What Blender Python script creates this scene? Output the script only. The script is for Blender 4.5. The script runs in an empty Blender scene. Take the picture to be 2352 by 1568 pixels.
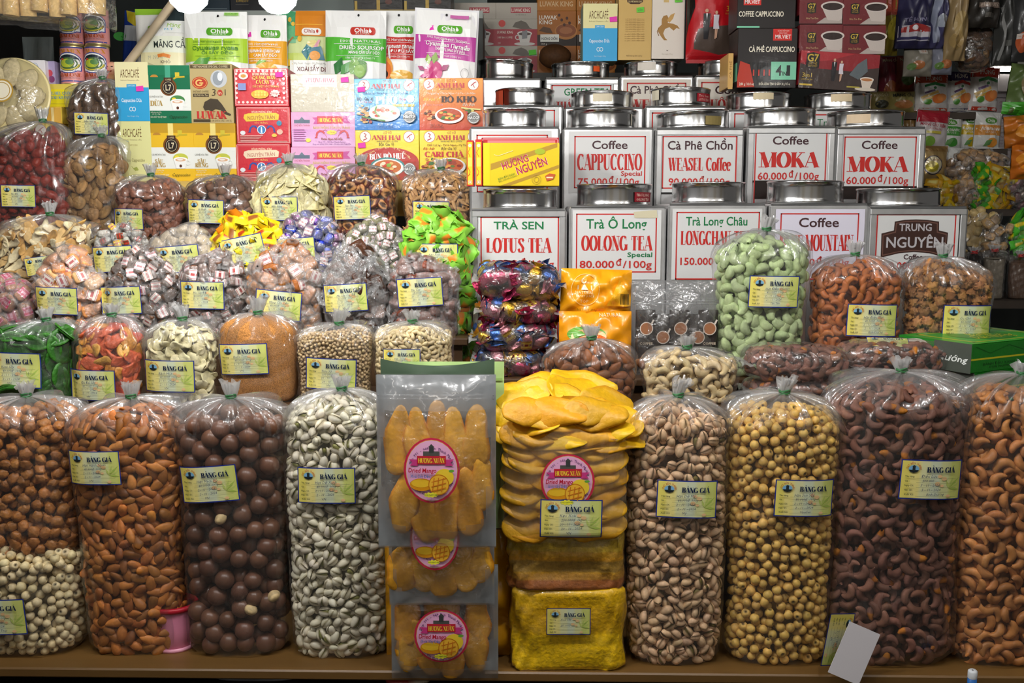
import bpy, math, random, unicodedata
import numpy as np
from mathutils import Vector, Matrix
from mathutils.geometry import tessellate_polygon
R = random.Random(11)
pi = math.pi
SC = bpy.context.scene
COL = SC.collection

# ---------------------------------------------------------------- camera, world, exposure
F = 2260.0                      # focal length in pixels of the 2352 wide frame
PITCH = math.atan(304 / F)
CP, SP = math.cos(PITCH), math.sin(PITCH)
CZ = 1.45                       # eye height
cam = bpy.data.cameras.new('camera')
cam.sensor_width = 36
cam.lens = 36 * F / 2352
cam.clip_start = 0.05
camo = bpy.data.objects.new('camera', cam)
COL.objects.link(camo)
camo.location = (0, 0, CZ)
camo.rotation_euler = (pi / 2 - PITCH, 0, 0)
SC.camera = camo
SC.view_settings.view_transform = 'Standard'
SC.view_settings.look = 'None'
SC.view_settings.exposure = 0.2
SC.view_settings.gamma = 1
SC.view_settings.use_curve_mapping = False
SC.cycles.transparent_max_bounces = 24
SC.cycles.use_adaptive_sampling = True
SC.cycles.adaptive_threshold = 0.05
SC.cycles.max_bounces = 6
SC.cycles.diffuse_bounces = 3
SC.cycles.glossy_bounces = 4
SC.cycles.caustics_reflective = False
SC.cycles.caustics_refractive = False
SC.cycles.sample_clamp_indirect = 4
wd = bpy.data.worlds.new('world')
SC.world = wd
wd.use_nodes = True
wd.node_tree.nodes['Background'].inputs[0].default_value = (1.0, 0.95, 0.9, 1)
wd.node_tree.nodes['Background'].inputs[1].default_value = 0.08

BULB = 150.0                    # radiance of the stall's LED bulbs
TUBE = 5.0                      # radiance of the hall's tube lamps


# ---------------------------------------------------------------- photo measure -> place
def W(px, py, Y):
    u = (px - 1176) / F
    v = (784 - py) / F
    t = Y / (CP + v * SP)
    return Vector((u * t, Y, CZ + (v * CP - SP) * t))


def S(py, Y):                   # metres per photo pixel at that height and distance
    return Y / (CP + (784 - py) / F * SP) / F


def ZP(py, Y):
    return W(1176, py, Y).z


def PY(z, Y):                   # row of the photo where height z at distance Y shows
    k = (z - CZ) / Y
    v = (k * CP + SP) / (CP - k * SP)
    return 784 - v * F


# ---------------------------------------------------------------- colours
def lin(x):
    x /= 255
    return x / 12.92 if x <= 0.04045 else ((x + 0.055) / 1.055) ** 2.4


_cc = {}


def C(h):
    if not isinstance(h, str):
        return h
    if h not in _cc:
        _cc[h] = tuple(lin(int(h[i:i + 2], 16)) for i in (0, 2, 4))
    return _cc[h]


# ---------------------------------------------------------------- mesh building
class MB:
    def __init__(s):
        s.V, s.C, s.L, s.N, s.M, s.S, s.n = [], [], [], [], [], [], 0

    def add(s, v, f, col, mi=0, sm=0):
        v = np.asarray(v, float).reshape(-1, 3)
        c = np.asarray(C(col), float)
        if c.ndim == 1:
            c = np.tile(c, (len(v), 1))
        s.V.append(v)
        s.C.append(c)
        groups = [f] if isinstance(f, np.ndarray) else None
        if groups is None:
            by = {}
            for q in f:
                by.setdefault(len(q), []).append(q)
            groups = [np.array(q) for q in by.values()]
        for g in groups:
            if len(g) == 0:
                continue
            s.L.append((g + s.n).ravel())
            s.N.append(np.full(len(g), g.shape[1]))
            s.M.append(np.full(len(g), mi))
            s.S.append(np.full(len(g), sm))
        s.n += len(v)
        return s

    def raw(s, m, T=None, cm=None, mi=None):
        """add a prepared mesh (V, F, C, M) with a 4x4 matrix"""
        v, f, c = m[0], m[1], m[2]
        if T is not None:
            v = v @ T[:3, :3].T + T[:3, 3]
        if cm is not None:
            c = c * cm
        s.V.append(v)
        s.C.append(c)
        for g, mm in zip(f, m[3]):
            s.L.append((g + s.n).ravel())
            s.N.append(np.full(len(g), g.shape[1]))
            s.M.append(np.full(len(g), mm if mi is None else mi))
            s.S.append(np.full(len(g), 1))
        s.n += len(v)

    def mesh(s, name, mats):
        me = bpy.data.meshes.new(name)
        V = np.concatenate(s.V)
        L = np.concatenate(s.L)
        N = np.concatenate(s.N)
        me.vertices.add(len(V))
        me.vertices.foreach_set('co', V.ravel())
        me.loops.add(len(L))
        me.loops.foreach_set('vertex_index', L)
        me.polygons.add(len(N))
        me.polygons.foreach_set('loop_start', np.concatenate(([0], np.cumsum(N)[:-1])))
        me.polygons.foreach_set('material_index', np.concatenate(s.M))
        me.polygons.foreach_set('use_smooth', np.concatenate(s.S).astype(bool))
        a = me.color_attributes.new('Col', 'FLOAT_COLOR', 'POINT')
        c = np.concatenate(s.C)
        a.data.foreach_set('color', np.concatenate((c, np.ones((len(c), 1))), 1).ravel())
        for m in mats if isinstance(mats, (list, tuple)) else [mats]:
            me.materials.append(m)
        me.update(calc_edges=True)
        me.validate()
        return me

    def build(s, name, mats, parent=None, label=None, loc=None):
        o = bpy.data.objects.new(name, s.mesh(name, mats))
        COL.objects.link(o)
        if parent is not None:
            o.parent = parent
        if label:
            o['label'] = label
        if loc is not None:
            o.location = loc
        return o

    # ---- shapes
    def box(s, x0, y0, z0, x1, y1, z1, col, mi=0, bev=0.0):
        if bev <= 0:
            v = [(x, y, z) for z in (z0, z1) for y in (y0, y1) for x in (x0, x1)]
            f = [(0, 2, 3, 1), (4, 5, 7, 6), (0, 1, 5, 4), (2, 6, 7, 3), (0, 4, 6, 2), (1, 3, 7, 5)]
            return s.add(v, f, col, mi)
        b = bev
        # chamfered box: 24 corners
        v, idx = [], {}
        for cx, sx in ((x0, 1), (x1, -1)):
            for cy, sy in ((y0, 1), (y1, -1)):
                for cz, sz in ((z0, 1), (z1, -1)):
                    for ax in range(3):
                        p = [cx + sx * b, cy + sy * b, cz + sz * b]
                        p[ax] = (cx, cy, cz)[ax]
                        idx[(sx, sy, sz, ax)] = len(v)
                        v.append(p)
        f = []
        for ax in range(3):
            o1, o2 = [i for i in range(3) if i != ax]
            for sg in (1, -1):
                q = []
                for a, c in ((1, 1), (1, -1), (-1, -1), (-1, 1)):
                    k = [0, 0, 0]
                    k[ax], k[o1], k[o2] = sg, a, c
                    q.append(idx[(k[0], k[1], k[2], ax)])
                f.append(q)
        for ax in range(3):
            o1, o2 = [i for i in range(3) if i != ax]
            for a in (1, -1):
                for c in (1, -1):
                    q = []
                    for sg, w in ((1, o1), (-1, o1), (-1, o2), (1, o2)):
                        k = [0, 0, 0]
                        k[ax], k[o1], k[o2] = sg, a, c
                        q.append(idx[(k[0], k[1], k[2], w)])
                    f.append(q)
        for a in (1, -1):
            for c in (1, -1):
                for d in (1, -1):
                    f.append([idx[(a, c, d, k)] for k in range(3)])
        return s.add(v, f, col, mi)

    def grid(s, P, col, mi=0, sm=1, wrap=False, cap=False):
        P = np.asarray(P, float)
        m, n = P.shape[:2]
        i, j = np.meshgrid(np.arange(m - 1), np.arange(n if wrap else n - 1), indexing='ij')
        i, j = i.ravel(), j.ravel()
        j2 = (j + 1) % n
        f = np.stack((i * n + j, i * n + j2, (i + 1) * n + j2, (i + 1) * n + j), 1)
        c = np.asarray(C(col), float)
        if c.ndim == 3:
            c = c.reshape(-1, 3)
        s.add(P.reshape(-1, 3), f, c, mi, sm)
        if cap:
            k = s.n - m * n
            for row in (0, m - 1):
                s.L.append(np.arange(n) + row * n + k)
                s.N.append(np.array([n]))
                s.M.append(np.array([mi]))
                s.S.append(np.array([0]))
        return s

    def tube(s, pts, r, col, mi=0, n=8):
        pts = [Vector(p) for p in pts]
        rows = []
        for k, p in enumerate(pts):
            d = (pts[min(k + 1, len(pts) - 1)] - pts[max(k - 1, 0)]).normalized()
            a = d.orthogonal().normalized() if k == 0 else (a - d * a.dot(d)).normalized()
            b = d.cross(a)
            rr = r[k] if isinstance(r, (list, tuple)) else r
            rows.append([p + (a * math.cos(q) + b * math.sin(q)) * rr for q in np.linspace(0, 2 * pi, n, endpoint=False)])
        return s.grid(np.array([[list(q) for q in w] for w in rows]), col, mi, 1, True, True)

    def lathe(s, prof, col, cx=0, cy=0, mi=0, n=40, sm=1):
        th = np.linspace(0, 2 * pi, n, endpoint=False)
        P = np.array([[(cx + r * math.cos(t), cy + r * math.sin(t), z) for t in th] for r, z in prof])
        return s.grid(P, col, mi, sm, True, False)


def thing(name, label, cat, loc=(0, 0, 0), rot=(0, 0, 0), group=None):
    o = bpy.data.objects.new(name, None)
    o.empty_display_size = 0.02
    COL.objects.link(o)
    o.location = loc
    o.rotation_euler = rot
    return tag(o, label, cat, group)


def tag(o, label, cat, group=None, kind=None):
    o['label'] = label
    if cat:
        o['category'] = cat
    if group:
        o['group'] = group
    if kind:
        o['kind'] = kind
    return o


# ---------------------------------------------------------------- materials
def mat(name, rough=0.5, metal=0.0, spec=0.5, coat=0.0, noise=0.0, nscale=200.0, bump=0.0, bscale=300.0, base=None, emit=None, trans=0.0, dark=None, stretch=(1, 1, 1)):
    m = bpy.data.materials.new(name)
    m.use_nodes = True
    nt = m.node_tree
    b = nt.nodes['Principled BSDF']
    L = nt.links.new
    at = nt.nodes.new('ShaderNodeAttribute')
    at.attribute_name = 'Col'
    oi = nt.nodes.new('ShaderNodeObjectInfo')
    mx = nt.nodes.new('ShaderNodeMix')
    mx.data_type = 'RGBA'
    mx.blend_type = 'MULTIPLY'
    mx.inputs[0].default_value = 1
    L(at.outputs['Color'], mx.inputs[6])
    L(oi.outputs['Color'], mx.inputs[7])
    out = mx.outputs[2]
    tc = nt.nodes.new('ShaderNodeTexCoord')
    mp = nt.nodes.new('ShaderNodeMapping')
    mp.inputs['Scale'].default_value = stretch
    L(tc.outputs['Object'], mp.inputs[0])
    if noise:
        n = nt.nodes.new('ShaderNodeTexNoise')
        n.inputs['Scale'].default_value = nscale
        n.inputs['Detail'].default_value = 4
        L(mp.outputs[0], n.inputs['Vector'])
        r = nt.nodes.new('ShaderNodeMapRange')
        r.inputs[1].default_value = 0.3
        r.inputs[2].default_value = 0.7
        r.inputs[3].default_value = 1 - noise
        r.inputs[4].default_value = 1 + noise * 0.6
        L(n.outputs[0], r.inputs[0])
        m2 = nt.nodes.new('ShaderNodeMix')
        m2.data_type = 'RGBA'
        m2.blend_type = 'MULTIPLY'
        m2.inputs[0].default_value = 1
        L(out, m2.inputs[6])
        L(r.outputs[0], m2.inputs[7])
        out = m2.outputs[2]
    L(out, b.inputs['Base Color'])
    b.inputs['Roughness'].default_value = rough
    b.inputs['Metallic'].default_value = metal
    b.inputs['Specular IOR Level'].default_value = spec
    b.inputs['Coat Weight'].default_value = coat
    b.inputs['Coat Roughness'].default_value = 0.12
    if bump:
        n = nt.nodes.new('ShaderNodeTexNoise')
        n.inputs['Scale'].default_value = bscale
        n.inputs['Detail'].default_value = 3
        L(mp.outputs[0], n.inputs['Vector'])
        bp = nt.nodes.new('ShaderNodeBump')
        bp.inputs['Strength'].default_value = bump
        bp.inputs['Distance'].default_value = 0.002
        L(n.outputs[0], bp.inputs['Height'])
        L(bp.outputs[0], b.inputs['Normal'])
        L(bp.outputs[0], b.inputs['Coat Normal'])
    if emit:
        L(out, b.inputs['Emission Color'])
        b.inputs['Emission Strength'].default_value = emit
    return m


def film_mat(name, haze=0.03, gloss=1.0, rough=0.3, bump=0.35, bscale=55, stretch=(1, 1, 0.4), tint=(0.97, 0.97, 0.97), hazecol=(0.9, 0.9, 0.9)):
    """thin clear plastic: mostly transparent, a fresnel sheen, a little milky haze"""
    m = bpy.data.materials.new(name)
    m.use_nodes = True
    nt = m.node_tree
    nt.nodes.clear()
    L = nt.links.new
    out = nt.nodes.new('ShaderNodeOutputMaterial')
    tr = nt.nodes.new('ShaderNodeBsdfTransparent')
    tr.inputs[0].default_value = (*tint, 1)
    gl = nt.nodes.new('ShaderNodeBsdfGlossy')
    gl.inputs['Roughness'].default_value = rough
    gl.inputs[0].default_value = (1, 1, 1, 1)
    df = nt.nodes.new('ShaderNodeBsdfDiffuse')
    df.inputs[0].default_value = (*hazecol, 1)
    tl = nt.nodes.new('ShaderNodeBsdfTranslucent')
    tl.inputs[0].default_value = (*hazecol, 1)
    h = nt.nodes.new('ShaderNodeMixShader')
    h.inputs[0].default_value = 0.45
    L(df.outputs[0], h.inputs[1])
    L(tl.outputs[0], h.inputs[2])
    m1 = nt.nodes.new('ShaderNodeMixShader')
    va = nt.nodes.new('ShaderNodeAttribute')        # gathered film lies in many layers: milkier
    va.attribute_name = 'Col'
    hz = nt.nodes.new('ShaderNodeMath')
    hz.operation = 'MULTIPLY_ADD'
    hz.inputs[1].default_value = -0.2
    hz.inputs[2].default_value = 0.2 + haze
    L(va.outputs['Fac'], hz.inputs[0])
    L(hz.outputs[0], m1.inputs[0])
    L(tr.outputs[0], m1.inputs[1])
    L(h.outputs[0], m1.inputs[2])
    fr = nt.nodes.new('ShaderNodeLayerWeight')
    fr.inputs[0].default_value = 0.5
    pw = nt.nodes.new('ShaderNodeMath')
    pw.operation = 'POWER'
    pw.inputs[1].default_value = 4.0
    L(fr.outputs['Facing'], pw.inputs[0])
    mu = nt.nodes.new('ShaderNodeMath')
    mu.operation = 'MULTIPLY_ADD'
    mu.use_clamp = True
    mu.inputs[1].default_value = 0.5
    mu.inputs[2].default_value = 0.095 * gloss
    L(pw.outputs[0], mu.inputs[0])
    m2 = nt.nodes.new('ShaderNodeMixShader')
    L(mu.outputs[0], m2.inputs[0])
    L(m1.outputs[0], m2.inputs[1])
    g2 = nt.nodes.new('ShaderNodeBsdfGlossy')       # sharp glints on top of a soft sheen
    g2.inputs['Roughness'].default_value = 0.07
    gm = nt.nodes.new('ShaderNodeMixShader')
    gm.inputs[0].default_value = 0.62
    L(gl.outputs[0], gm.inputs[1])
    L(g2.outputs[0], gm.inputs[2])
    L(gm.outputs[0], m2.inputs[2])
    tc = nt.nodes.new('ShaderNodeTexCoord')
    mp = nt.nodes.new('ShaderNodeMapping')
    mp.inputs['Scale'].default_value = stretch
    L(tc.outputs['Object'], mp.inputs[0])
    n = nt.nodes.new('ShaderNodeTexNoise')
    n.inputs['Scale'].default_value = bscale
    n.inputs['Detail'].default_value = 2.5
    n.inputs['Distortion'].default_value = 0.6
    L(mp.outputs[0], n.inputs['Vector'])
    bp = nt.nodes.new('ShaderNodeBump')
    bp.inputs['Strength'].default_value = bump
    bp.inputs['Distance'].default_value = 0.006
    L(n.outputs[0], bp.inputs['Height'])
    L(bp.outputs[0], gl.inputs['Normal'])
    L(bp.outputs[0], g2.inputs['Normal'])
    L(m2.outputs[0], out.inputs[0])
    return m


PRINT = mat('printed_paper', 0.5, spec=0.3)
GLOSSP = mat('glossy_print', 0.4, spec=0.25, coat=0.06, bump=0.12, bscale=60)
POUCHM = mat('pouch_foil', 0.3, coat=0.35, bump=0.25, bscale=40)
WRAPM = mat('wrapped_print', 0.4, spec=0.35, coat=0.22, bump=0.35, bscale=70)
METAL = mat('tinned_steel', 0.33, metal=0.75, noise=0.12, nscale=35, bump=0.06, bscale=25)
LIDM = mat('polished_tin', 0.17, metal=1.0, bump=0.16, bscale=14)
WOOD = mat('varnished_wood', 0.4, noise=0.25, nscale=18, bump=0.1, bscale=40, stretch=(0.12, 1, 1))
DARK = mat('dark_board', 0.7, noise=0.2, nscale=12)
PLAST = mat('plastic', 0.35)
NUT = mat('nut_skin', 0.48, noise=0.26, nscale=160, bump=0.12, bscale=350, spec=0.4)
SHELLM = mat('smooth_shell', 0.33, noise=0.1, nscale=120, spec=0.5)
CANDY = mat('sticky_fruit', 0.42, noise=0.3, nscale=120, bump=0.8, bscale=190, spec=0.4)
MANGO = mat('dried_mango', 0.42, noise=0.16, nscale=90, bump=0.5, bscale=120, spec=0.4)
DRY = mat('dry_food', 0.65, noise=0.22, nscale=180, bump=0.3, bscale=260, spec=0.3)
FOIL = mat('crinkled_foil', 0.28, metal=0.75, bump=0.6, bscale=260)
SILV = mat('silver_pouch', 0.3, metal=0.35, bump=0.35, bscale=28, coat=0.4)
FILM = film_mat('clear_film')
FILMC = film_mat('crinkly_film', haze=0.06, gloss=1.25, bump=0.9, bscale=75, stretch=(1, 1, 1), rough=0.26)
NECK = film_mat('gathered_film', haze=0.45, gloss=1.0, bump=0.6, bscale=120)
WRAPF = film_mat('candy_wrapper_film', haze=0.22, gloss=1.6, bump=0.8, bscale=180, stretch=(1, 1, 1), rough=0.22)
MILKY = film_mat('milky_pouch_film', haze=0.36, gloss=1.0, bump=0.4, bscale=30, stretch=(1, 1, 1), hazecol=(0.5, 0.52, 0.54))


def emat(name, col, s):
    m = bpy.data.materials.new(name)
    m.use_nodes = True
    b = m.node_tree.nodes['Principled BSDF']
    b.inputs['Base Color'].default_value = (*col, 1)
    b.inputs['Emission Color'].default_value = (*col, 1)
    b.inputs['Emission Strength'].default_value = s
    return m


BULBV = emat('lit_bulb_low', (1.0, 0.985, 0.96), BULB * 0.85)
BULBM = emat('lit_bulb', (1.0, 0.985, 0.96), BULB)
TUBEM = emat('lit_tube', (1.0, 0.96, 0.9), TUBE)

# ---------------------------------------------------------------- lettering
_tx = {}


def arc(cx, cy, rx, ry, a0, a1, n=14):
    return [(cx + rx * math.cos(math.radians(a)), cy + ry * math.sin(math.radians(a))) for a in np.linspace(a0, a1, n)]


TH = 0.25
SER = {
    'A': (.76, [(.05, [(.05, 0), (.36, 1)]), (TH, [(.38, 1), (.68, 0)]), (.05, [(.15, .33), (.56, .33)])], [(.06, 0), (.68, 0)]),
    'B': (.68, [(0, [(.16, 0), (.16, 1)]), (0, [(.16, .97), (.34, .97)] + arc(.34, .75, .2, .22, 90, -90) + [(.16, .53)]), (0, [(.16, .51), (.36, .51)] + arc(.36, .27, .22, .24, 90, -90) + [(.16, .03)])], [(.12, 0), (.12, 1)]),
    'C': (.74, [(0, arc(.4, .5, .3, .48, 48, 312, 24)), (.04, [(.65, .68), (.65, .96)])], []),
    'D': (.76, [(0, [(.16, 0), (.16, 1)]), (0, [(.16, .97), (.3, .97)] + arc(.3, .5, .34, .47, 90, -90, 18) + [(.16, .03)])], [(.12, 0), (.12, 1)]),
    'E': (.64, [(0, [(.16, 0), (.16, 1)]), (.06, [(.1, .97), (.56, .97), (.57, .74)]), (.06, [(.16, .52), (.42, .52)]), (.06, [(.1, .03), (.56, .03), (.58, .28)])], []),
    'G': (.8, [(0, arc(.4, .5, .3, .48, 48, 330, 24)), (.04, [(.65, .7), (.65, .96)]), (0, [(.66, .04), (.66, .4)])], [(.66, .42)]),
    'H': (.8, [(0, [(.16, 0), (.16, 1)]), (0, [(.64, 0), (.64, 1)]), (.06, [(.16, .52), (.64, .52)])], [(.16, 0), (.16, 1), (.64, 0), (.64, 1)]),
    'I': (.34, [(0, [(.17, 0), (.17, 1)])], [(.17, 0), (.17, 1)]),
    'K': (.76, [(0, [(.16, 0), (.16, 1)]), (.06, [(.2, .4), (.6, 1)]), (TH, [(.34, .58), (.65, 0)])], [(.16, 0), (.16, 1), (.6, 1), (.65, 0)]),
    'L': (.62, [(0, [(.16, 0), (.16, 1)]), (.06, [(.1, .03), (.54, .03), (.57, .32)])], [(.16, 1)]),
    'M': (.96, [(.05, [(.12, 0), (.12, 1)]), (TH, [(.15, 1), (.45, 0)]), (.05, [(.45, 0), (.76, 1)]), (0, [(.8, 0), (.8, 1)])], [(.12, 0), (.8, 0), (.8, 1), (.12, 1)]),
    'N': (.78, [(.05, [(.13, 0), (.13, 1)]), (TH, [(.15, 1), (.63, 0)]), (.05, [(.64, 0), (.64, 1)])], [(.13, 0), (.13, 1), (.64, 1)]),
    'O': (.8, [(0, arc(.4, .5, .3, .49, 0, 360, 32))], []),
    'P': (.66, [(0, [(.16, 0), (.16, 1)]), (0, [(.16, .97), (.34, .97)] + arc(.34, .73, .2, .24, 90, -90) + [(.16, .49)])], [(.16, 0), (.12, 1)]),
    'R': (.74, [(0, [(.16, 0), (.16, 1)]), (0, [(.16, .97), (.34, .97)] + arc(.34, .74, .2, .23, 90, -90) + [(.16, .51)]), (TH, [(.34, .5), (.62, 0)])], [(.16, 0), (.12, 1), (.64, 0)]),
    'S': (.62, [(0, [(.52, .78), (.47, .92), (.32, .97), (.16, .89), (.14, .74), (.25, .6), (.4, .46), (.5, .3), (.47, .11), (.31, .03), (.16, .08), (.1, .26)]), (.04, [(.53, .7), (.53, .98)]), (.04, [(.09, .02), (.09, .3)])], []),
    'T': (.7, [(0, [(.35, 0), (.35, 1)]), (.06, [(.04, .72), (.06, .97), (.64, .97), (.66, .72)])], [(.35, 0)]),
    'U': (.76, [(0, [(.16, 1), (.16, .3)] + arc(.38, .3, .22, .28, 180, 270)), (.06, arc(.38, .3, .22, .28, 270, 360) + [(.6, 1)])], [(.16, 1), (.6, 1)]),
    'V': (.74, [(TH, [(.08, 1), (.37, 0)]), (.05, [(.37, 0), (.66, 1)])], [(.08, 1), (.66, 1)]),
    'W': (1.0, [(TH, [(.08, 1), (.3, 0)]), (.05, [(.3, 0), (.48, 1)]), (TH, [(.48, 1), (.7, 0)]), (.05, [(.7, 0), (.92, 1)])], [(.08, 1), (.48, 1), (.92, 1)]),
    'X': (.74, [(TH, [(.1, 1), (.64, 0)]), (.05, [(.08, 0), (.62, 1)])], [(.1, 1), (.62, 1), (.08, 0), (.64, 0)]),
    'Y': (.72, [(TH, [(.07, 1), (.36, .45)]), (.05, [(.66, 1), (.36, .45)]), (0, [(.36, 0), (.36, .45)])], [(.07, 1), (.66, 1), (.36, 0)]),
    'c': (.5, [(0, arc(.26, .33, .19, .32, 45, 315, 18))], []),
    'o': (.54, [(0, arc(.27, .33, .2, .32, 0, 360, 24))], []),
    'e': (.52, [(0, arc(.26, .33, .19, .32, 10, 315, 18)), (.05, [(.08, .37), (.46, .37)])], []),
    'f': (.38, [(0, [(.17, 0), (.17, .78)] + arc(.31, .78, .14, .2, 180, 45, 8)), (.05, [(.03, .63), (.34, .63)])], [(.17, 0)]),
}


def stroke(pts, w, V, Fc, a=TH, b=.055):
    p = np.array(pts, float)
    d = np.zeros_like(p)
    d[1:-1] = p[2:] - p[:-2]
    d[0], d[-1] = p[1] - p[0], p[-1] - p[-2]
    if len(p) > 3 and np.allclose(p[0], p[-1]):
        d[0] = d[-1] = p[1] - p[-2]
    d /= np.linalg.norm(d, axis=1)[:, None] + 1e-9
    n = np.stack((-d[:, 1], d[:, 0]), 1)
    t = np.full(len(p), w) if w else np.sqrt((a * n[:, 0]) ** 2 + (b * n[:, 1]) ** 2)
    k = len(V)
    for q in range(len(p)):
        V.append(p[q] + n[q] * t[q] / 2)
        V.append(p[q] - n[q] * t[q] / 2)
    for q in range(len(p) - 1):
        i = k + 2 * q
        Fc.append((i, i + 1, i + 3))
        Fc.append((i, i + 3, i + 2))


def serif_text(s):
    V, Fc, x, LF_ = [], [], 0.0, []
    for ch in s:
        if ch == ' ':
            x += .34
            continue
        dec = unicodedata.normalize('NFD', ch)
        base = dec[0]
        if ch in 'Đđ':
            base = 'D'
        if base not in SER:
            v, f, w = sans_text(ch, 3, 0.02)
            k = len(V)
            V.extend(v + (x, 0))
            LF_.extend([0] * len(v))
            Fc.extend(tuple(q + k for q in t) for t in f)
            x += w + .12
            continue
        w, st, se = SER[base]
        v, lf = [], []
        for th, pts in st:
            stroke(pts, th, v, Fc_l := [])
            lf += [.25 * (1 + st.index((th, pts)))] * (len(v) - len(lf))
            Fc.extend(tuple(q + len(V) for q in t) for t in Fc_l)
        for sx, sy in se:
            stroke([(sx - .17, abs(sy - .022)), (sx + .17, abs(sy - .022))], .045, v, Fc_l := [])
            lf += [1.4 + .1 * se.index((sx, sy))] * (len(v) - len(lf))
            Fc.extend(tuple(q + len(V) for q in t) for t in Fc_l)
        m = w / 2
        top = 1.08 if base.isupper() else .74
        for mk in dec[1:]:
            o = ord(mk)
            pts = {0x300: [(m - .14, top + .2), (m + .08, top)], 0x301: [(m + .16, top + .22), (m - .06, top)], 0x302: [(m - .16, top), (m, top + .16), (m + .16, top)],
                   0x306: arc(m, top + .16, .15, .14, 180, 360, 8), 0x303: [(m - .18, top + .04), (m - .06, top + .14), (m + .06, top + .04), (m + .18, top + .14)],
                   0x309: arc(m, top + .16, .08, .08, 160, -60, 8) + [(m, top)], 0x323: [(m - .06, -.16), (m + .06, -.16)], 0x31b: [(w - .1, .86), (w + .04, .92), (w + .07, 1.1)]}.get(o)
            if pts:
                stroke(pts, .12 if o == 0x323 else .075, v, Fc_l := [])
                Fc.extend(tuple(q + len(V) for q in t) for t in Fc_l)
        if ch in 'Đđ':
            stroke([(.0, .5), (.34, .5)], .06, v, Fc_l := [])
            Fc.extend(tuple(q + len(V) for q in t) for t in Fc_l)
        lf += [2.2] * (len(v) - len(lf))
        LF_.extend(lf)
        V.extend(np.array(v) + (x, 0))
        x += w
    V = np.array(V)
    return np.concatenate((V, np.array(LF_)[:, None]), 1), Fc, x


def sans_text(s, res=2, bold=0.0):
    cu = bpy.data.curves.new('t', 'FONT')
    cu.body = s
    cu.resolution_u = res
    cu.offset = bold
    ob = bpy.data.objects.new('t', cu)
    me = ob.to_mesh()
    me.calc_loop_triangles()
    V = np.array([v.co[:2] for v in me.vertices]).reshape(-1, 2) / .69
    Fc = [tuple(t.vertices) for t in me.loop_triangles]
    ob.to_mesh_clear()
    bpy.data.objects.remove(ob)
    bpy.data.curves.remove(cu)
    if len(V) == 0:
        return V, [], .3
    x0 = V[:, 0].min()
    V[:, 0] -= x0
    return V, Fc, V[:, 0].max()


def text_mesh(s, font, res, bold):
    bold = min(bold, .018)
    k = (s, font, res, bold)
    if k not in _tx:
        _tx[k] = serif_text(s) if font == 's' else sans_text(s, res, bold)
    return _tx[k]


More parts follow.
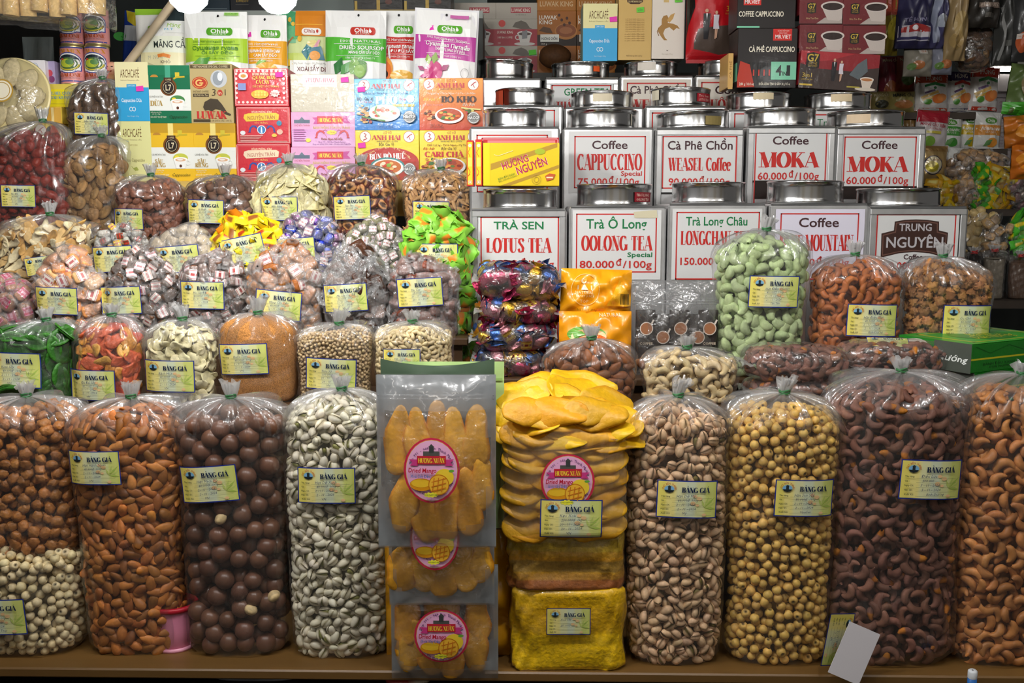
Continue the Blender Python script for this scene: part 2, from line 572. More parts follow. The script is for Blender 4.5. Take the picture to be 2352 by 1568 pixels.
# ---------------------------------------------------------------- printing on a surface: coordinates in photo pixels, mapped by mp(px, py, lift)
class Ink:
    def __init__(s, mb, mp, sub=1, eps=0.00010, mi=0):
        s.mb, s.mp, s.sub, s.eps, s.l, s.mi = mb, mp, sub, eps, 1, mi

    def put(s, pts, faces, col):
        pts = np.asarray(pts, float)
        up = pts[:, 2] if pts.shape[1] > 2 else 0
        x, y, z = s.mp(pts[:, 0], pts[:, 1], s.eps * (s.l + up))
        x, y, z = np.broadcast_arrays(x, y, z)
        s.mb.add(np.stack((x, y, z), 1), faces, col, s.mi, 0)
        s.l += 1

    def r(s, x0, y0, x1, y1, col, col2=None):
        n = max(1, s.sub) if s.sub > 1 else 1
        nx = max(1, int(n * min(1, abs(x1 - x0) / 60) + .5)) if s.sub > 1 else 1
        ny = max(1, int(n * min(1, abs(y1 - y0) / 60) + .5)) if s.sub > 1 else 1
        gx, gy = np.meshgrid(np.linspace(x0, x1, nx + 1), np.linspace(y0, y1, ny + 1))
        f = [(j * (nx + 1) + i, (j + 1) * (nx + 1) + i, (j + 1) * (nx + 1) + i + 1, j * (nx + 1) + i + 1) for j in range(ny) for i in range(nx)]
        c = C(col)
        if col2:
            t = np.linspace(0, 1, ny + 1).repeat(nx + 1)[:, None]
            c = np.array(c) * (1 - t) + np.array(C(col2)) * t
        s.put(np.stack((gx.ravel(), gy.ravel()), 1), f, c)

    def e(s, cx, cy, rx, ry, col, a0=0, a1=360):
        a = np.radians(np.linspace(a0, a1, 29))
        pts = [(cx, cy)]
        for k in (.5, 1):
            pts += [(cx + rx * k * math.cos(q), cy - ry * k * math.sin(q)) for q in a]
        f = [(0, 1 + i, 2 + i) for i in range(28)] + [(1 + i, 30 + i, 31 + i, 2 + i) for i in range(28)]
        s.put(pts, f, col)

    def o(s, cx, cy, rx, ry, t, col, a0=0, a1=360):
        a = np.radians(np.linspace(a0, a1, 37))
        pts = [(cx + (rx - k) * math.cos(q), cy - (ry - k) * math.sin(q)) for k in (0, t) for q in a]
        s.put(pts, [(i, i + 1, 38 + i, 37 + i) for i in range(36)], col)

    def f(s, x0, y0, x1, y1, t, col):
        l = s.l
        for q in ((x0, y0, x1, y0 + t), (x0, y1 - t, x1, y1), (x0, y0, x0 + t, y1), (x1 - t, y0, x1, y1)):
            s.l = l
            s.r(*q, col)

    def fine(s, pts, tri):
        """split long triangles so that they follow a curved surface"""
        pts = [tuple(p) for p in pts]
        tri = [tuple(t) for t in tri]
        if s.sub < 2:
            return pts, tri
        mid = {}

        def m(a, b):
            k = (min(a, b), max(a, b))
            if k not in mid:
                mid[k] = len(pts)
                pts.append(tuple((u + w) / 2 for u, w in zip(pts[a], pts[b])))
            return mid[k]
        for _ in range(5):
            out, more = [], False
            for a, b, c in tri:
                L = [math.hypot(pts[i][0] - pts[j][0], pts[i][1] - pts[j][1]) for i, j in ((a, b), (b, c), (c, a))]
                if max(L) > 6.5:
                    x, y, z = m(a, b), m(b, c), m(c, a)
                    out += [(a, x, z), (x, b, y), (z, y, c), (x, y, z)]
                    more = True
                else:
                    out.append((a, b, c))
            tri = out
            if not more:
                break
        return pts, tri

    def p(s, pts, col):
        tri = tessellate_polygon([[Vector((x, y, 0)) for x, y in pts]])
        s.put(*s.fine(pts, tri), col)

    def s_(s, pts, w, col):             # a brush stroke
        V, Fc = [], []
        stroke(pts, w, V, Fc)
        s.put(*s.fine(V, Fc), col)

    def t(s, txt, cx, cy, h, col, w=None, font='n', b=0.0, sh=0.0, rot=0.0, al='c', res=None):
        V, Fc, wd = text_mesh(txt, font, res or (3 if h > 16 else 2 if h > 8 else 1), b)
        if len(V) == 0:
            return
        k = h if w is None else w / wd
        x = V[:, 0] * k - (wd * k / 2 if al == 'c' else 0) + V[:, 1] * h * sh
        y = (V[:, 1] - .5) * h
        c, d = math.cos(math.radians(rot)), math.sin(math.radians(rot))
        P = np.stack((cx + x * c - y * d, cy - (x * d + y * c)) + ((V[:, 2],) if V.shape[1] > 2 else ()), 1)
        if s.sub > 1 and h > 6:
            P, Fc = s.fine(P, Fc)
        s.put(P, Fc, col)
        s.l += 2 if V.shape[1] > 2 else 0

    def arc_t(s, txt, cx, cy, r, h, col, a_mid, span, inside=False):
        n = len(txt)
        l = s.l
        for i, ch in enumerate(txt):
            if ch == ' ':
                continue
            u = (i + .5) / n - .5
            a = a_mid - u * span if not inside else a_mid + u * span
            q = math.radians(a)
            s.l = l
            s.t(ch, cx + r * math.cos(q), cy - r * math.sin(q), h, col, rot=a - 90 if not inside else a + 90)

    def ops(s, L):
        for q in L:
            k = q[0]
            if k == 't':
                kw = q[-1] if isinstance(q[-1], dict) else {}
                s.t(*[a for a in q[1:] if not isinstance(a, dict)], **kw)
            elif k == 'a':
                s.arc_t(*q[1:])
            elif k == 's':
                s.s_(*q[1:])
            else:
                getattr(s, k)(*q[1:])


class Face:
    """a flat upright front at distance Y, from photo pixels; local origin bottom middle of the front"""
    def __init__(s, x0, y0, x1, y1, Y, zb=None):
        s.cx, s.cy, s.Y = (x0 + x1) / 2, (y0 + y1) / 2, Y
        s.k = S(s.cy, Y)
        s.w = (x1 - x0) * s.k
        s.zt = ZP(y0, Y)
        s.zb = ZP(y1, Y) if zb is None else zb
        s.h = s.zt - s.zb
        s.kz = (ZP(s.cy - 5, Y) - ZP(s.cy + 5, Y)) / 10
        s.y0 = y0
        s.loc = Vector((W(s.cx, s.cy, Y).x, Y, s.zb))

    def mp(s, px, py, lift):
        return (px - s.cx) * s.k, -lift, s.h - (py - s.y0) * s.kz
# ---------------------------------------------------------------- lamps
def bulb(x, y, z, label, r=0.03, mt=None):
    t = thing('hanging_bulb', label, 'lamp', (x, y, z), group='LED bulbs over the stall')
    m = MB()
    m.lathe([(0.0001, -r), (r * .5, -r * .87), (r * .87, -r * .5), (r, 0), (r * .87, r * .5), (r * .62, r * .95), (r * .55, r * 1.25)], (1, 1, 1), n=14)
    m.build('glass_globe', mt or BULBM, t)
    m = MB()
    m.lathe([(r * .56, r * 1.2), (r * .6, r * 1.3), (r * .5, r * 2.3), (r * .3, r * 2.6), (.001, r * 2.6)], 'e8e6e0', n=16)
    m.build('socket', PLAST, t)
    m = MB()
    m.tube([(0, 0, r * 2.5), (0, 0, 2.62 - z)], .003, '202020', n=6)
    m.build('cord', PLAST, t)
    return t


p = W(432, -18, 1.3)
bulb(*p, 'lit round LED bulb hanging above the green guava pouch', .0265, BULBV)
p = W(637, -16, 1.3)
bulb(*p, 'lit round LED bulb hanging above the mango tree pouch', .0265, BULBV)
for k, (x, y, z, r) in enumerate([(-.66, .83, 1.86, .036), (-.3, .83, 1.88, .039), (.05, .83, 1.87, .039), (.42, .83, 1.88, .03), (.8, .83, 1.86, .021)]):
    bulb(x, y, z, 'lit LED bulb over the stall, outside the picture', r)
for k, (x, y) in enumerate([(-1.6, -1.7), (-.2, -1.7), (1.2, -1.7), (2.6, -1.7)]):
    t = thing('tube_lamp', 'fluorescent tube lamp over the aisle, outside the picture', 'lamp', (x, y, 2.5), group='tube lamps over the aisle')
    MB().tube([(-.6, 0, 0), (.6, 0, 0)], .016, (1, 1, 1), n=8).build('tube', TUBEM, t)
    MB().box(-.64, -.03, .02, .64, .03, .1, 'dddddd').build('housing', PLAST, t)
    MB().tube([(-.4, 0, .1), (-.4, 0, .42)], .004, '333333').build('rod', PLAST, t)
    MB().tube([(.4, 0, .1), (.4, 0, .42)], .004, '333333').build('rod', PLAST, t)

# ---------------------------------------------------------------- setting and the stepped rack
def struct(name, mb, m):
    o = mb.build(name, m)
    o['kind'] = 'structure'
    return o


for k, x in enumerate((-.9, .25, 1.4)):
    t = thing('tube_lamp', 'fluorescent tube lamp above the front of the stall, outside the picture', 'lamp', (x, -.15, 2.45), group='tube lamps above the stall front')
    MB().tube([(-.5, 0, 0), (.5, 0, 0)], .02, (1, 1, 1), n=8).build('tube', emat('lit_near_tube', (1, .93, .84), 8), t)
    MB().box(-.54, -.03, .025, .54, .03, .1, 'dddddd').build('housing', PLAST, t)
    MB().tube([(0, 0, .1), (0, 0, .45)], .004, '333333').build('rod', PLAST, t)
struct('floor', MB().box(-6, -4, -.05, 6, 6, 0, '55504a'), DARK)
struct('wall_back', MB().box(-3, 3.6, 0, 4, 3.7, 3, '3a4140'), DARK)
m = MB()
rg = random.Random(77)
x = -3.0
while x < 4:                    # the stalls across the aisle: pale fronts, dark gaps
    w = rg.uniform(.12, .5)
    m.box(x, -2.6, 0, x + w, -2.5 + rg.uniform(0, .1), 2.9, rg.choice(['f4f2ee', 'f4f0e4', '2a2622', 'ece8e4', 'f4f4f0', 'f4f0e8', 'd8ccb4']))
    x += w
struct('wall_front', m, DARK)
struct('ceiling', MB().box(-3, -4, 2.9, 4, 3.7, 3, '4a4844'), DARK)
# the stall's own dark side partition
struct('wall_left', MB().box(-1.56, 1.5, 0, -1.5, 3.6, 2.9, '2b2a28'), DARK)
struct('trim_1', MB().box(-1.5, 1.0, 2.62, 3, 2.0, 2.66, '6a675f'), DARK)

Z1 = ZP(1541, 1.175)
Z2, Y2 = ZP(928, 1.37), 1.37
Z3, Y3 = ZP(775, 1.53), 1.53
Z4, Y4 = ZP(640, 1.65), 1.65
Z5, Y5 = ZP(545, 1.82), 1.82
ZS, YS = ZP(416, 1.95), 1.95
ZM, YM = ZP(866, 1.44), 1.44
ZN, YN = ZP(932, 1.33), 1.33
T1Y, T2Y, T3Y, T4Y = 1.62, 1.785, 1.955, 2.12
TH_ = .252
TZ = [ZP(474, T1Y) - TH_, ZP(293, T2Y) - TH_, ZP(249, T3Y) - .2, ZP(178, T4Y) - .2]
rack = thing('display_rack', 'stepped wooden rack that carries all the bags, tins and cartons', 'rack', (0, 1.2, Z1))


def step(x0, x1, y0, y1, z, label=None, th=.012, col='4a3420', down=.2, rot=0):
    m = MB()
    m.box(x0, y0 - 1.2, z - th - Z1, x1, y1 - 1.2, z - Z1, col, bev=.002)
    if down:
        m.box(x0 + .01, y0 - 1.2 + .012, z - th - down - Z1, x1 - .01, y0 - 1.2 + .022, z - th - Z1, col)
    o = m.build('step', WOOD, rack, label)
    if rot:
        o.rotation_euler = (0, 0, rot)


XD = W(1085, 800, 1.55).x       # where the bags end and the tins start
step(-.95, 1.0, 1.172, 1.36, Z1, 'varnished front shelf board', .013, '6e5028', .0, math.radians(-1.1))
step(-.95, XD - .005, 1.355, 1.515, Z2)
step(-.98, XD - .005, 1.52, 1.635, Z3)
step(-1.02, XD - .005, 1.64, 1.80, Z4)
step(-1.1, XD, 1.81, 1.935, Z5, down=.1)
step(-1.0, XD - .0, 1.937, 2.30, ZS, 'yellow wooden shelf board under the cartons', .018, 'e0bd62', .05)
step(XD + .0, 1.0, 1.425, 1.60, ZM)
step(XD + .03, 1.0, 1.315, 1.42, ZN)
step(XD + .0, .757, T1Y - .01, T1Y + .155, TZ[0], down=.1)
step(XD + .0, .757, T2Y - .005, T2Y + .16, TZ[1], down=.1)
step(XD + .0, .75, T3Y - .005, T3Y + .155, TZ[2], down=.1)
step(XD + .0, .56, T4Y - .005, T4Y + .2, TZ[3], down=.1)
step(-.95, 1.0, 1.19, 1.55, ZP(1612, 1.19), 'lower shelf board', .012, '3a2c1c', 0)
for x in (-.94, 1.0):
    MB().box(x - .02, 1.2 - 1.2, -Z1, x + .02, 1.24 - 1.2, -.014, '3a2c1c').build('post', WOOD, rack)
    MB().box(x - .02, 2.2 - 1.2, -Z1, x + .02, 2.24 - 1.2, ZS - Z1 - .02, '3a2c1c').build('post', WOOD, rack)

# ---------------------------------------------------------------- food shapes: (V, [faces], C, [mat])
def sph(nu=14, nv=8):
    th = np.linspace(0, 2 * pi, nu, endpoint=False)
    ph = np.linspace(0.02, pi - .02, nv + 1)
    P = np.array([[(math.cos(a), math.sin(a) * math.cos(t), math.sin(a) * math.sin(t)) for t in th] for a in ph])
    return P                    # poles on x


def pack(mb):
    F, M = [], []
    V = np.concatenate(mb.V)
    for l, n, m in zip(mb.L, mb.N, mb.M):
        F.append(l.reshape(-1, n[0]))
        M.append(int(m[0]))
    return V, F, np.concatenate(mb.C), M


def wob(P, rng, amp, k=3):
    """smooth random lumps"""
    Q = P.copy()
    d = np.zeros(P.shape[:-1])
    for _ in range(5):
        w = np.array([rng.gauss(0, k) for _ in range(3)])
        d += np.sin(P @ w + rng.random() * 6.28)
    return Q * (1 + amp * d / 2.5)[..., None]


def shape(P, col, wrap=True):
    return MB().grid(P, col, wrap=wrap)


def ellip(rng, l, w, t, col, amp=.04, k=3, tear=0.0, nu=14, nv=8):
    P = wob(sph(nu, nv), rng, amp, k)
    if tear:
        f = 1 - tear * P[..., :1]
        P = np.concatenate((P[..., :1], P[..., 1:] * f), -1)
    return shape(P * (l / 2, w / 2, t / 2), col)


def cashew(rng, l, col, fat=.34, col2=None):
    n, m = 13, 9
    tt = np.linspace(0, 1, n)
    rad = l * .36
    span = math.radians(rng.uniform(150, 205))
    P = []
    for t in tt:
        a = (t - .5) * span
        r = l * fat / 2 * max(.05, math.sin(pi * (t * .94 + .03))) ** .55 * (1.15 - .35 * t)
        ring = []
        for q in np.linspace(0, 2 * pi, m, endpoint=False):
            rr = rad + r * math.cos(q)
            ring.append((rr * math.sin(a), rr * math.cos(a) - rad * .6, r * .85 * math.sin(q)))
        P.append(ring)
    P = wob(np.array(P), rng, .03, 200)
    cc = np.tile(np.array(C(col)), (n, m, 1))
    if col2:
        cc[:n // 3] = C(col2)
    return shape(P, cc)


def pistachio(rng, l, col, open_=10, nutcol='8c8a4a', rim='a89a74'):
    mb = MB()
    for sg in (1, -1):
        th = np.linspace(-pi / 2, pi / 2, 8)
        ph = np.linspace(.02, pi - .02, 9)
        P = np.array([[(math.cos(a), math.sin(a) * math.cos(t) * sg, math.sin(a) * math.sin(t)) for t in th] for a in ph])
        P = P * (l / 2, l * .36, l * .34)
        P[..., 1:] *= (1 - .14 * P[..., :1] / (l / 2))
        if sg < 0:
            P = P[:, ::-1]
        a = math.radians(open_) * sg
        x = P[..., 0] + l / 2
        y = P[..., 1].copy()
        P[..., 0], P[..., 1] = x * math.cos(a) - y * math.sin(a) - l / 2, x * math.sin(a) + y * math.cos(a)
        cc = np.tile(np.array(C(col)), (9, 8, 1))
        cc[:, 0] = cc[:, -1] = C(rim)
        mb.grid(P, cc)
    if open_ > 3:
        N = sph(10, 6) * (l * .44, l * .25, l * .25)
        mb.grid(N, nutcol, wrap=True)
    return mb


def lotus(rng, l, col, hole='2e2012'):
    P = wob(sph(14, 10), rng, .03, 2)
    cc = np.tile(np.array(C(col)), (*P.shape[:2], 1))
    P[0, :, 0] -= .45
    P[1, :, 0] -= .15
    cc[0] = C(hole)
    cc[1] = np.array(C(col)) * .5
    cc[-1] = np.array(C(col)) * .6
    P[..., 1:] *= 1.0 + .1 * np.cos(P[..., :1] * 1.5)
    return shape(P * (l / 2, l * .43, l * .43), cc)


def disc(rng, r, t, cols, n=22, wave=.12, oval=1.0):
    """a thin slice: rings of colour from rim to middle"""
    rr = [1.0, .97, .8, .55, .3, .02]
    mb = MB()
    ph = rng.random() * 6
    for sg in (1, -1):
        P = []
        for k in rr:
            P.append([(r * k * math.cos(a) * oval, r * k * math.sin(a), sg * t / 2 * (1 if k < 1 else .2) + wave * r * k * k * math.sin(2 * a + ph)) for a in np.linspace(0, 2 * pi, n, endpoint=False)])
        cc = np.array([[C(cols[min(i, len(cols) - 1)])] * n for i in range(len(rr))])
        P = np.array(P)
        if sg < 0:
            P = P[:, ::-1]
        mb.grid(P, cc, wrap=True)
    return mb


def slab(rng, l, w, t, col, amp=.25, col2=None):
    """thick leathery slice with wavy edge (dried mango)"""
    n, m = 12, 12
    P = sph(16, 12)
    x = P[..., 0]
    e = 1 + .12 * np.sin(5 * x + rng.random() * 6)
    Q = np.stack((x * l / 2, np.sign(P[..., 1]) * np.abs(P[..., 1]) ** .9 * w / 2 * e * (1 - .18 * x), np.sign(P[..., 2]) * np.abs(P[..., 2]) ** .7 * t / 2), -1)
    bend = rng.uniform(-1, 1) * amp
    Q[..., 2] += bend * l * (x * x - .4) * .35 + .1 * w * np.sin(4 * P[..., 1] + 3 * x + rng.random() * 6) * rng.uniform(.2, .8)
    cc = np.tile(np.array(C(col)), (*x.shape, 1))
    if col2:
        k = (np.abs(P[..., 1]) > .8)[..., None]
        cc = np.where(k, np.array(C(col2)), cc)
    return shape(Q, cc)


def walnut(rng, l, col):
    P = sph(18, 12)
    a = np.arctan2(P[..., 2], P[..., 1])
    d = 1 + .2 * np.sin(6 * a + 5 * P[..., 0] + rng.random() * 6) + .1 * np.sin(9 * P[..., 0] + rng.random() * 6) - .25 * np.exp(-(P[..., 1] / .12) ** 2)
    P = wob(P * d[..., None], rng, .2, 4)
    return shape(P * (l / 2, l * .42, l * .28), col)


def shiitake(rng, r, col, under='c8a878'):
    mb = MB()
    n = 22
    prof = [(.02, .42), (.3, .4), (.6, .3), (.85, .14), (.98, -.04), (.97, -.12), (.88, -.1)]
    P = np.array([[(r * k * math.cos(a) * (1 + .05 * math.sin(3 * a)), r * k * math.sin(a), r * z * (1 + .12 * math.sin(5 * a + k * 4))) for a in np.linspace(0, 2 * pi, n, endpoint=False)] for k, z in prof])
    cc = np.array([[np.array(C(col)) * (1.15 if i % 2 else .8)] * n for i in range(len(prof))])
    mb.grid(P, cc, wrap=True)
    prof = [(.9, -.1), (.75, -.02), (.3, .02), (.2, 0), (.2, -.28), (.12, -.34), (.01, -.34)]
    P = np.array([[(r * k * math.cos(a), r * k * math.sin(a), r * z) for a in np.linspace(0, 2 * pi, n, endpoint=False)] for k, z in prof])
    cc = np.array([[np.array(C(under)) * (.55 if 1 <= i <= 2 and j % 2 else 1)for j in range(n)] for i in range(len(prof))])
    mb.grid(P[:, ::-1], cc, wrap=True)
    return mb


def date(rng, l):
    mb = MB()
    P = wob(sph(16, 10), rng, .1, 4)
    cc = np.tile(np.array(C('6a2414')), (*P.shape[:2], 1))
    Q = P * (l / 2, l * .36, l * .3)
    top = (P[..., 2] > .55)
    Q[..., 2] = np.where(top, Q[..., 2] - l * .1 * (P[..., 2] - .5) * 2, Q[..., 2])
    cc[top] = C('d69a5a')
    cc[P[..., 2] > .88] = C('4a2a16')
    mb.grid(Q, cc, wrap=True)
    return mb


def twist(mb, x0, r, ln, sg, col, mi, rng, n=12):
    """fan of twisted wrapper from x0 outward"""
    a = np.linspace(0, 2 * pi, n, endpoint=False)
    P = []
    for u, k in ((0, .9), (.22, .22), (.6, .75), (1, 1.25)):
        P.append([(sg * (x0 + ln * u), r * k * math.cos(q) * (1 + .35 * math.sin(4 * q) * u), r * k * .45 * math.sin(q) * (1 + .5 * math.cos(5 * q) * u)) for q in a])
    mb.grid(np.array(P) if sg > 0 else np.array(P)[:, ::-1], col, mi, wrap=True)


def candy(rng, l, w, t, core, label=None, ends='ffffff', boxy=.45, mi=0, ml=1, stripe='c07070', wrapper=True):
    """sweet with a paper band in a twisted wrapper: slots 0 sweet, 1 wrapper, 2 paper"""
    mb = MB()
    P = sph(14, 8)
    Q = np.sign(P) * np.abs(P) ** boxy
    Q = wob(Q, rng, .05, 3) * (l * .34, w / 2, t / 2)
    mb.grid(Q, core, mi, wrap=True)
    if label:
        k = .42
        for a0 in (pi / 2, -pi / 2):
            a = np.linspace(a0 - .72, a0 + .72, 10)
            rows, cc = [], []
            for x, cl in ((-.36, label), (-.33, label), (-.32, stripe), (-.28, stripe), (-.27, label), (-.1, label), (-.09, stripe), (.09, stripe), (.1, label), (.27, label), (.28, stripe), (.32, stripe), (.33, label), (.36, label)):
                rows.append([(x * l * .5, np.sign(math.cos(q)) * abs(math.cos(q)) ** boxy * w * .535, np.sign(math.sin(q)) * abs(math.sin(q)) ** boxy * t * .54) for q in a])
                cc.append([C(label if i in (0, 9) or (abs(x) < .1 and i % 3 == 0) else cl) for i in range(10)])
            mb.grid(np.array(rows), np.array(cc), 2)
    for sg in (1, -1):
        twist(mb, l * .33, w * .5, l * .2, sg, ends, ml, rng)
    if wrapper and ml == 1:
        Q2 = np.sign(P) * np.abs(P) ** (boxy + .1) * (l * .37, w * .57, t * .58)
        mb.grid(wob(Q2, rng, .1, 6), 'ffffff', 1, wrap=True)
    return mb


def packet(rng, l, w, t, col, col2):
    """flat little pillow packet with crimped ends and a picture"""
    mb = MB()
    n = 9
    U, Vv = np.meshgrid(np.linspace(-1, 1, n), np.linspace(-1, 1, n), indexing='ij')
    b = np.maximum(0, (1 - np.abs(U) ** 3)) ** .6 * np.maximum(0, (1 - np.abs(Vv) ** 3)) ** .6
    for sg in (1, -1):
        x = U * l / 2 + np.where(np.abs(U) > .95, .03 * l * ((np.arange(n) % 2)[None, :] - .5), 0)
        P = np.stack((x, Vv * w / 2 * (1 - .08 * b), sg * (b * t / 2 + .0002) + .12 * w * np.sin(2.5 * U + 2 * Vv + rng.random() * 5)), -1)
        cc = np.tile(np.array(C(col)), (n, n, 1))
        k = (U - .1) ** 2 / .3 + (Vv) ** 2 / .25 < 1
        cc[k] = C(col2)
        mb.grid(P if sg > 0 else P[:, ::-1], cc)
    return mb


def variants(n, fn, seed=1):
    out = []
    for i in range(n):
        out.append(pack(fn(random.Random(seed * 97 + i))))
    return out


# kind -> (variants, spacing, sink, tilt, materials, object-colour spread)
KINDS = {
    'almond': (variants(5, lambda r: ellip(r, .0235, .0128, .0085, 'b06c30', .08, 3, .25)), .0116, .004, .8, [NUT], .5),
    'macadamia': (variants(3, lambda r: ellip(r, .0255, .0245, .0245, '6e4a38', .015, 2, 0, 20, 12)), .0208, .011, 1.5, [SHELLM], .18),
    'pistachio': (variants(8, lambda r: pistachio(r, .0168, 'f0e8d0', r.choice([1, 2, 4, 6, 9, 13]))), .0105, .0055, 2.2, [SHELLM], .13),
    'tan_pistachio': (variants(8, lambda r: pistachio(r, .0168, 'e2bc94', r.choice([1, 1, 3, 5, 7, 11]), '7a6a30', '7a5c38')), .0105, .0055, 2.2, [NUT], .15),
    'lotus': (variants(5, lambda r: lotus(r, .0128, 'e2b65e')), .0105, .006, 3.2, [NUT], .2),
    'pale_lotus': (variants(5, lambda r: lotus(r, .0128, 'e6d2a4')), .0106, .006, 4, [NUT], .1),
    'skin_cashew': (variants(6, lambda r: cashew(r, .0265, '7e5444', .42, r.choice(['7e5444', '7e5444', '7e5444', 'b87020']))), .0138, .006, .8, [DRY], .3),
    'roast_cashew': (variants(6, lambda r: cashew(r, .0235, 'b86830', .42)), .0122, .006, .7, [NUT], .2),
    'big_cashew': (variants(6, lambda r: cashew(r, .0265, 'c07e44', .43)), .0138, .006, .7, [NUT], .2),
    'cashew': (variants(6, lambda r: cashew(r, .0255, 'e2c896', .42)), .0132, .006, .7, [NUT], .1),
    'wasabi': (variants(6, lambda r: cashew(r, .0235, 'b4c690', .66) if r.random() < .6 else ellip(r, .021, .0175, .0175, 'b4c690', .06)), .0145, .007, .9, [DRY], .14),
    'walnut': (variants(6, lambda r: walnut(r, r.uniform(.014, .021), 'a87440')), .0122, .005, 1.2, [DRY], .35),
    'brown_almond': (variants(5, lambda r: ellip(r, .0215, .0125, .0085, '8c5632', .05, 3, .25)), .0115, .004, .5, [NUT], .2),
    'longan': (variants(5, lambda r: ellip(r, .0162, .0145, .012, 'a86c34', .18, 4)), .012, .006, 1.2, [CANDY], .25),
    'pine': (variants(3, lambda r: ellip(r, .0115, .0058, .0055, 'e6d0a0', .03, 2, .25, 9, 6)), .0064, .0025, .5, [NUT], .1),
    'pepper': (variants(2, lambda r: ellip(r, .0049, .0048, .0048, 'd2b68a', .06, 3, 0, 8, 5)), .0046, .002, 1.5, [NUT], .15),
    'kiwi': (variants(4, lambda r: disc(r, .0235, .005, ['33701e', '357222', '285a1c', '204c18', '26561c'], wave=.04, oval=1.12)), .021, .006, .3, [CANDY], .15),
    'papaya': (variants(6, lambda r: slab(r, .04, .024, .008, r.choice(['d87c34', 'c85c38', 'd89038', 'c0503c', 'dca448']), .15)), .0165, .01, .9, [CANDY], .12),
    'flake': (variants(6, lambda r: slab(r, r.uniform(.018, .03), .017, .004, 'e6dcb0', .4)), .0115, .007, 1.3, [DRY], .1),
    'prune': (variants(5, lambda r: ellip(r, .0205, .0155, .0115, '8e5a44', .26, 5)), .0132, .006, 1.0, [CANDY], .2),
    'plum': (variants(5, lambda r: ellip(r, .0175, .0162, .0155, '7c5844', .18, 6)), .0138, .007, 1.5, [DRY], .18),
    'chip': (variants(5, lambda r: disc(r, .026, .002, ['e4d48c', 'efe6b4'], wave=.14, oval=1.2)), .018, .009, 1.0, [NUT], .07),
    'date': (variants(4, lambda r: date(r, .027)), .0188, .008, .8, [CANDY], .2),
    'strip': (variants(5, lambda r: ellip(r, .026, .007, .0062, 'd0a068', .25, 4)), .0095, .004, .8, [DRY], .14),
    'jujube': (variants(5, lambda r: ellip(r, .0245, .0185, .0178, '86281a', .14, 7)), .0168, .01, 1.2, [CANDY], .25),
    'shiitake': (variants(4, lambda r: shiitake(r, .0145, 'a47c4c')), .0185, .008, 1.3, [DRY], .25),
    'dark_mushroom': (variants(4, lambda r: shiitake(r, .0125, '5c4026', '9a7444')), .0155, .007, 1.5, [DRY], .3),
    'mango': (variants(6, lambda r: slab(r, .085, .046, .012, r.choice(['e0a81c', 'dc9e18', 'e6b224']), .06, 'd09414')), .023, .012, .25, [MANGO], .1),
    'shred': (variants(5, lambda r: slab(r, .034, .014, .005, r.choice(['e8d8b0', 'dcb878', 'cfa058']), .5)), .0135, .008, 1.2, [DRY], .12),
}


def surf_points(P, spacing, rng, keep, over=10):
    """poisson-disc points on a grid surface -> (pos, normal)"""
    a = P[:-1, :-1]
    du, dv = P[1:, :-1] - a, P[:-1, 1:] - a
    nn = np.cross(dv, du)
    ar = np.linalg.norm(nn, axis=2)
    nn = nn / (ar[..., None] + 1e-12)
    w = ar.ravel()
    nr = np.random.RandomState(rng.randint(0, 10 ** 6))
    n = int(w.sum() / spacing ** 2 * over)
    idx = nr.choice(len(w), n, p=w / w.sum())
    u, v = nr.rand(n, 1), nr.rand(n, 1)
    pos = a.reshape(-1, 3)[idx] + du.reshape(-1, 3)[idx] * u + dv.reshape(-1, 3)[idx] * v
    nor = nn.reshape(-1, 3)[idx]
    k = keep(pos, nor)
    pos, nor = pos[k], nor[k]
    cell, out = {}, []
    s2 = spacing * spacing
    for q in range(len(pos)):
        p = pos[q]
        c = tuple(np.floor(p / spacing).astype(int))
        ok = True
        for i in (-1, 0, 1):
            for j in (-1, 0, 1):
                for l in (-1, 0, 1):
                    for r in cell.get((c[0] + i, c[1] + j, c[2] + l), ()):
                        d = r - p
                        if d[0] * d[0] + d[1] * d[1] + d[2] * d[2] < s2:
                            ok = False
                            break
                    if not ok:
                        break
                if not ok:
                    break
            if not ok:
                break
        if ok:
            cell.setdefault(c, []).append(p)
            out.append((p, nor[q]))
    return out


def frame_mat(p, n, tilt, rng, sc=1.0, spin=None):
    n = Vector(n) + Vector((rng.gauss(0, 1), rng.gauss(0, 1), rng.gauss(0, 1))) * tilt * .33
    n.normalize()
    t = Vector((rng.gauss(0, 1), rng.gauss(0, 1), rng.gauss(0, 1))) if not spin else Vector((0, 0, 1)).cross(n) + Vector((0, 0, rng.uniform(-spin, spin)))
    t = (t - n * t.dot(n)).normalized()
    b = n.cross(t)
    M = np.eye(4)
    M[:3, 0], M[:3, 1], M[:3, 2], M[:3, 3] = np.array(t) * sc, np.array(b) * sc, np.array(n) * sc, p
    return M


_me = {}


def kind_meshes(kind):
    if kind not in _me:
        vs, mats = KINDS[kind][0], KINDS[kind][4]
        L = []
        for v in vs:
            mb = MB()
            mb.raw(v)
            L.append(mb.mesh(kind, mats))
        _me[kind] = L
    return _me[kind]


def put_obj(name, me, M, col, label, cat, group):
    o = bpy.data.objects.new(name, me)
    COL.objects.link(o)
    o.matrix_world = Matrix(M.tolist())
    o.color = (*col, 1)
    return tag(o, label, cat, group)


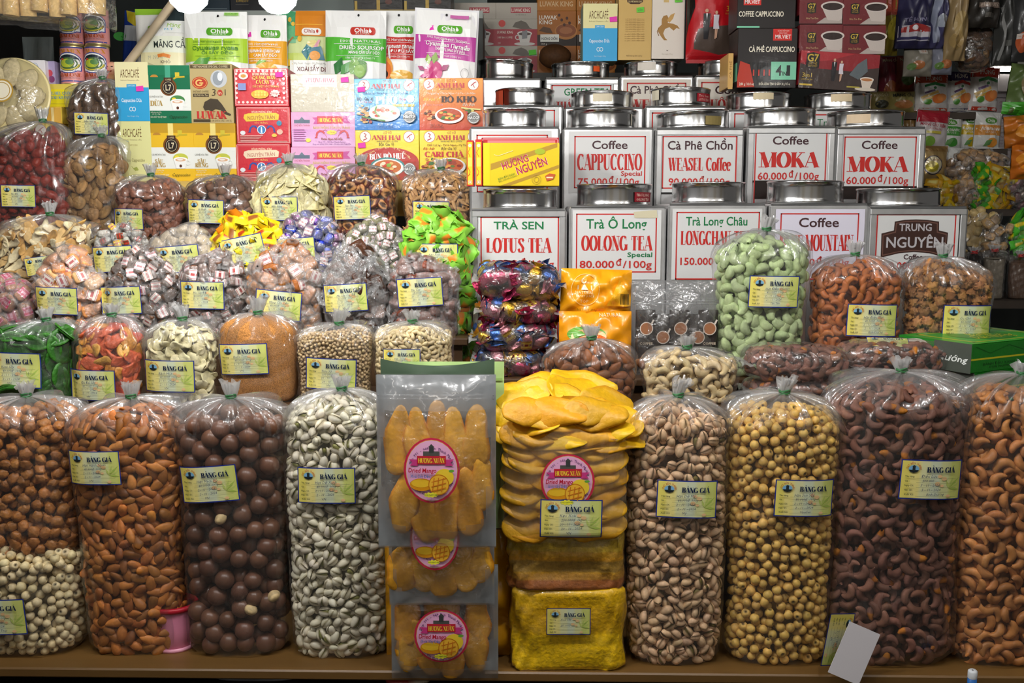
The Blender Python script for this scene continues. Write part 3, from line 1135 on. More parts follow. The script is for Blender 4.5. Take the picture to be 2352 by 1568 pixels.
def fill(P, kind, loc, name, label, cat, group, nind, rng, vis=None, core=None, sc=1.0, layers=2, stuff=None, cover=.05, spin=None):
    """P: surface grid of the heap in local coordinates; the pieces that show largest become objects, the rest one heap"""
    vs, sp, sink, tilt, mats, cv = KINDS[kind]
    sp, sink = sp * sc, sink * sc
    loc = np.array(loc)
    eye = np.array((0, 0, CZ))

    def face(pos, nor):
        d = eye - (pos + loc)
        d /= np.linalg.norm(d, axis=-1)[..., None]
        return (d * nor).sum(-1)

    pts = surf_points(P, sp, rng, lambda p, n: face(p, n) > -.25)
    F_ = face(np.array([q[0] for q in pts]), np.array([q[1] for q in pts]))
    if vis is not None:         # what a nearer row hides counts as not seen
        V_ = np.array([vis(q[0] + loc) for q in pts])
        F_ = np.where(V_, F_, -1)
    order = np.argsort(-F_)
    me = kind_meshes(kind)
    mb = MB()

    def tint():
        f = math.exp(rng.gauss(0, cv * .6))
        return np.array((f, f * (1 + rng.gauss(0, cv * .12)), f * (1 + rng.gauss(0, cv * .2))))
    for r, i in enumerate(order):
        p, n = pts[i]
        M = frame_mat(p - n * sink, n, tilt, rng, sc * rng.uniform(.9, 1.08), spin)
        v = rng.randrange(len(vs))
        if r < nind and F_[i] > cover:
            M[:3, 3] += loc
            put_obj(name, me[v], M, tint(), label, cat, group)
        else:
            mb.raw(vs[v], M, tint())
    if layers > 1:
        for p, n in surf_points(P, sp, rng, lambda p, n: face(p, n) > -.1, 6):
            mb.raw(vs[rng.randrange(len(vs))], frame_mat(p - n * sink * 2.2, n, tilt * 1.3, rng, sc), tint() * .9)  # deeper pieces darkened in colour: shade of the gaps painted in
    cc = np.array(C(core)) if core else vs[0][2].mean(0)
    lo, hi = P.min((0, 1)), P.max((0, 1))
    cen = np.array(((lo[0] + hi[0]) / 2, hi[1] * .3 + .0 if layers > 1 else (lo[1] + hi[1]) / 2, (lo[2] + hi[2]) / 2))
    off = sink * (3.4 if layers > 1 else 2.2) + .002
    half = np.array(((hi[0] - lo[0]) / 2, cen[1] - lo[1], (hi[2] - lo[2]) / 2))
    mb.grid(cen + (P - cen) * np.maximum(.25, 1 - off / half), cc * .8, wrap=False)  # core colour darkened as well, painted shade between the pieces
    o = mb.build(name + '_heap', mats)
    o.location = loc
    tag(o, stuff or ('more of the ' + label), cat, kind='stuff')
    return o
# ---------------------------------------------------------------- price cards
_hand = {}


def card_ops(ink, lines, x0=0.0, y0=0.0, w=130.0, h=80.0):
    """printed price card in a 130 x 80 frame"""
    NV, BL = '1d2a66', '24358c'
    ink.f(-2.5, -2.5, w + 2.5, h + 2.5, 3.2, BL)
    n = 18
    gx, gy = np.meshgrid(np.linspace(0, w, n + 1), np.linspace(0, h, n))
    base = {0: 'e8da6c', 1: 'ecdf8c', 2: 'e0dfac', 3: 'd2dabc', 4: 'd6d89c', 5: 'ced478', 6: 'cacc60'}
    cc = np.array([[np.array(C(base[i // 3])) * (1.0 if j < n - 1 else .97) for i in range(n + 1)] for j in range(n)]).reshape(-1, 3)
    f = [(j * (n + 1) + i, (j + 1) * (n + 1) + i, (j + 1) * (n + 1) + i + 1, j * (n + 1) + i + 1) for j in range(n - 1) for i in range(n)]
    ink.put(np.stack((gx.ravel(), gy.ravel()), 1), f, cc)
    for a, ln in ((20, 38), (45, 34), (70, 28), (-5, 30), (110, 20)):     # pale green leaves printed on the right
        q = math.radians(a)
        ink.p([(104, 58), (104 + ln * .5 * math.cos(q) - 2.5 * math.sin(q), 58 - ln * .5 * math.sin(q) - 2.5 * math.cos(q)), (min(129, 104 + ln * math.cos(q)), 58 - ln * math.sin(q)), (104 + ln * .5 * math.cos(q) + 2.5 * math.sin(q), 58 - ln * .5 * math.sin(q) + 2.5 * math.cos(q))], 'a8c058' if a % 2 else 'bccc6c')
    for x, y, r in ((82, 32, 5), (92, 37, 6), (78, 48, 6), (88, 52, 4), (104, 74, 5)):
        ink.e(x, y, r, r * .7, 'e8c08c')
    ink.e(24, 17, 11, 8, '7fb4d8')
    ink.p([(13.5, 19), (34.5, 19), (32, 23), (24, 25.5), (16, 23)], '20282c')
    ink.r(21, 12, 27, 21, '2a3436')
    ink.p([(19.5, 12), (24, 8.5), (28.5, 12)], '303a3a')
    ink.arc_t('CHỢ BẾN THÀNH', 24, 19, 14.5, 4.2, 'b83a20', 90, 170)
    ink.t('BẢNG GIÁ', 83, 18, 11.5, '1c2a48', 62, 's')
    for i, q in enumerate(('Tên hàng', 'Giá :', 'Ngày SX:', 'Hạn SD:', 'Xuất Xứ:')):
        y = 33 + 9.6 * i
        ink.t(q, 7, y, 3.6, '4a5038', al='l', b=.02)
        ink.r(31, y + 3, 120, y + 3.5, '8a8c60')
    for i, q in enumerate(lines):
        if q:
            ink.t(q, 40 + (i % 2) * 3 + (14 if i == 4 else 0), 32 + 9.6 * i, 6.2 if i == 0 else 5.4, '4a5468', al='l', sh=.25, res=1, rot=2)


def nprof(u, n):
    return max(0.0, 1 - abs(u) ** n) ** (1 / n)


class Bag:
    """tied clear bag: local origin at the middle of its base"""
    def __init__(s, x0, x1, ytie, ysh, zb, Y, deep=.62, n=2.7, taper=.08, fill=.975, xt=None, open_=False, bot=.05, seed=0, cdome=None):
        s.k = S((ytie + PY(zb, Y)) / 2, Y)
        s.a = (x1 - x0) / 2 * s.k - .002
        s.b = s.a * deep
        s.Y, s.zb, s.n, s.tap, s.open = Y, zb, n, taper, open_
        s.px = (x0 + x1) / 2
        s.H = ZP(ytie, Y + s.b) - zb
        s.sh = min(.93, (ZP(ysh, Y + s.b * .5) - zb) / s.H)
        s.loc = Vector((W(s.px, (ytie + ysh) / 2, Y).x, Y + s.b, zb + .0015))
        s.xt = 0 if xt is None else (xt - s.px) * s.k
        s.rn = .006
        s.bot = bot
        s.fill = fill
        s.rng = random.Random(seed)
        s.seed = seed
        r = s.rng
        s.ph = [r.random() * 6.28 for _ in range(12)]
        s.fq = [r.choice((5, 7)), r.choice((9, 11)), r.choice((14, 17)), r.choice((23, 26))]

    def prof(s, t, c=False):
        """half width as a share of a at height share t"""
        w = 1 - s.tap * max(0, 1 - t / s.sh) ** 1.2
        if t < s.bot:
            w *= .86 + .14 * math.sqrt(max(0, 1 - (1 - t / s.bot) ** 2))
        w *= 1 + .018 * math.sin(7 * t + s.ph[0]) + .012 * math.sin(15 * t + s.ph[1])
        top = s.fill if c else 1.0
        if t > s.sh and not s.open:
            u = min(1, (t - s.sh) / (top - s.sh))
            e = 2.0 if c else 1.85
            d = max(0, 1 - u ** e) ** (1 / e)
            w *= d
        elif s.open and c and t > s.sh:
            u = min(1, (t - s.sh) / (1 - s.sh))
            w *= max(0, 1 - u ** 1.7) ** (1 / 1.7)
        return w

    def shift(s, t):
        u = max(0, (t - s.sh) / (1 - s.sh))
        return s.xt * u ** 1.5

    def ring(s, t, th, w, ins=0.0):
        c, q = np.cos(th), np.sin(th)
        e = 2 / s.n
        A, B = max(1e-4, s.a * w - ins), max(1e-4, s.b * w - ins)
        return np.stack((A * np.sign(c) * np.abs(c) ** e + s.shift(t), B * np.sign(q) * np.abs(q) ** e, np.full_like(c, s.H * t)), -1)

    def content(s, ins=.003, N=60, NS=40):
        # front and sides, top to bottom; theta runs so that normals point outward
        th = np.linspace(pi * 1.12, -pi * .12 - pi, N) * 1.0
        th = np.linspace(-pi * 1.06, pi * .06, N)
        top = 1.0 if s.open else s.fill
        u = np.linspace(0, 1, NS)
        t = np.where(u < .55, u / .55 * s.sh, 0)
        tt = [s.sh * k for k in np.linspace(0.005, 1, 24)] + [s.sh + (top - s.sh) * math.sin(k * pi / 2) for k in np.linspace(.05, 1, 18)]
        P = np.array([s.ring(q, th, s.prof(q, True), ins) for q in tt])
        # lumps on top
        d = .012 * np.sin(P[..., 0] * 60 + s.ph[2]) * np.sin(P[..., 1] * 70 + s.ph[3])
        P[..., 2] += np.where(np.array(tt)[:, None] > s.sh, d * .5, 0)
        return P

    def film(s):
        N = 132
        th = np.linspace(0, 2 * pi, N, endpoint=False)
        rows = []
        if s.open:
            tt = list(np.linspace(0.0, s.sh * 1.02, 26))
        else:
            tt = list(np.linspace(0.0, s.sh, 26)) + [s.sh + (1 - s.sh) * (1 - (1 - k) ** 2.0) for k in np.linspace(.04, .985, 26)]
        mask = .5 + .5 * np.sin(2 * th + s.ph[9]) * np.sin(3 * th + s.ph[10])
        for t in tt:
            w = s.prof(t)
            u = max(0, (t - s.sh) / (1 - s.sh))
            P = s.ring(t, th, max(w, s.rn / s.a))
            # pleats gather towards the tie and run out below the shoulder
            v = max(0, min(1.6, (t - s.sh + .22 * (1 - s.sh) + .06) / (1 - s.sh)))
            amp = .0015 + .021 * v ** 1.2 * min(1, w + .1)
            d = sum(A * (1 - np.abs(np.sin(f * th / 2 + p + 1.1 * math.sin(3 * t + p)))) ** 2 for f, p, A in zip(s.fq, s.ph[4:8], (.7, .9, .7, .5))) - .55
            wr = .0012 * np.sin(26 * t + 3 * th + s.ph[8]) * np.sin(9 * th - 11 * t + s.ph[11])
            off = d * amp * (.35 + .65 * mask if t > s.sh else .5 + .5 * mask) + wr
            c, q = np.cos(th), np.sin(th)
            P[:, 0] += np.where(off > 0, off * (.25 + .75 * np.abs(q)), off) * c
            P[:, 1] += off * q
            P[:, 2] += np.where(t > s.sh, off * .6 * (1 - u * .5), 0)
            if s.open and t == tt[-1]:
                P[:, 2] += .006 * np.sin(5 * th + s.ph[2]) + .004 * np.sin(11 * th)
            rows.append(P)
        s.ft = np.array(tt)
        return np.array(rows)

    def film_col(s):
        N = 132
        th = np.linspace(0, 2 * pi, N, endpoint=False)
        v = np.clip((s.ft - s.sh) / (1 - s.sh), 0, 1)[:, None]
        g = .35 + .65 * (.5 + .5 * np.sin(s.fq[1] * th + s.ph[5])) * (.5 + .5 * np.sin(s.fq[0] * th + s.ph[6]))
        c = 1 - np.clip(v ** 2.2 * .9 + .5 * v * g, 0, 1) * .75
        return np.repeat(c[..., None], 3, 2)

    def front(s, x, z):
        """y of the film's front at x, z"""
        t = np.clip(z / s.H, 0, 1)
        w = np.vectorize(s.prof)(t)
        u = np.clip(np.abs((x - 0) / (s.a * w + 1e-6)), 0, .97)
        return -s.b * w * (1 - u ** s.n) ** (1 / s.n)


def neck_parts(root, b, ht, lean=0.0, tie='2c6a3a'):
    """gathered end above the tie, and the tie"""
    rng = b.rng
    x, z = b.xt, b.H
    mb = MB()
    N = 40
    th = np.linspace(0, 2 * pi, N, endpoint=False)
    rows = []
    for k in np.linspace(0, 1, 9):
        r = .0056 + .0036 * k ** 1.2
        rr = r * (1 + (.16 + .4 * k) * np.sin(6 * th + b.ph[0] + k) * .6 + .3 * k * np.sin(11 * th + b.ph[1]))
        zz = z - .002 + ht * k + (0.18 * ht * k * np.sin(4 * th + b.ph[2]) + .1 * ht * k * np.sin(9 * th + b.ph[3]) if k > .7 else 0)
        rows.append(np.stack((x + lean * ht * k * k + rr * np.cos(th) * 1.1, rr * np.sin(th) * .8, zz + 0 * th), -1))
    mb.grid(np.array(rows), 'ffffff', wrap=True)
    rows = [np.stack((x + lean * ht * k * k + .005 * (1 + k) * np.cos(3 * th) * np.cos(th), .005 * (1 + k) * np.cos(3 * th) * np.sin(th), z + ht * .9 * k + 0 * th), -1) for k in np.linspace(0, 1, 5)]
    mb.grid(np.array(rows), 'ffffff', wrap=True)
    mb.build('gathered_neck', NECK, root)
    mb = MB()
    for dz in (-.0012, .0012, .0035):
        mb.tube([(x + .0064 * math.cos(a), .0064 * math.sin(a), z + dz + .0008 * math.sin(2 * a + dz * 900)) for a in np.linspace(0, 2 * pi, 25)], .0012, tie, n=6)
    mb.build('rubber_band', PLAST, root, 'green rubber band')


def card(root, b, px, py, w, rot, lines, name='price_card', dy=.0035):
    """a price card lying on the front of the bag"""
    k = b.k
    cx, cz = (px - W_x(b)) * k, ZP(py, b.Y) - b.zb
    c, d = math.cos(math.radians(rot)), math.sin(math.radians(rot))
    sc = w / 130

    def mp(x, y, lift):
        x, y = (np.asarray(x, float) - 65) * sc * k, (40 - np.asarray(y, float)) * sc * k
        X, Z = cx + x * c - y * d, cz + x * d + y * c
        return X, b.front(X, Z) - dy - lift, Z
    mb = MB()
    ink = Ink(mb, mp, sub=8, eps=.00008)
    card_ops(ink, lines)
    mb.build(name, GLOSSP, root)


def W_x(b):
    return b.px


def H(name, price='40.000đ  100g', a='2 - 11 - 2023', z='2 - 11 - 2024', o='VN'):
    return (name, price, a, z, o)


def vis_above(y):
    return lambda p: PY(p[2], p[1]) < y


def tied_bag(label, x0, x1, ytie, ysh, zb, Y, kind=None, nut=None, nind=0, cardspec=None, neck=24, lean=0.0, vis=None, core=None, sc=1.0, name='food_bag', film=None, layers=2, **kw):
    b = Bag(x0, x1, ytie, ysh, zb, Y, **kw)
    root = thing(name, label, 'bag', b.loc)
    fm = b.film()
    MB().grid(fm, b.film_col(), wrap=True).build('clear_film', film or FILM, root)
    if not b.open:
        neck_parts(root, b, neck * b.k, lean)
    if cardspec:
        card(root, b, *cardspec)
    if kind:
        nm, lb, ct, gr = nut
        fill(b.content(), kind, b.loc, nm, lb, ct, gr, nind, b.rng, vis and vis_above(vis), core, sc, layers)
    return b, root
# ================================================================ front row of tall bags
L = lambda s: s
tied_bag('clear tied bag of amber dried fruit lying on the pale lotus seed bag', -150, 152, 912, 985, ZP(1300, 1.215), 1.215, 'longan', ('dried_longan', 'amber brown dried longan in the bag at the far left of the front row', 'dried fruit', 'dried longan in the far left bag'), 170, None, 34, xt=17, taper=.05, bot=.2, seed=1)
b, r = tied_bag('slumped clear bag of pale lotus seeds under the amber fruit bag', -150, 166, 1235, 1290, Z1, 1.2, 'pale_lotus', ('pale_lotus_seed', 'pale holed lotus seed in the slumped bag at the bottom left', 'lotus seed', 'pale lotus seeds at the bottom left'), 230, (-20, 1420, 132, 2, H('Hạt Sen', o='Đồng Tháp')), open_=True, taper=.12, bot=.25, seed=2)
tied_bag('tall clear bag of orange brown almonds in their skins', 122, 400, 915, 992, Z1, 1.205, 'almond', ('orange_almond', 'orange brown almond in the tall bag beside the macadamia bag', 'almond', 'orange almonds in the tall bag'), 290, (209, 1077, 121, 1.5, H('Hạt Hạnh Nhân')), 36, xt=270, taper=.17, seed=3)
b, r = tied_bag('tall clear bag of dark brown macadamia nuts', 376, 644, 915, 985, Z1, 1.205, 'macadamia', ('macadamia_nut', 'dark brown round macadamia nut in the tall bag', 'macadamia', 'macadamias in the tall bag'), 170, (473, 1114, 131, 5, H('Hạt Maca Vỏ')), 38, xt=508, taper=.09, seed=4)
for x, y, lb in ((493, 1200, 'pale shelled macadamia kernel lying under the price card'), (553, 1414, 'round pale macadamia kernel low in the bag'), (604, 1388, 'pale macadamia kernel seen end on near the bag edge')):
    z = ZP(y, 1.2) - b.zb
    lx = (x - b.px) * b.k
    yy = float(b.front(np.array(lx), np.array(z)))
    M = frame_mat(np.array((lx, yy + .007, z)) + np.array(b.loc), (0, -1, .2), .4, R, 1.0)
    if 'kern' not in _me:
        m = MB()
        m.raw(pack(ellip(random.Random(3), .0175, .0145, .0145, 'e8cc98', .05, 3)))
        _me['kern'] = m.mesh('macadamia_kernel', [NUT])
    put_obj('macadamia_kernel', _me['kern'], M, (1, 1, 1), lb, 'nut', 'shelled kernels in the macadamia bag')
tied_bag('tall clear bag of white green pistachios', 632, 890, 897, 975, Z1, 1.2, 'pistachio', ('white_pistachio', 'whitish split pistachio in the tall bag left of the mango pouches', 'pistachio', 'white pistachios in the tall bag'), 300, (746, 1116, 128, 0, H('Hạt Dẻ Xanh')), 34, xt=772, taper=.05, seed=5)
tied_bag('tall clear bag of tan pink pistachios', 1446, 1694, 912, 990, Z1, 1.18, 'tan_pistachio', ('tan_pistachio', 'tan pink pistachio in the tall bag right of the mango stack', 'pistachio', 'tan pistachios in the tall bag'), 300, (1582, 1148, 134, -2, H('Hạt Dẻ Mỹ', '60.000đ  100g', o='Mỹ')), 42, .25, xt=1570, taper=.07, seed=6)
tied_bag('tall clear bag of yellow lotus seeds', 1684, 1960, 905, 985, Z1, 1.18, 'lotus', ('yellow_lotus_seed', 'yellow dried lotus seed in the tall bag', 'lotus seed', 'yellow lotus seeds in the tall bag'), 300, (1855, 1146, 133, -1.5, H('Hạt Sen Sấy', '50.000đ  100g', o='VinaSen')), 38, .2, xt=1824, taper=.09, seed=7)
tied_bag('largest tall clear bag of dark cashews in their skins', 1930, 2272, 855, 945, Z1 - .0, 1.175, 'skin_cashew', ('skin_on_cashew', 'purplish brown skin on cashew in the largest bag', 'cashew', 'skin on cashews in the largest bag'), 300, (2150, 1104, 142, -2.5, H('Điều Lụa', '300.000', '5 - 11 - 2023', '5 - 11 - 2024', 'Bình Dương')), 32, xt=2110, taper=.08, seed=8)
tied_bag('clear bag of roasted cashews cut by the right edge of the photo', 2236, 2520, 862, 950, Z1 - .0, 1.175, 'big_cashew', ('roasted_cashew', 'brown roasted cashew in the bag at the right edge', 'cashew', 'roasted cashews at the right edge'), 150, None, 30, xt=2390, taper=.07, seed=9)

# pink pot between the almond and macadamia bags
f = Face(338, 1402, 404, 1500, 1.222, Z1)
t = thing('plastic_pot', 'pink plastic pot with a red rim half hidden by the almond bag', 'pot', f.loc + Vector((.008, .028, 0)))
MB().lathe([(.001, .0), (.022, 0), (.024, .002), (.026, .03), (.028, .058)], 'e08aa8', n=32).build('body', PLAST, t)
MB().lathe([(.027, .054), (.0305, .055), (.031, .06), (.028, .062), (.026, .056)], 'b0182c', n=32).build('rim', PLAST, t, 'red rim')
MB().lathe([(.024, .0), (.0265, .0), (.0265, .004), (.024, .005)], 'e8a0b8', n=32).build('foot', PLAST, t)

# ================================================================ dried mango pouches
def pillow(w, h, d, n=17, m=23, edge=.05, rng=R, bias=0.0, wr=.0015):
    U, Vv = np.meshgrid(np.linspace(-1, 1, n), np.linspace(0, 1, m))
    b = np.clip((1 - np.abs(U) ** 2.2), 0, 1) ** .6 * np.clip(1 - np.abs(2 * np.clip((Vv + bias) / (1 + bias), 0, 1) - 1) ** 2.6, 0, 1) ** .7
    p = [rng.random() * 6 for _ in range(4)]
    c = wr * (np.sin(9 * U + 14 * Vv + p[0]) + np.sin(17 * Vv - 7 * U + p[1]) + .6 * np.sin(31 * U * Vv + p[2]))
    return U * w / 2, -b * d - .0012 + c * np.minimum(1, b * 3 + .15), Vv * h, b


def mango_slices(lst, Y, group, lab, col='f0b034'):
    for i, (x, y, ln, wd, a) in enumerate(lst):
        rg = random.Random(i * 7 + int(x))
        m = MB()
        m.raw(pack(slab(rg, ln, wd, .011, col, .2, 'd88c1c')))
        o = m.build('mango_slice', [MANGO])
        p = W(x, y, Y)
        c, s = math.cos(math.radians(a)), math.sin(math.radians(a))
        o.matrix_world = Matrix(((c, s * .0 + s, 0, p.x), (0, 0, -1, p.y), (s, -c, 0, p.z), (0, 0, 0, 1)))
        f = rg.uniform(.85, 1.1)
        o.color = (f, f * rg.uniform(.92, 1.02), f * .95, 1)
        tag(o, lab, 'dried mango', group)


def mango_sticker_ops(cx, cy, rx, ry, full=True):
    k = rx / 62
    q = lambda x, y: (cx + x * k, cy + y * ry / 72)
    D = []
    D += [('e', cx, cy, rx, ry, 'c8284c'), ('e', cx, cy, rx * .925, ry * .94, 'd8b040'), ('e', cx, cy, rx * .91, ry * .925, 'e4a8cc')]
    D += [('a', 'Shop 991 - 949 Ben Thanh Market', cx, cy, rx * .8, 6 * k, '5a2a6a', 90, 150), ('a', 'H/P : 076 6219 656 - 070 7284 776', cx, cy, rx * .85, 5.4 * k, '4a2a5a', 270, 120, True)]
    X, Yy = q(0, -40)
    D += [('r', X - 18 * k, Yy - 3 * k, X + 18 * k, Yy + 7 * k, '50504c'), ('r', X - 5 * k, Yy - 13 * k, X + 5 * k, Yy, '3a3c3c'), ('p', [(X - 7 * k, Yy - 12 * k), (X, Yy - 19 * k), (X + 7 * k, Yy - 12 * k)], '444644')]
    X, Yy = q(0, -24)
    D += [('p', [(X - 50 * k, Yy - 1 * k), (X - 30 * k, Yy - 1 * k), (X - 30 * k, Yy + 13 * k), (X - 48 * k, Yy + 13 * k), (X - 42 * k, Yy + 6 * k)], 'c83c80'), ('p', [(X + 50 * k, Yy - 1 * k), (X + 30 * k, Yy - 1 * k), (X + 30 * k, Yy + 13 * k), (X + 48 * k, Yy + 13 * k), (X + 42 * k, Yy + 6 * k)], 'c83c80'),
          ('r', X - 32 * k, Yy - 9 * k, X + 32 * k, Yy + 9 * k, 'c02838'), ('t', 'HƯƠNG XUÂN', X, Yy + 1 * k, 10 * k, 'f0c83c', 58 * k, {'font': 's'})]
    X, Yy = q(-22, 30)
    D += [('e', X, Yy, 26 * k, 14 * k, 'e0961c'), ('e', X - 2 * k, Yy - 3 * k, 21 * k, 9 * k, 'f0c030')]
    X, Yy = q(28, 14)
    D += [('e', X, Yy, 21 * k, 19 * k, 'f0cc38'), ('e', X + 16 * k, Yy - 14 * k, 6 * k, 3 * k, '6aa83c')]
    X, Yy = q(16, 30)
    D += [('e', X, Yy, 23 * k, 23 * k, 'c87818'), ('e', X, Yy, 21 * k, 21 * k, 'f0b838')]
    for d in (-10, 0, 10):
        D += [('s', [(X - 16 * k, Yy + d * k + 4 * k), (X + 16 * k, Yy + d * k - 4 * k)], 2 * k, 'd07820'), ('s', [(X + d * k, Yy - 16 * k), (X + d * k - 4 * k, Yy + 16 * k)], 2 * k, 'd07820')]
    X, Yy = q(-20, -2)
    D += [('t', 'Dried Mango', X, Yy, 9.5 * k, 'b8142c', 62 * k, {'b': .03, 'sh': .08})]
    X, Yy = q(-24, 11)
    D += [('t', 'Xoài Sấy Dẻo', X, Yy, 6.5 * k, '3a78c0', 44 * k)]
    X, Yy = q(-2, 52)
    D += [('p', [(X + (13 if i % 2 else 17) * k * math.cos(i * pi / 10), Yy - (4.5 if i % 2 else 6.5) * k * math.sin(i * pi / 10)) for i in range(20)], 'f4ec40'), ('t', '100% NATURE', X, Yy, 3.2 * k, '3a7a2a')]
    return D


def mango_pouch(label, x0, y0, x1, y1, Y, rot, sticker, slices, zip_=None, d=.029, seed=1):
    f = Face(x0, y0, x1, y1, Y)
    t = thing('mango_pouch', label, 'pouch', f.loc, rot)
    rg = random.Random(seed)
    X, Yb, Z, b = pillow(f.w, f.h, d, 25, 33, rng=rg)
    # clear window over the middle, milky silver margin round it
    n, m = X.shape[1], X.shape[0]
    U, V = X / (f.w / 2), Z / f.h
    top = .83 if zip_ else 1.1
    win = (np.abs(U) < .9 - .04 * np.sin(9 * V)) & (V < top) & (V > .1 + .1 * U ** 2)
    F1, F2 = [], []
    for j in range(m - 1):
        for i in range(n - 1):
            q = (j * n + i, j * n + i + 1, (j + 1) * n + i + 1, (j + 1) * n + i)
            (F1 if win[j:j + 2, i:i + 2].mean() > .6 else F2).append(q)
    P = np.stack((X, Yb, Z), -1).reshape(-1, 3)
    MB().add(P, F1, 'ffffff', 0, 1).build('clear_window', FILMC, t)
    MB().add(P, F2, 'ffffff', 0, 1).build('silver_margin', MILKY, t)
    MB().grid(np.stack((X, .004 - Yb * .25, Z), -1)[:, ::-1], 'aab0b4').build('back_sheet', SILV, t, 'silver back sheet')
    if zip_:
        mb = MB()
        for zy in zip_:
            z = f.h - (zy - y0) * f.kz
            mb.tube([(u * f.w / 2, -.003 - .004 * (1 - u * u), z) for u in np.linspace(-.97, .97, 12)], .0013, 'dfe3e6', n=6)
        mb.build('zip_closure', MILKY, t)
    if sticker:
        cx, cy, rx, ry = sticker
        mb = MB()

        def mp(px, py, lift):
            x, _, z = f.mp(np.asarray(px, float), np.asarray(py, float), 0)
            u, v = np.clip(x / (f.w / 2), -1, 1), np.clip(z / f.h, 0, 1)
            bb = np.clip(1 - np.abs(u) ** 2.2, 0, 1) ** .6 * np.clip(1 - np.abs(2 * v - 1) ** 2.6, 0, 1) ** .7
            return x, -bb * d - .0045 - lift, z
        Ink(mb, mp, 6).ops(mango_sticker_ops(cx, cy, rx, ry))
        mb.build('round_sticker', GLOSSP, t, 'round pink sticker')
    return f, t


mango_pouch('silver zip pouch of dried mango, topmost of the three in front', 866, 862, 1139, 1256, 1.135, (-.02, 0, 0), (996, 1064, 63, 73), None, (906, 914), seed=1)
mango_slices([(915, 1010, .085, .034, 84), (958, 1010, .08, .032, 92), (1003, 985, .07, .03, 88), (1047, 1010, .08, .032, 96), (1092, 1010, .085, .034, 87), (930, 1150, .08, .035, 82), (975, 1170, .085, .034, 97), (1025, 1165, .09, .034, 86), (1075, 1150, .085, .036, 95), (1105, 1110, .07, .03, 88)], 1.1325, 'mango slices in the topmost pouch', 'orange mango slice inside the topmost silver pouch')
mango_pouch('silver pouch of dried mango, middle one of the three in front', 893, 1150, 1135, 1388, 1.155, (-.02, 0, 0), (1002, 1222, 56, 70), None, None, .022, 2)
mango_slices([(925, 1305, .06, .04, 85), (970, 1300, .068, .034, 95), (1020, 1310, .07, .036, 88), (1070, 1300, .065, .036, 92), (1105, 1290, .055, .03, 86), (950, 1260, .05, .03, 90), (1050, 1262, .05, .03, 90)], 1.1525, 'mango slices in the middle pouch', 'orange mango slice inside the middle silver pouch')
mango_pouch('silver pouch of dried mango standing on the shelf, lowest of the three', 898, 1300, 1144, 1556, 1.172, (-.02, 0, 0), (1017, 1442, 62, 60), None, None, .022, 3)
mango_slices([(945, 1480, .07, .036, 80), (990, 1500, .06, .034, 95), (1040, 1500, .065, .036, 88), (1090, 1480, .075, .034, 94), (935, 1420, .07, .034, 86), (1095, 1420, .07, .034, 92), (1015, 1410, .07, .05, 90)], 1.1695, 'mango slices in the lowest pouch', 'orange mango slice inside the lowest silver pouch')


def plain_pouch(label, x0, y0, x1, y1, Y, col, rot=(0, 0, 0), d=.012, ops=(), name='foil_pouch', m=None, notch=0, seed=5, cat='pouch', wr=.0007, parts=None, zb=None):
    f = Face(x0, y0, x1, y1, Y, zb)
    t = thing(name, label, cat, f.loc, rot)
    rg = random.Random(seed)
    X, Yb, Z, b = pillow(f.w, f.h, d, 25, 31, rng=rg, wr=wr)
    if notch:
        Z = Z - notch * (1 - (X / (f.w / 2)) ** 2) * (Z / f.h) ** 8
    mb = MB()
    mb.grid(np.stack((X, Yb, Z), -1), col)
    mb.grid(np.stack((X, .001 - Yb * .5, Z), -1)[:, ::-1], col)
    p = rg.random()

    def mp(px, py, lift):
        x, _, z = f.mp(np.asarray(px, float), np.asarray(py, float), 0)
        from_u = np.clip((x / f.w + .5) * 24, 0, 23.999)
        from_v = np.clip(z / f.h * 30, 0, 29.999)
        i, j = from_u.astype(int), from_v.astype(int)
        a, c = from_u - i, from_v - j
        yy = Yb[j, i] * (1 - a) * (1 - c) + Yb[j, i + 1] * a * (1 - c) + Yb[j + 1, i] * (1 - a) * c + Yb[j + 1, i + 1] * a * c
        return x, yy - .0014 - lift * 1.5, z
    if ops:
        Ink(mb, mp, 10, .00026).ops(ops)
    mb.build('printed_sheet', m or POUCHM, t)
    for nm, o2, lb in parts or ():
        q = MB()
        Ink(q, mp, 3).ops(o2)
        q.build(nm, PRINT, t, lb)
    return f, t


plain_pouch('dark green zip pouch behind the topmost mango pouch', 876, 825, 1136, 1212, 1.195, '4a5e4a', (-.03, 0, 0), .006, notch=.009, seed=7, ops=[('r', 880, 858, 1132, 864, '5c7058'), ('r', 900, 980, 1115, 1200, '6a8a3c')])
plain_pouch('pale green zip pouch peeking out behind the dark green one', 925, 832, 1158, 1212, 1.222, 'b8d88c', (-.03, 0, 0), .006, seed=8, ops=[('r', 930, 868, 1154, 874, '9cc070')])
plain_pouch('orange gold foil bag standing behind the mango pouches', 886, 1215, 1176, 1520, 1.222, 'c88c14', (0, 0, 0), .02, seed=9, wr=.004, zb=Z1)

# ================================================================ open mango bag on two wrapped bricks
FILMB = film_mat('tight_film', haze=0.01, gloss=0.5, bump=0.7, bscale=60)


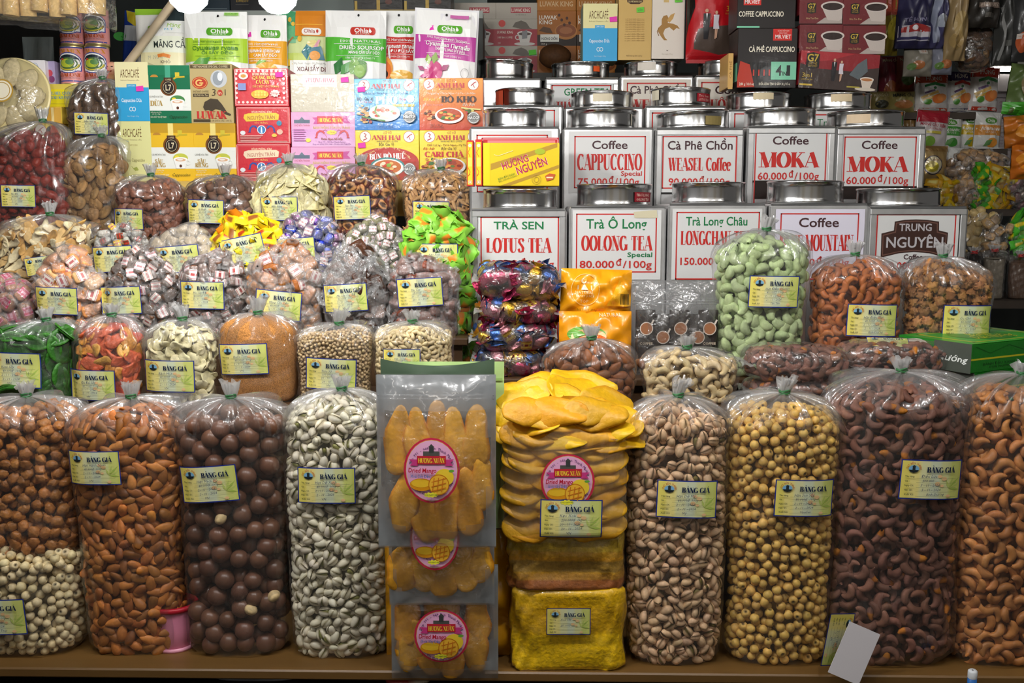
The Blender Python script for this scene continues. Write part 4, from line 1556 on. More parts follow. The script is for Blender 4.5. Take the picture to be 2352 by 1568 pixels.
def brick(label, x0, y0, x1, y1, Y, d, col, bands, seed, zb=None, cardspec=None):
    f = Face(x0, y0, x1, y1, Y, zb)
    t = thing('wrapped_brick', label, 'block', f.loc)
    rg = random.Random(seed)
    N, Mz = 72, 30
    th = np.linspace(0, 2 * pi, N, endpoint=False)
    ph = [rg.random() * 6 for _ in range(6)]
    rows, cc = [], []
    for v in np.linspace(0, 1, Mz):
        c, q = np.cos(th), np.sin(th)
        e = .3
        w = (1 - max(0, .03 - v) * 2.2 - max(0, v - .97) * 2.2) * (1 + .012 * math.sin(9 * v + ph[0]))
        off = .0018 * np.sin(5 * th + 8 * v + ph[1]) + .001 * np.sin(13 * th - 15 * v + ph[2])
        P = np.stack((np.sign(c) * np.abs(c) ** e * (f.w / 2 * w) + off, np.sign(q) * np.abs(q) ** e * (d / 2 * w) + off + d / 2, f.h * (v + .0 * c) + .002 * np.sin(3 * th + ph[3]) * v), -1)
        rows.append(P)
        col_ = np.array(C(col))
        for b0, b1, bc in bands:
            if b0 <= v <= b1:
                col_ = np.array(C(bc))
        cc.append(np.tile(col_, (N, 1)) * (1 + .06 * np.sin(40 * v + 3 * th))[:, None])
    mb = MB().grid(np.array(rows), np.array(cc), wrap=True, cap=True)
    mb.build('wrapped_mango', CANDY, t)
    R2 = np.array(rows)
    cen = np.array((0, d / 2, 0))
    fr = (R2 - cen) * (1.018, 1.02, 1.0) + cen
    fr[..., 1] -= .0008 * np.sin(fr[..., 0] * 210 + fr[..., 2] * 330)
    MB().grid(fr, 'ffffff', wrap=True).build('wrapping_film', FILMB, t)
    if cardspec:
        px, py, w, rot, ln = cardspec
        k = f.k * w / 130
        X0, _, Z0 = f.mp(px, py, 0)
        c, q = math.cos(math.radians(rot)), math.sin(math.radians(rot))
        m2 = MB()
        Ink(m2, lambda x, y, l: (X0 + (x - 65) * k * c - (40 - y) * k * q, -.0055 - l, Z0 + (x - 65) * k * q + (40 - y) * k * c), 1, .00008).ops([]) or card_ops(Ink(m2, lambda x, y, l: (X0 + (x - 65) * k * c - (40 - y) * k * q, -.0055 - l + 0 * x, Z0 + (x - 65) * k * q + (40 - y) * k * c), 1, .00008), ln)
        m2.build('price_card', GLOSSP, t)
    return f


brick('wrapped yellow mango block standing on the shelf', 1174, 1356, 1438, 1560, 1.175, .1, 'f0bc00', [(.0, .45, 'f8c800'), (.5, .8, 'e4b000')], 3, Z1, (1305, 1422, 97, 0, ('Xoài Sấy', '', '250.000đ', '', '')))
brick('wrapped layered mango block under the open mango bag', 1168, 1230, 1436, 1356, 1.178, .1, 'd09a24', [(0, .2, 'a8622c'), (.2, .3, 'c08a30'), (.33, .52, 'b48c38'), (.55, .62, 'e0a020'), (.7, 1, 'c8a428')], 4)
# the open bag
zb = ZP(1230, 1.178)
b = Bag(1146, 1450, 900, 1000, zb, 1.165, deep=.5, n=3.2, taper=-.02, fill=.97, open_=True, bot=.06, seed=31)
t = thing('open_mango_bag', 'open clear bag overflowing with yellow dried mango on two wrapped blocks', 'bag', b.loc)
b.open = True
MB().grid(b.film(), 'ffffff', wrap=True).build('clear_film', film_mat('soft_film', haze=.13, bump=.5, bscale=40, hazecol=(.85, .75, .5)), t)
card(t, b, 1313, 1190, 138, -1, H('Kẹo Xoài', '250.000đ  1kg', '20 - 11 - 2023', '20 - 11 - 2024'), dy=.006)
mb = MB()


def mpb(px, py, lift):
    X, Z = (np.asarray(px, float) - b.px) * b.k, ZP_arr(py, b.Y) - b.zb
    return X, b.front(X, Z) - .0035 - lift, Z


def ZP_arr(py, Y):
    return np.vectorize(lambda q: ZP(q, Y))(np.asarray(py, float))


Ink(mb, mpb, 6).ops(mango_sticker_ops(1305, 1107, 62, 63))
mb.build('oval_sticker', GLOSSP, t, 'oval pink sticker')
rg = random.Random(5)
cen = b.loc
top = [(1205, 905, .075, .05, 18, 1.2), (1235, 935, .09, .045, 8, 1.19), (1330, 900, .1, .05, -14, 1.215), (1395, 925, .08, .045, -20, 1.2), (1290, 930, .105, .055, -16, 1.185), (1405, 960, .075, .05, -8, 1.18), (1215, 975, .09, .045, 6, 1.175), (1290, 965, .11, .04, -10, 1.17), (1370, 985, .1, .045, 2, 1.172), (1250, 1000, .11, .045, -3, 1.168), (1180, 945, .06, .04, 30, 1.19), (1330, 1010, .1, .05, 4, 1.17), (1430, 985, .06, .04, 10, 1.185), (1195, 990, .07, .05, 6, 1.18), (1340, 880, .09, .04, -16, 1.235), (1240, 890, .07, .045, 20, 1.23), (1400, 1010, .09, .045, -5, 1.172), (1270, 950, .08, .045, 4, 1.2), (1350, 950, .09, .05, -6, 1.2)]


def lay_slice(x, y, ln, wd, a, Y, tilt, group, lab, seed, col='eaba18'):
    rg = random.Random(seed)
    m = MB()
    m.raw(pack(slab(rg, ln, wd, .006, col, .3, 'd89c14')))
    o = m.build('mango_slice', [MANGO])
    o.location = W(x, y, Y)
    o.rotation_mode = 'YXZ'
    o.rotation_euler = (math.radians(tilt), -math.radians(a), math.radians(rg.uniform(-25, 25)))
    f = rg.uniform(.9, 1.1)
    o.color = (f, f * rg.uniform(.93, 1.03), f, 1)
    tag(o, lab, 'dried mango', group)


for i, (x, y, ln, wd, a, Y) in enumerate(top):
    lay_slice(x, y, ln, wd, a, Y + .02, rg.uniform(25, 55), 'loose mango slices heaped on the open bag', 'yellow dried mango slice heaped on top of the open bag', i)
rg = random.Random(15)
for j in range(8):              # slices lying on each other, seen through the film
    z = .014 + j * .0195
    for i in range(4):
        x = (i - 1.5) * .0385 + rg.uniform(-.006, .006) + (.012 if j % 2 else -.012)
        x = max(-b.a + .036, min(b.a - .036, x))
        y = float(b.front(np.array(x), np.array(z))) + .019 + rg.uniform(-.002, .004)
        v = rg.randrange(6)
        M = frame_mat(np.array((x, y, z + rg.uniform(-.005, .005))) + np.array(b.loc), Vector((rg.uniform(-.12, .12), -.72, .6)), .12, rg, rg.uniform(.8, .95), .14)
        f = rg.uniform(.85, 1.12)
        put_obj('mango_slice', kind_meshes('mango')[v], M, (f, f * rg.uniform(.93, 1.02), f), 'yellow dried mango slice pressed against the film of the open bag', 'dried mango', 'mango slices behind the film of the open bag')
P = b.content(.02)
o = MB().grid(P, 'c89018').build('mango_heap', [MANGO])
o.location = b.loc
tag(o, 'packed dried mango filling the open bag', 'dried mango', kind='stuff')

# card, paper and pen at the lower right
f = Face(1912, 1432, 2018, 1568, 1.15)
t = thing('paper_card', 'blank white card leaning on the largest bag', 'card', W(1962, 1500, 1.152), (math.radians(-8), math.radians(24), 0))
MB().box(-.021, 0, -.034, .021, .0008, .034, 'd4d0d4').build('sheet', PRINT, t)
t = thing('fallen_price_card', 'yellow price card turned on edge behind the white card', 'card', W(1925, 1468, 1.168), (math.radians(-6), math.radians(100), math.radians(20)))
mb = MB()
card_ops(Ink(mb, lambda x, y, l: ((x - 65) * .0005, -l + 0 * x, (40 - y) * .0005), 1), H('', ''))
mb.build('sheet', GLOSSP, t)
t = thing('marker_pen', 'blue pen with a white end at the shelf edge', 'pen', W(2232, 1575, 1.14), (math.radians(6), math.radians(-3), 0))
MB().lathe([(.001, -.03), (.0052, -.03), (.0055, .014), (.001, .0141)], '2a6cb8', n=20).build('barrel', PLAST, t)
MB().lathe([(.0056, .012), (.0056, .0205), (.004, .022), (.001, .022)], 'd8dce0', n=20).build('end_cap', PLAST, t, 'white end cap')

# packets on the lower shelf, their tops just in the picture
zl = ZP(1612, 1.19)
for i, (x0, x1, yt, Y, col, c2, lb) in enumerate([(-40, 62, 1548, 1.3, 'a87028', '8a5018', 'brown packet on the lower shelf at the left corner'), (75, 150, 1556, 1.28, '6a7074', '9aa0a4', 'grey packet on the lower shelf beside the brown one'), (240, 345, 1546, 1.27, 'd8981c', 'e8b83c', 'yellow packet on the lower shelf under the almond bag'), (330, 440, 1549, 1.31, 'd06a24', 'b8d060', 'orange packet on the lower shelf under the macadamia bag'), (480, 690, 1558, 1.24, '8a8c94', 'a4a6b0', 'long grey packet on the lower shelf'), (880, 990, 1560, 1.22, 'b83a34', 'e8d8c0', 'red and cream packet on the lower shelf'), (1010, 1150, 1561, 1.25, '6a8a3c', 'd8c840', 'green packet on the lower shelf under the mango pouches')]):
    f = Face(x0, yt, x1, yt + 40, Y, zl)
    t = thing('snack_packet', lb, 'packet', f.loc)
    mb = MB()
    rg = random.Random(i)
    P = sph(20, 14)
    Q = np.sign(P) * np.abs(P) ** .6 * (f.w / 2, .04, f.h / 2)
    Q = wob(Q, rg, .05, 60)
    mb.grid(Q + (0, .04, f.h / 2), np.where((P[..., 0] > .2)[..., None], np.array(C(c2)), np.array(C(col))), wrap=True)
    mb.build('packet_body', POUCHM, t)
# ================================================================ second row, left
tied_bag('clear tied bag of green kiwi slices at the left end of the second row', -66, 152, 738, 800, Z2, Y2, 'kiwi', ('kiwi_slice', 'dried green kiwi slice in the tied bag at the left', 'dried kiwi', 'kiwi slices'), 40, (24, 852, 126, -2, H('Kiwi Sấy')), 30, xt=77, vis=930, seed=21, fill=.96)
tied_bag('clear tied bag of orange and red dried papaya', 143, 314, 727, 800, Z2, Y2, 'papaya', ('papaya_piece', 'orange red dried papaya piece in the tied bag', 'dried papaya', 'papaya pieces'), 55, (202, 887, 110, -1, H('Đu Đủ Sấy')), 28, xt=238, vis=925, seed=22, fill=.95, sc=.85)
tied_bag('clear tied bag of pale dried lily flakes', 308, 491, 736, 800, Z2, Y2, 'flake', ('pale_flake', 'pale cream dried flake in the tied second row bag', 'dried flake', 'pale flakes'), 110, (384, 866, 114, -1, H('Bạch Hợp')), 36, -.3, xt=402, vis=925, seed=23)
b, r = tied_bag('clear tied bag of smooth brown shrimp powder', 486, 676, 722, 775, Z2, Y2, None, None, 0, (557, 827, 110, 2, H('Ruốc Tôm')), 38, .1, xt=579, seed=24, n=3.4)
P = b.content(.0015)
POW = mat('shrimp_powder', .9, noise=.55, nscale=700, bump=.6, bscale=900, spec=.15)
o = MB().grid(P, 'c08448').build('shrimp_powder', POW)
o.location = b.loc
tag(o, 'fine orange brown powder filling the tied bag', 'powder', kind='stuff')
tied_bag('clear tied bag of tiny white peppercorns', 664, 853, 747, 792, Z2, Y2, 'pepper', ('peppercorn', 'tiny beige white peppercorn in the tied second row bag', 'peppercorn', 'white peppercorns'), 240, (758, 861, 112, -3, H('Tiêu Sọ', '100.000đ', '20 - 10', '20 - 10')), 36, .15, xt=770, vis=905, seed=25, n=3.0)
tied_bag('clear tied bag of pale pine nuts', 846, 1042, 742, 785, Z2, Y2, 'pine', ('pine_nut', 'pale cream pine nut in the tied second row bag', 'pine nut', 'pine nuts'), 280, (922, 830, 83, 0, H('Hạt Thông')), 28, xt=942, vis=880, seed=26, n=3.0)

# ================================================================ wrapped sweets
def ck(fn, n, sp, sink, tilt, mats, cv, seed):
    return (variants(n, fn, seed), sp, sink, tilt, mats, cv)


SW = [CANDY, WRAPF, PRINT]
KINDS.update({
    'c_red': ck(lambda r: candy(r, .046, .02, .016, 'b87038', 'c8285a', stripe='e8a0b8'), 4, .021, .006, .8, SW, .15, 3),
    'c_jelly': ck(lambda r: candy(r, .05, .024, .019, r.choice(['e8a060', 'eab47c', 'e4985c']), r.choice(['f0e4dc', None])), 5, .022, .006, .9, SW, .12, 4),
    'c_brown': ck(lambda r: candy(r, .042, .02, .018, '5c3c26', r.choice(['f0e8e4', None]), boxy=.4), 5, .0185, .006, .9, SW, .2, 5),
    'c_long': ck(lambda r: candy(r, .05, .015, .013, '6e442c', r.choice(['ece0dc', None]), boxy=.35, stripe='a84a48'), 5, .0175, .005, .9, SW, .2, 6),
    'c_amber': ck(lambda r: candy(r, .052, .024, .015, r.choice(['b06a34', 'c07e44']), r.choice(['f0e4dc', None, None])), 5, .021, .006, .9, SW, .15, 7),
    'c_flat': ck(lambda r: candy(r, .05, .028, .009, r.choice(['4a2c1c', '6a4024']), r.choice(['ece4e0', None]), boxy=.35), 5, .0195, .005, .7, SW, .2, 8),
    'c_mix': ck(lambda r: candy(r, .046, .02, .017, r.choice(['7a3c28', '8c5038']), r.choice(['f0e8e4', None])), 5, .0195, .006, .9, SW, .2, 9),
    'c_roll': ck(lambda r: candy(r, .034, .013, .013, 'b8b4a8', r.choice(['e8c83c', '6a3a28', 'f0e4d0']), stripe=r.choice(['c83a28', '5a2a18']), boxy=.6), 5, .0165, .005, .8, SW, .12, 10),
    'c_white': ck(lambda r: candy(r, .036, .02, .016, 'd8c4a4', None), 5, .0185, .005, .9, SW, .1, 11),
    'c_olive': ck(lambda r: candy(r, .032, .017, .016, '8a8668', r.choice(['f0e8e8', None]), boxy=.7), 5, .0155, .005, .9, SW, .15, 12),
    'c_metal': ck(lambda r: candy(r, .036, .017, .017, r.choice(['2438b0', 'a02898', 'b83a28', '1c8a50', 'a0a4a8', '6a38b0']), r.choice(['f0e4e8', 'f0e4e8', None]), boxy=.6), 8, .0175, .006, .9, [FOIL, WRAPF, PRINT], .1, 13),
    'c_yellow': ck(lambda r: packet(r, .04, .024, .012, r.choice(['f0d020', 'f4dc2c', 'e8481c', 'f08a1c', 'e8c818']), r.choice(['f0e0a0', 'b84020', '9a5a28'])), 7, .0175, .004, 1.2, [GLOSSP], .08, 14),
    'c_mango': ck(lambda r: packet(r, .048, .03, .014, r.choice(['7cc038', '8ccc48']), 'e8862c'), 4, .0205, .004, 1.2, [GLOSSP], .1, 15),
    'c_foil': ck(lambda r: candy(r, .042, .021, .019, (cc := r.choice(['3a5a9c', '4468a8', '9c2c4c', '8c2848', 'b8902c', 'c89c34', 'a87078'])), r.choice([cc, None, None, 'c8a848']), ends=cc, boxy=.75, ml=0, stripe='7a2a30'), 12, .0215, .007, .7, [FOIL, FOIL, FOIL], .1, 16),
    'c_tiny': ck(lambda r: candy(r, .034, .017, .015, 'c8a070', None), 3, .017, .005, .9, SW, .2, 17),
    'c_tgreen': ck(lambda r: packet(r, .036, .02, .012, '4cb030', 'f0d820'), 3, .017, .004, 1.2, [GLOSSP], .1, 18),
    'c_tgold': ck(lambda r: packet(r, .036, .02, .012, r.choice(['e8c420', 'd8a428']), 'f0e08c'), 3, .017, .004, 1.2, [GLOSSP], .1, 19),
    'c_tred': ck(lambda r: candy(r, .03, .015, .013, r.choice(['a82838', 'c89098', 'd8c0b4']), None), 3, .016, .004, 1, [FOIL, WRAPF, PRINT], .1, 20),
    'c_tblack': ck(lambda r: candy(r, .05, .013, .011, '2c1c12', None), 3, .018, .004, .6, SW, .1, 21),
    'ball': ck(lambda r: ellip(r, .021, .021, .02, 'd8bc84', .03), 3, .019, .008, 1, [NUT], .1, 22),
})


def heap(label, x0, x1, ytop, ysh, zb, Y, kind, nut, nind, cardspec=None, vis=None, seed=1, **kw):
    return tied_bag(label, x0, x1, ytop, ysh, zb, Y, kind, nut, nind, cardspec, vis=vis, seed=seed, open_=True, name='sweets_bag', **kw)


def sweet(look, where, group):
    return (group.split()[-2] + '_sweet' if group.endswith('sweets') else group.split()[-2] + '_packet', f'{look} {where}', 'sweet', group)


W3 = dict(deep=.5, n=3.0, sc=.86)
heap('clear bag of pink banded brown sweets at the left end of the sweets row', -110, 64, 628, 690, Z3, Y3, 'c_red', sweet('brown sweet with a pink band', 'in the bag at the left edge', 'pink banded sweets'), 40, None, 765, 41, **W3)
heap('clear bag of orange jelly sweets', 62, 226, 572, 655, Z3, Y3, 'c_jelly', sweet('orange jelly sweet in a clear wrapper', 'piled at the left of the row', 'orange jelly sweets'), 60, (125, 693, 97, -2, H('Mứt Mãng Cầu')), 735, 42, **W3)
heap('clear bag of dark sweets with small white paper bands', 226, 396, 568, 650, Z3, Y3, 'c_brown', sweet('dark brown cube sweet with a white red band', 'piled beside the orange jelly sweets', 'dark banded sweets'), 80, (271, 692, 98, 2.5, H('Mãng Cầu Me ĐB')), 725, 43, **W3)
heap('clear bag of long brown tamarind sweets', 394, 556, 574, 650, Z3, Y3, 'c_long', sweet('long slim brown sweet', 'in the third bag of the row', 'long tamarind sweets'), 80, (462, 680, 98, -1, H('Me Sấy ĐB', '30.000đ  100g')), 725, 44, **W3)
heap('clear bag of large amber sweets', 552, 738, 560, 645, Z3, Y3, 'c_amber', sweet('large amber brown sweet', 'in the bag with the askew price card', 'amber sweets'), 70, (636, 703, 103, -5.5, H('Mãng Cầu Dẻo')), 735, 45, **W3)
heap('clear bag of flat dark sweets stacked on each other', 730, 888, 566, 650, Z3, Y3, 'c_flat', sweet('flat dark tamarind sweet', 'stacked in the fifth bag', 'flat dark sweets'), 75, (792, 686, 98, 4, H('Me Sấy Cay ĐB', '30.000đ  100g')), 745, 46, **W3)
heap('clear bag of reddish brown sweets at the right end of the row', 884, 1056, 588, 650, Z3, Y3, 'c_mix', sweet('reddish brown sweet in a clear wrapper', 'at the right end of the row', 'reddish brown sweets'), 75, (964, 673, 101, 3.5, H('Me Cay', '25.000đ  100g', '20 - 11 - 2023', '20 - 11 - 2024')), 745, 47, **W3)
# fourth row
tied_bag('clear tied bag of pale dried fish maw and golden shreds', -45, 205, 495, 560, Z4, Y4, 'shred', ('dried_shred', 'pale cream shred in the wide tied bag at the left', 'dried snack', 'pale shreds in the wide bag'), 70, (87, 612, 64, 8, H('Nấm Tuyết')), 30, xt=97, vis=640, seed=51, deep=.35)
heap('clear bag of small rolled sweets with yellow and brown paper', 196, 336, 512, 570, Z4, Y4, 'c_roll', sweet('small silver roll sweet with a coloured band', 'behind the dark sweets', 'rolled sweets'), 45, (256, 597, 91, 3, H('Chuối')), 600, 52, deep=.5, sc=.9)
heap('clear bag of whitish wrapped sweets', 328, 484, 520, 575, Z4, Y4, 'c_white', sweet('whitish sweet in a silvery clear wrapper', 'between the roll sweets and the yellow packets', 'whitish sweets'), 50, (407, 597, 95, 5, H('Thập Cẩm', '30.000đ  100g')), 600, 53, deep=.5, sc=.9)
heap('bag of yellow and orange sweet packets heaped up', 474, 640, 486, 560, Z4, Y4, 'c_yellow', sweet('yellow or orange sweet packet', 'heaped above its price card', 'yellow packets'), 55, (556, 577, 97, 12, H('Kẹo Dừa')), 600, 54, deep=.5)
heap('bag of shiny sweets in purple, blue, green and red foil', 628, 786, 482, 560, Z4, Y4, 'c_metal', sweet('shiny foil sweet', 'in the heap of purple, blue and red foils', 'bright foil sweets'), 60, (678, 577, 88, 4, H('Chuối Sấy')), 610, 55, deep=.5, sc=.9)
heap('clear bag of round olive sweets in crinkled wrappers', 778, 938, 500, 570, Z4, Y4, 'c_olive', sweet('olive grey sweet in a crinkled clear wrapper', 'beside the green mango packets', 'olive sweets'), 75, None, 630, 56, deep=.5, sc=.9)
heap('tall bag of light green mango sweet packets', 922, 1084, 482, 570, ZP(835, 1.6), 1.58, 'c_mango', sweet('light green packet with an orange mango picture', 'in the tall bag beside the tins', 'green mango packets'), 70, (1003, 592, 93, 0, H('Kẹo Xoài')), 830, 57, deep=.4)
# the small stand that carries the tall bag of green packets
# fifth row: tied bags
K5 = dict(deep=.55, n=2.8)
tied_bag('clear tied bag of wrinkled reddish prunes', 246, 412, 405, 455, Z5, Y5, 'prune', ('prune', 'wrinkled reddish brown prune in the left bag of the fifth row', 'prune', 'reddish prunes'), 120, (288, 505, 73, -1, H('Ô Mai Mơ')), 26, xt=332, vis=540, seed=61, **K5)
tied_bag('clear tied bag of round brown dried plums', 408, 580, 405, 445, Z5, Y5, 'plum', ('dried_plum', 'round dusty brown dried plum in the fifth row', 'dried plum', 'round plums'), 110, (470, 488, 83, -1.5, H('Xí Muội')), 26, xt=505, vis=530, seed=62, **K5)
tied_bag('clear tied bag of pale yellow coconut chips', 576, 744, 378, 445, Z5, Y5, 'chip', ('coconut_chip', 'pale yellow thin chip in the fifth row bag', 'chip', 'pale yellow chips'), 60, (639, 481, 84, 0, H('Mứt Gừng')), 24, xt=654, vis=510, seed=63, fill=.93, **K5)
tied_bag('clear tied bag of dark shiny dates', 740, 912, 380, 425, Z5, Y5, 'date', ('dried_date', 'dark shiny date in the fifth row bag', 'date', 'dates'), 80, (807, 479, 83, 2, H('Táo Tàu')), 24, xt=823, vis=540, seed=64, **K5)
tied_bag('clear tied bag of tan dried ginger strips', 916, 1088, 391, 440, Z5, Y5, 'strip', ('dried_strip', 'tan knobbly dried strip in the fifth row bag', 'dried strip', 'tan strips'), 140, (989, 491, 82, -1, H('Khoai Sấy')), 24, xt=1010, vis=520, seed=65, **K5)
# far left tied bags
tied_bag('large clear tied bag of dark red jujubes at the left edge', -70, 142, 281, 350, Z5, 1.855, 'jujube', ('jujube', 'dark red wrinkled jujube in the large left bag', 'jujube', 'red jujubes'), 110, (34, 452, 77, -1, H('Táo Đỏ')), 30, xt=84, vis=520, seed=66, deep=.34, fill=.93)
tied_bag('large clear tied bag of brown shiitake mushrooms', 121, 282, 315, 375, Z5, 1.875, 'shiitake', ('shiitake_mushroom', 'brown dried shiitake in the large tied bag', 'mushroom', 'shiitake mushrooms'), 110, None, 24, xt=222, vis=535, seed=67, deep=.4, fill=.93)
tied_bag('clear tied bag of small dark dried mushrooms above the shiitake bag', 140, 274, 183, 235, ZP(348, 1.938), 1.938, 'dark_mushroom', ('dark_mushroom', 'small dark dried mushroom in the upper bag', 'mushroom', 'dark mushrooms'), 80, (206, 286, 76, -2, H('Nấm Hương')), 20, xt=228, vis=350, seed=68, deep=.34, fill=.93)

# ================================================================ bags in front of the tins
tied_bag('tall clear tied bag of pale green coated cashews', 1653, 1882, 531, 600, ZM, 1.43, 'wasabi', ('green_cashew', 'pale green coated cashew in the bag before the tins', 'coated nut', 'green coated cashews'), 150, (1781, 672, 112, -1, H('Hạt Điều Wasabi', '40.000đ  100g', o='Tân Tân')), 34, .15, xt=1777, vis=860, seed=71)
tied_bag('clear tied bag of orange brown roasted cashews', 1874, 2106, 588, 650, ZM, 1.44, 'roast_cashew', ('small_roasted_cashew', 'orange brown roasted cashew between the green cashews and the walnuts', 'cashew', 'orange roasted cashews'), 170, (2009, 738, 114, -1.5, H('Hạt Điều Mật', '40.000đ  100g', o='Bình Dương')), 32, xt=1987, vis=815, seed=72)
tied_bag('clear tied bag of walnut halves', 2096, 2312, 592, 660, ZM, 1.44, 'walnut', ('walnut_half', 'light brown walnut half in the tied bag at the right', 'walnut', 'walnut halves'), 180, (2230, 740, 114, -1, H('Óc Chó', '50.000đ  100g')), 30, xt=2192, vis=790, seed=73)
tied_bag('clear tied bag of brown almonds behind the open mango bag', 1242, 1472, 780, 840, ZN, 1.33, 'brown_almond', ('brown_almond', 'plain brown almond in the bag behind the open mango bag', 'almond', 'brown almonds'), 130, None, 32, xt=1362, vis=920, seed=74, deep=.4)
tied_bag('clear tied bag of pale cream cashews', 1474, 1714, 801, 855, ZN, 1.33, 'cashew', ('pale_cashew', 'pale cream cashew in the bag behind the tan pistachios', 'cashew', 'pale cashews'), 120, None, 30, xt=1586, vis=930, seed=75, deep=.4)


def vac_pack(label, x0, x1, y0, y1, Y, dep, kind, nut, n, rot=(0, 0, 0), seed=1, sc=1.0, flare=.012, zb=None, name='vacuum_pack'):
    """flat cushion of film full of pieces, lying down"""
    f = Face(x0, y0, x1, y1, Y, zb)
    rg = random.Random(seed)
    loc = f.loc + Vector((0, dep / 2, f.h / 2))
    t = thing(name, label, 'pack', loc, rot)
    th = np.linspace(-pi / 2, 1.5 * pi, 50)
    A = []
    for v in np.linspace(-pi / 2 + .03, pi / 2 - .03, 26):
        c, s = math.cos(v), math.sin(v)
        ct, st = np.cos(th), np.sin(th)
        e = .55
        A.append(np.stack((np.sign(ct) * np.abs(ct) ** e * f.w / 2 * c ** .45, np.sign(st) * np.abs(st) ** e * dep / 2 * c ** .45, np.full_like(th, np.sign(s) * abs(s) ** .8 * f.h / 2)), -1))
    P = np.array(A)
    P = P * (1 + .02 * np.sin(P[..., :1] * 90 + 1) * np.sin(P[..., 1:2] * 80))
    fr = P * 1.02
    fr[..., 2] += .0012 * np.sin(P[..., 0] * 300) * np.sin(P[..., 1] * 260)
    MB().grid(fr, 'ffffff', wrap=False).build('clear_film', FILMC, t)
    mb = MB()
    for sg in (1, -1):
        rows = [[(sg * (f.w / 2 * .93 + k * flare), y, .004 * math.sin(y * 200 + k * 3) * k) for y in np.linspace(-dep / 2, dep / 2, 14)] for k in (0, .5, 1)]
        mb.grid(np.array(rows), 'ffffff')
    mb.build('sealed_edge', NECK, t)
    M = Matrix.Rotation(rot[2], 3, 'Z') @ Matrix.Rotation(rot[1], 3, 'Y') @ Matrix.Rotation(rot[0], 3, 'X')
    P2 = (P * .96) @ np.array(M).T
    fill(P2, kind, loc, *nut, n, rg, None, None, sc, 1)
    return f


vn = lambda g: ('vacuum_packed_cashew', f'reddish brown cashew squeezed inside {g}', 'cashew', 'cashews inside ' + g)
vac_pack('flat vacuum pack of reddish cashews lying under another, left one', 1728, 1975, 878, 935, 1.335, .085, 'skin_cashew', vn('the lower left vacuum pack'), 25, seed=81, zb=ZN)
vac_pack('flat vacuum pack of reddish cashews below the green cashew bag', 1724, 1976, 800, 888, 1.335, .085, 'skin_cashew', vn('the vacuum pack below the green cashews'), 75, (0, .03, 0), seed=82)
vac_pack('flat vacuum pack of reddish cashews under the one with the card', 1958, 2190, 868, 930, 1.345, .07, 'skin_cashew', vn('the lower right vacuum pack'), 15, seed=83, zb=ZN)
vac_pack('flat vacuum pack of reddish cashews with a price card lying on it', 1948, 2202, 788, 872, 1.35, .075, 'skin_cashew', vn('the vacuum pack under the loose card'), 75, seed=84)
mb = MB()
card_ops(Ink(mb, lambda x, y, l: ((x - 65) * .00042, (40 - y) * .00042, l + 0 * x), 1), H('Điều'))
o = mb.build('loose_price_card', GLOSSP, loc=W(2040, 786, 1.385))
o.rotation_euler = (math.radians(14), 0, math.radians(-14))
tag(o, 'yellow price card lying loose on the vacuum pack', 'card')

# green bean cake cartons
def gift_box(label, cx, ytop, ybot, Y, w, dep, rot, zb, seed):
    """carton turned so that its near left edge stands at column cx"""
    c0 = W(cx, ybot, Y)
    if zb is None:
        zb = c0.z
    h = ZP(ytop, Y) - zb
    t = thing('green_carton', label, 'box', (c0.x + w / 2 * math.cos(rot), Y + w / 2 * math.sin(rot), zb), (0, 0, rot))
    mb = MB().box(-w / 2, 0, 0, w / 2, dep, h, '1c7a1e', bev=.0015)
    i = Ink(mb, lambda x, y, l: (x * w - w / 2, -l + 0 * x, (1 - y) * h))
    i.ops([('r', 0.0, .5, 1, .56, 'c8c420'), ('t', 'BÁNH ĐẬU XANH', .3, .72, .09, '0c3a10', .34), ('t', 'DỪA NƯỚNG', .32, .83, .06, '0c3a10', .25), ('s', [(.05, .1), (.2, .35), (.4, .12), (.6, .38), (.8, .1), (.97, .3)], .02, '166818')])
    i = Ink(mb, lambda x, y, l: (x * w - w / 2, (1 - y) * dep, h + l + 0 * x))
    i.ops([('r', .0, .0, 1, 1, '2a9a2c'), ('f', .1, .1, .95, .9, .03, 'b8b428'), ('e', .5, .5, .26, .34, '1c7a1e'), ('t', 'Bánh', .5, .42, .2, 'c8bc30', .22, {'sh': .3}), ('t', 'Dừa Nướng', .5, .62, .2, 'c8bc30', .42, {'sh': .3})])
    i = Ink(mb, lambda x, y, l: (-w / 2 - l + 0 * x, (1 - x) * dep, (1 - y) * h))
    i.ops([('r', 0, 0, 1, 1, '4a5048'), ('r', .0, .0, .5, .4, '1c7a1e'), ('e', .26, .2, .16, .16, 'd8d4c8'), ('t', 'Dừa Nướng', .6, .55, .2, 'e8ece8', .7, {'b': .03, 'sh': .1})])
    mb.build('carton', WRAPM, t)
    return h


h_ = gift_box('green wrapped carton of coconut cakes at the right, lower of two', 2235, 858, 915, 1.325, .2, .11, .5, ZN, 1)
gift_box('green wrapped carton of coconut cakes lying on another at the right', 2229, 791, 850, 1.322, .2, .12, .5, ZN + h_, 2)

# foil sweets in clear packs, stacked
for i, (x0, x1, y0, y1, lb, n) in enumerate([(1092, 1246, 806, 872, 'lowest of four foil sweet packs', 20), (1088, 1268, 742, 812, 'foil sweet pack third from the top', 28), (1100, 1280, 690, 748, 'foil sweet pack second from the top', 28), (1094, 1290, 608, 694, 'topmost of four foil sweet packs', 36)]):
    vac_pack(lb, x0, x1, y0, y1, 1.44, .11, 'c_foil', ('foil_sweet', f'crinkled coloured foil sweet in the {lb}', 'sweet', 'foil sweets in the ' + lb), n, (0, (.04, -.05, .03, .06)[i], 0), 90 + i, name='sweets_pack')

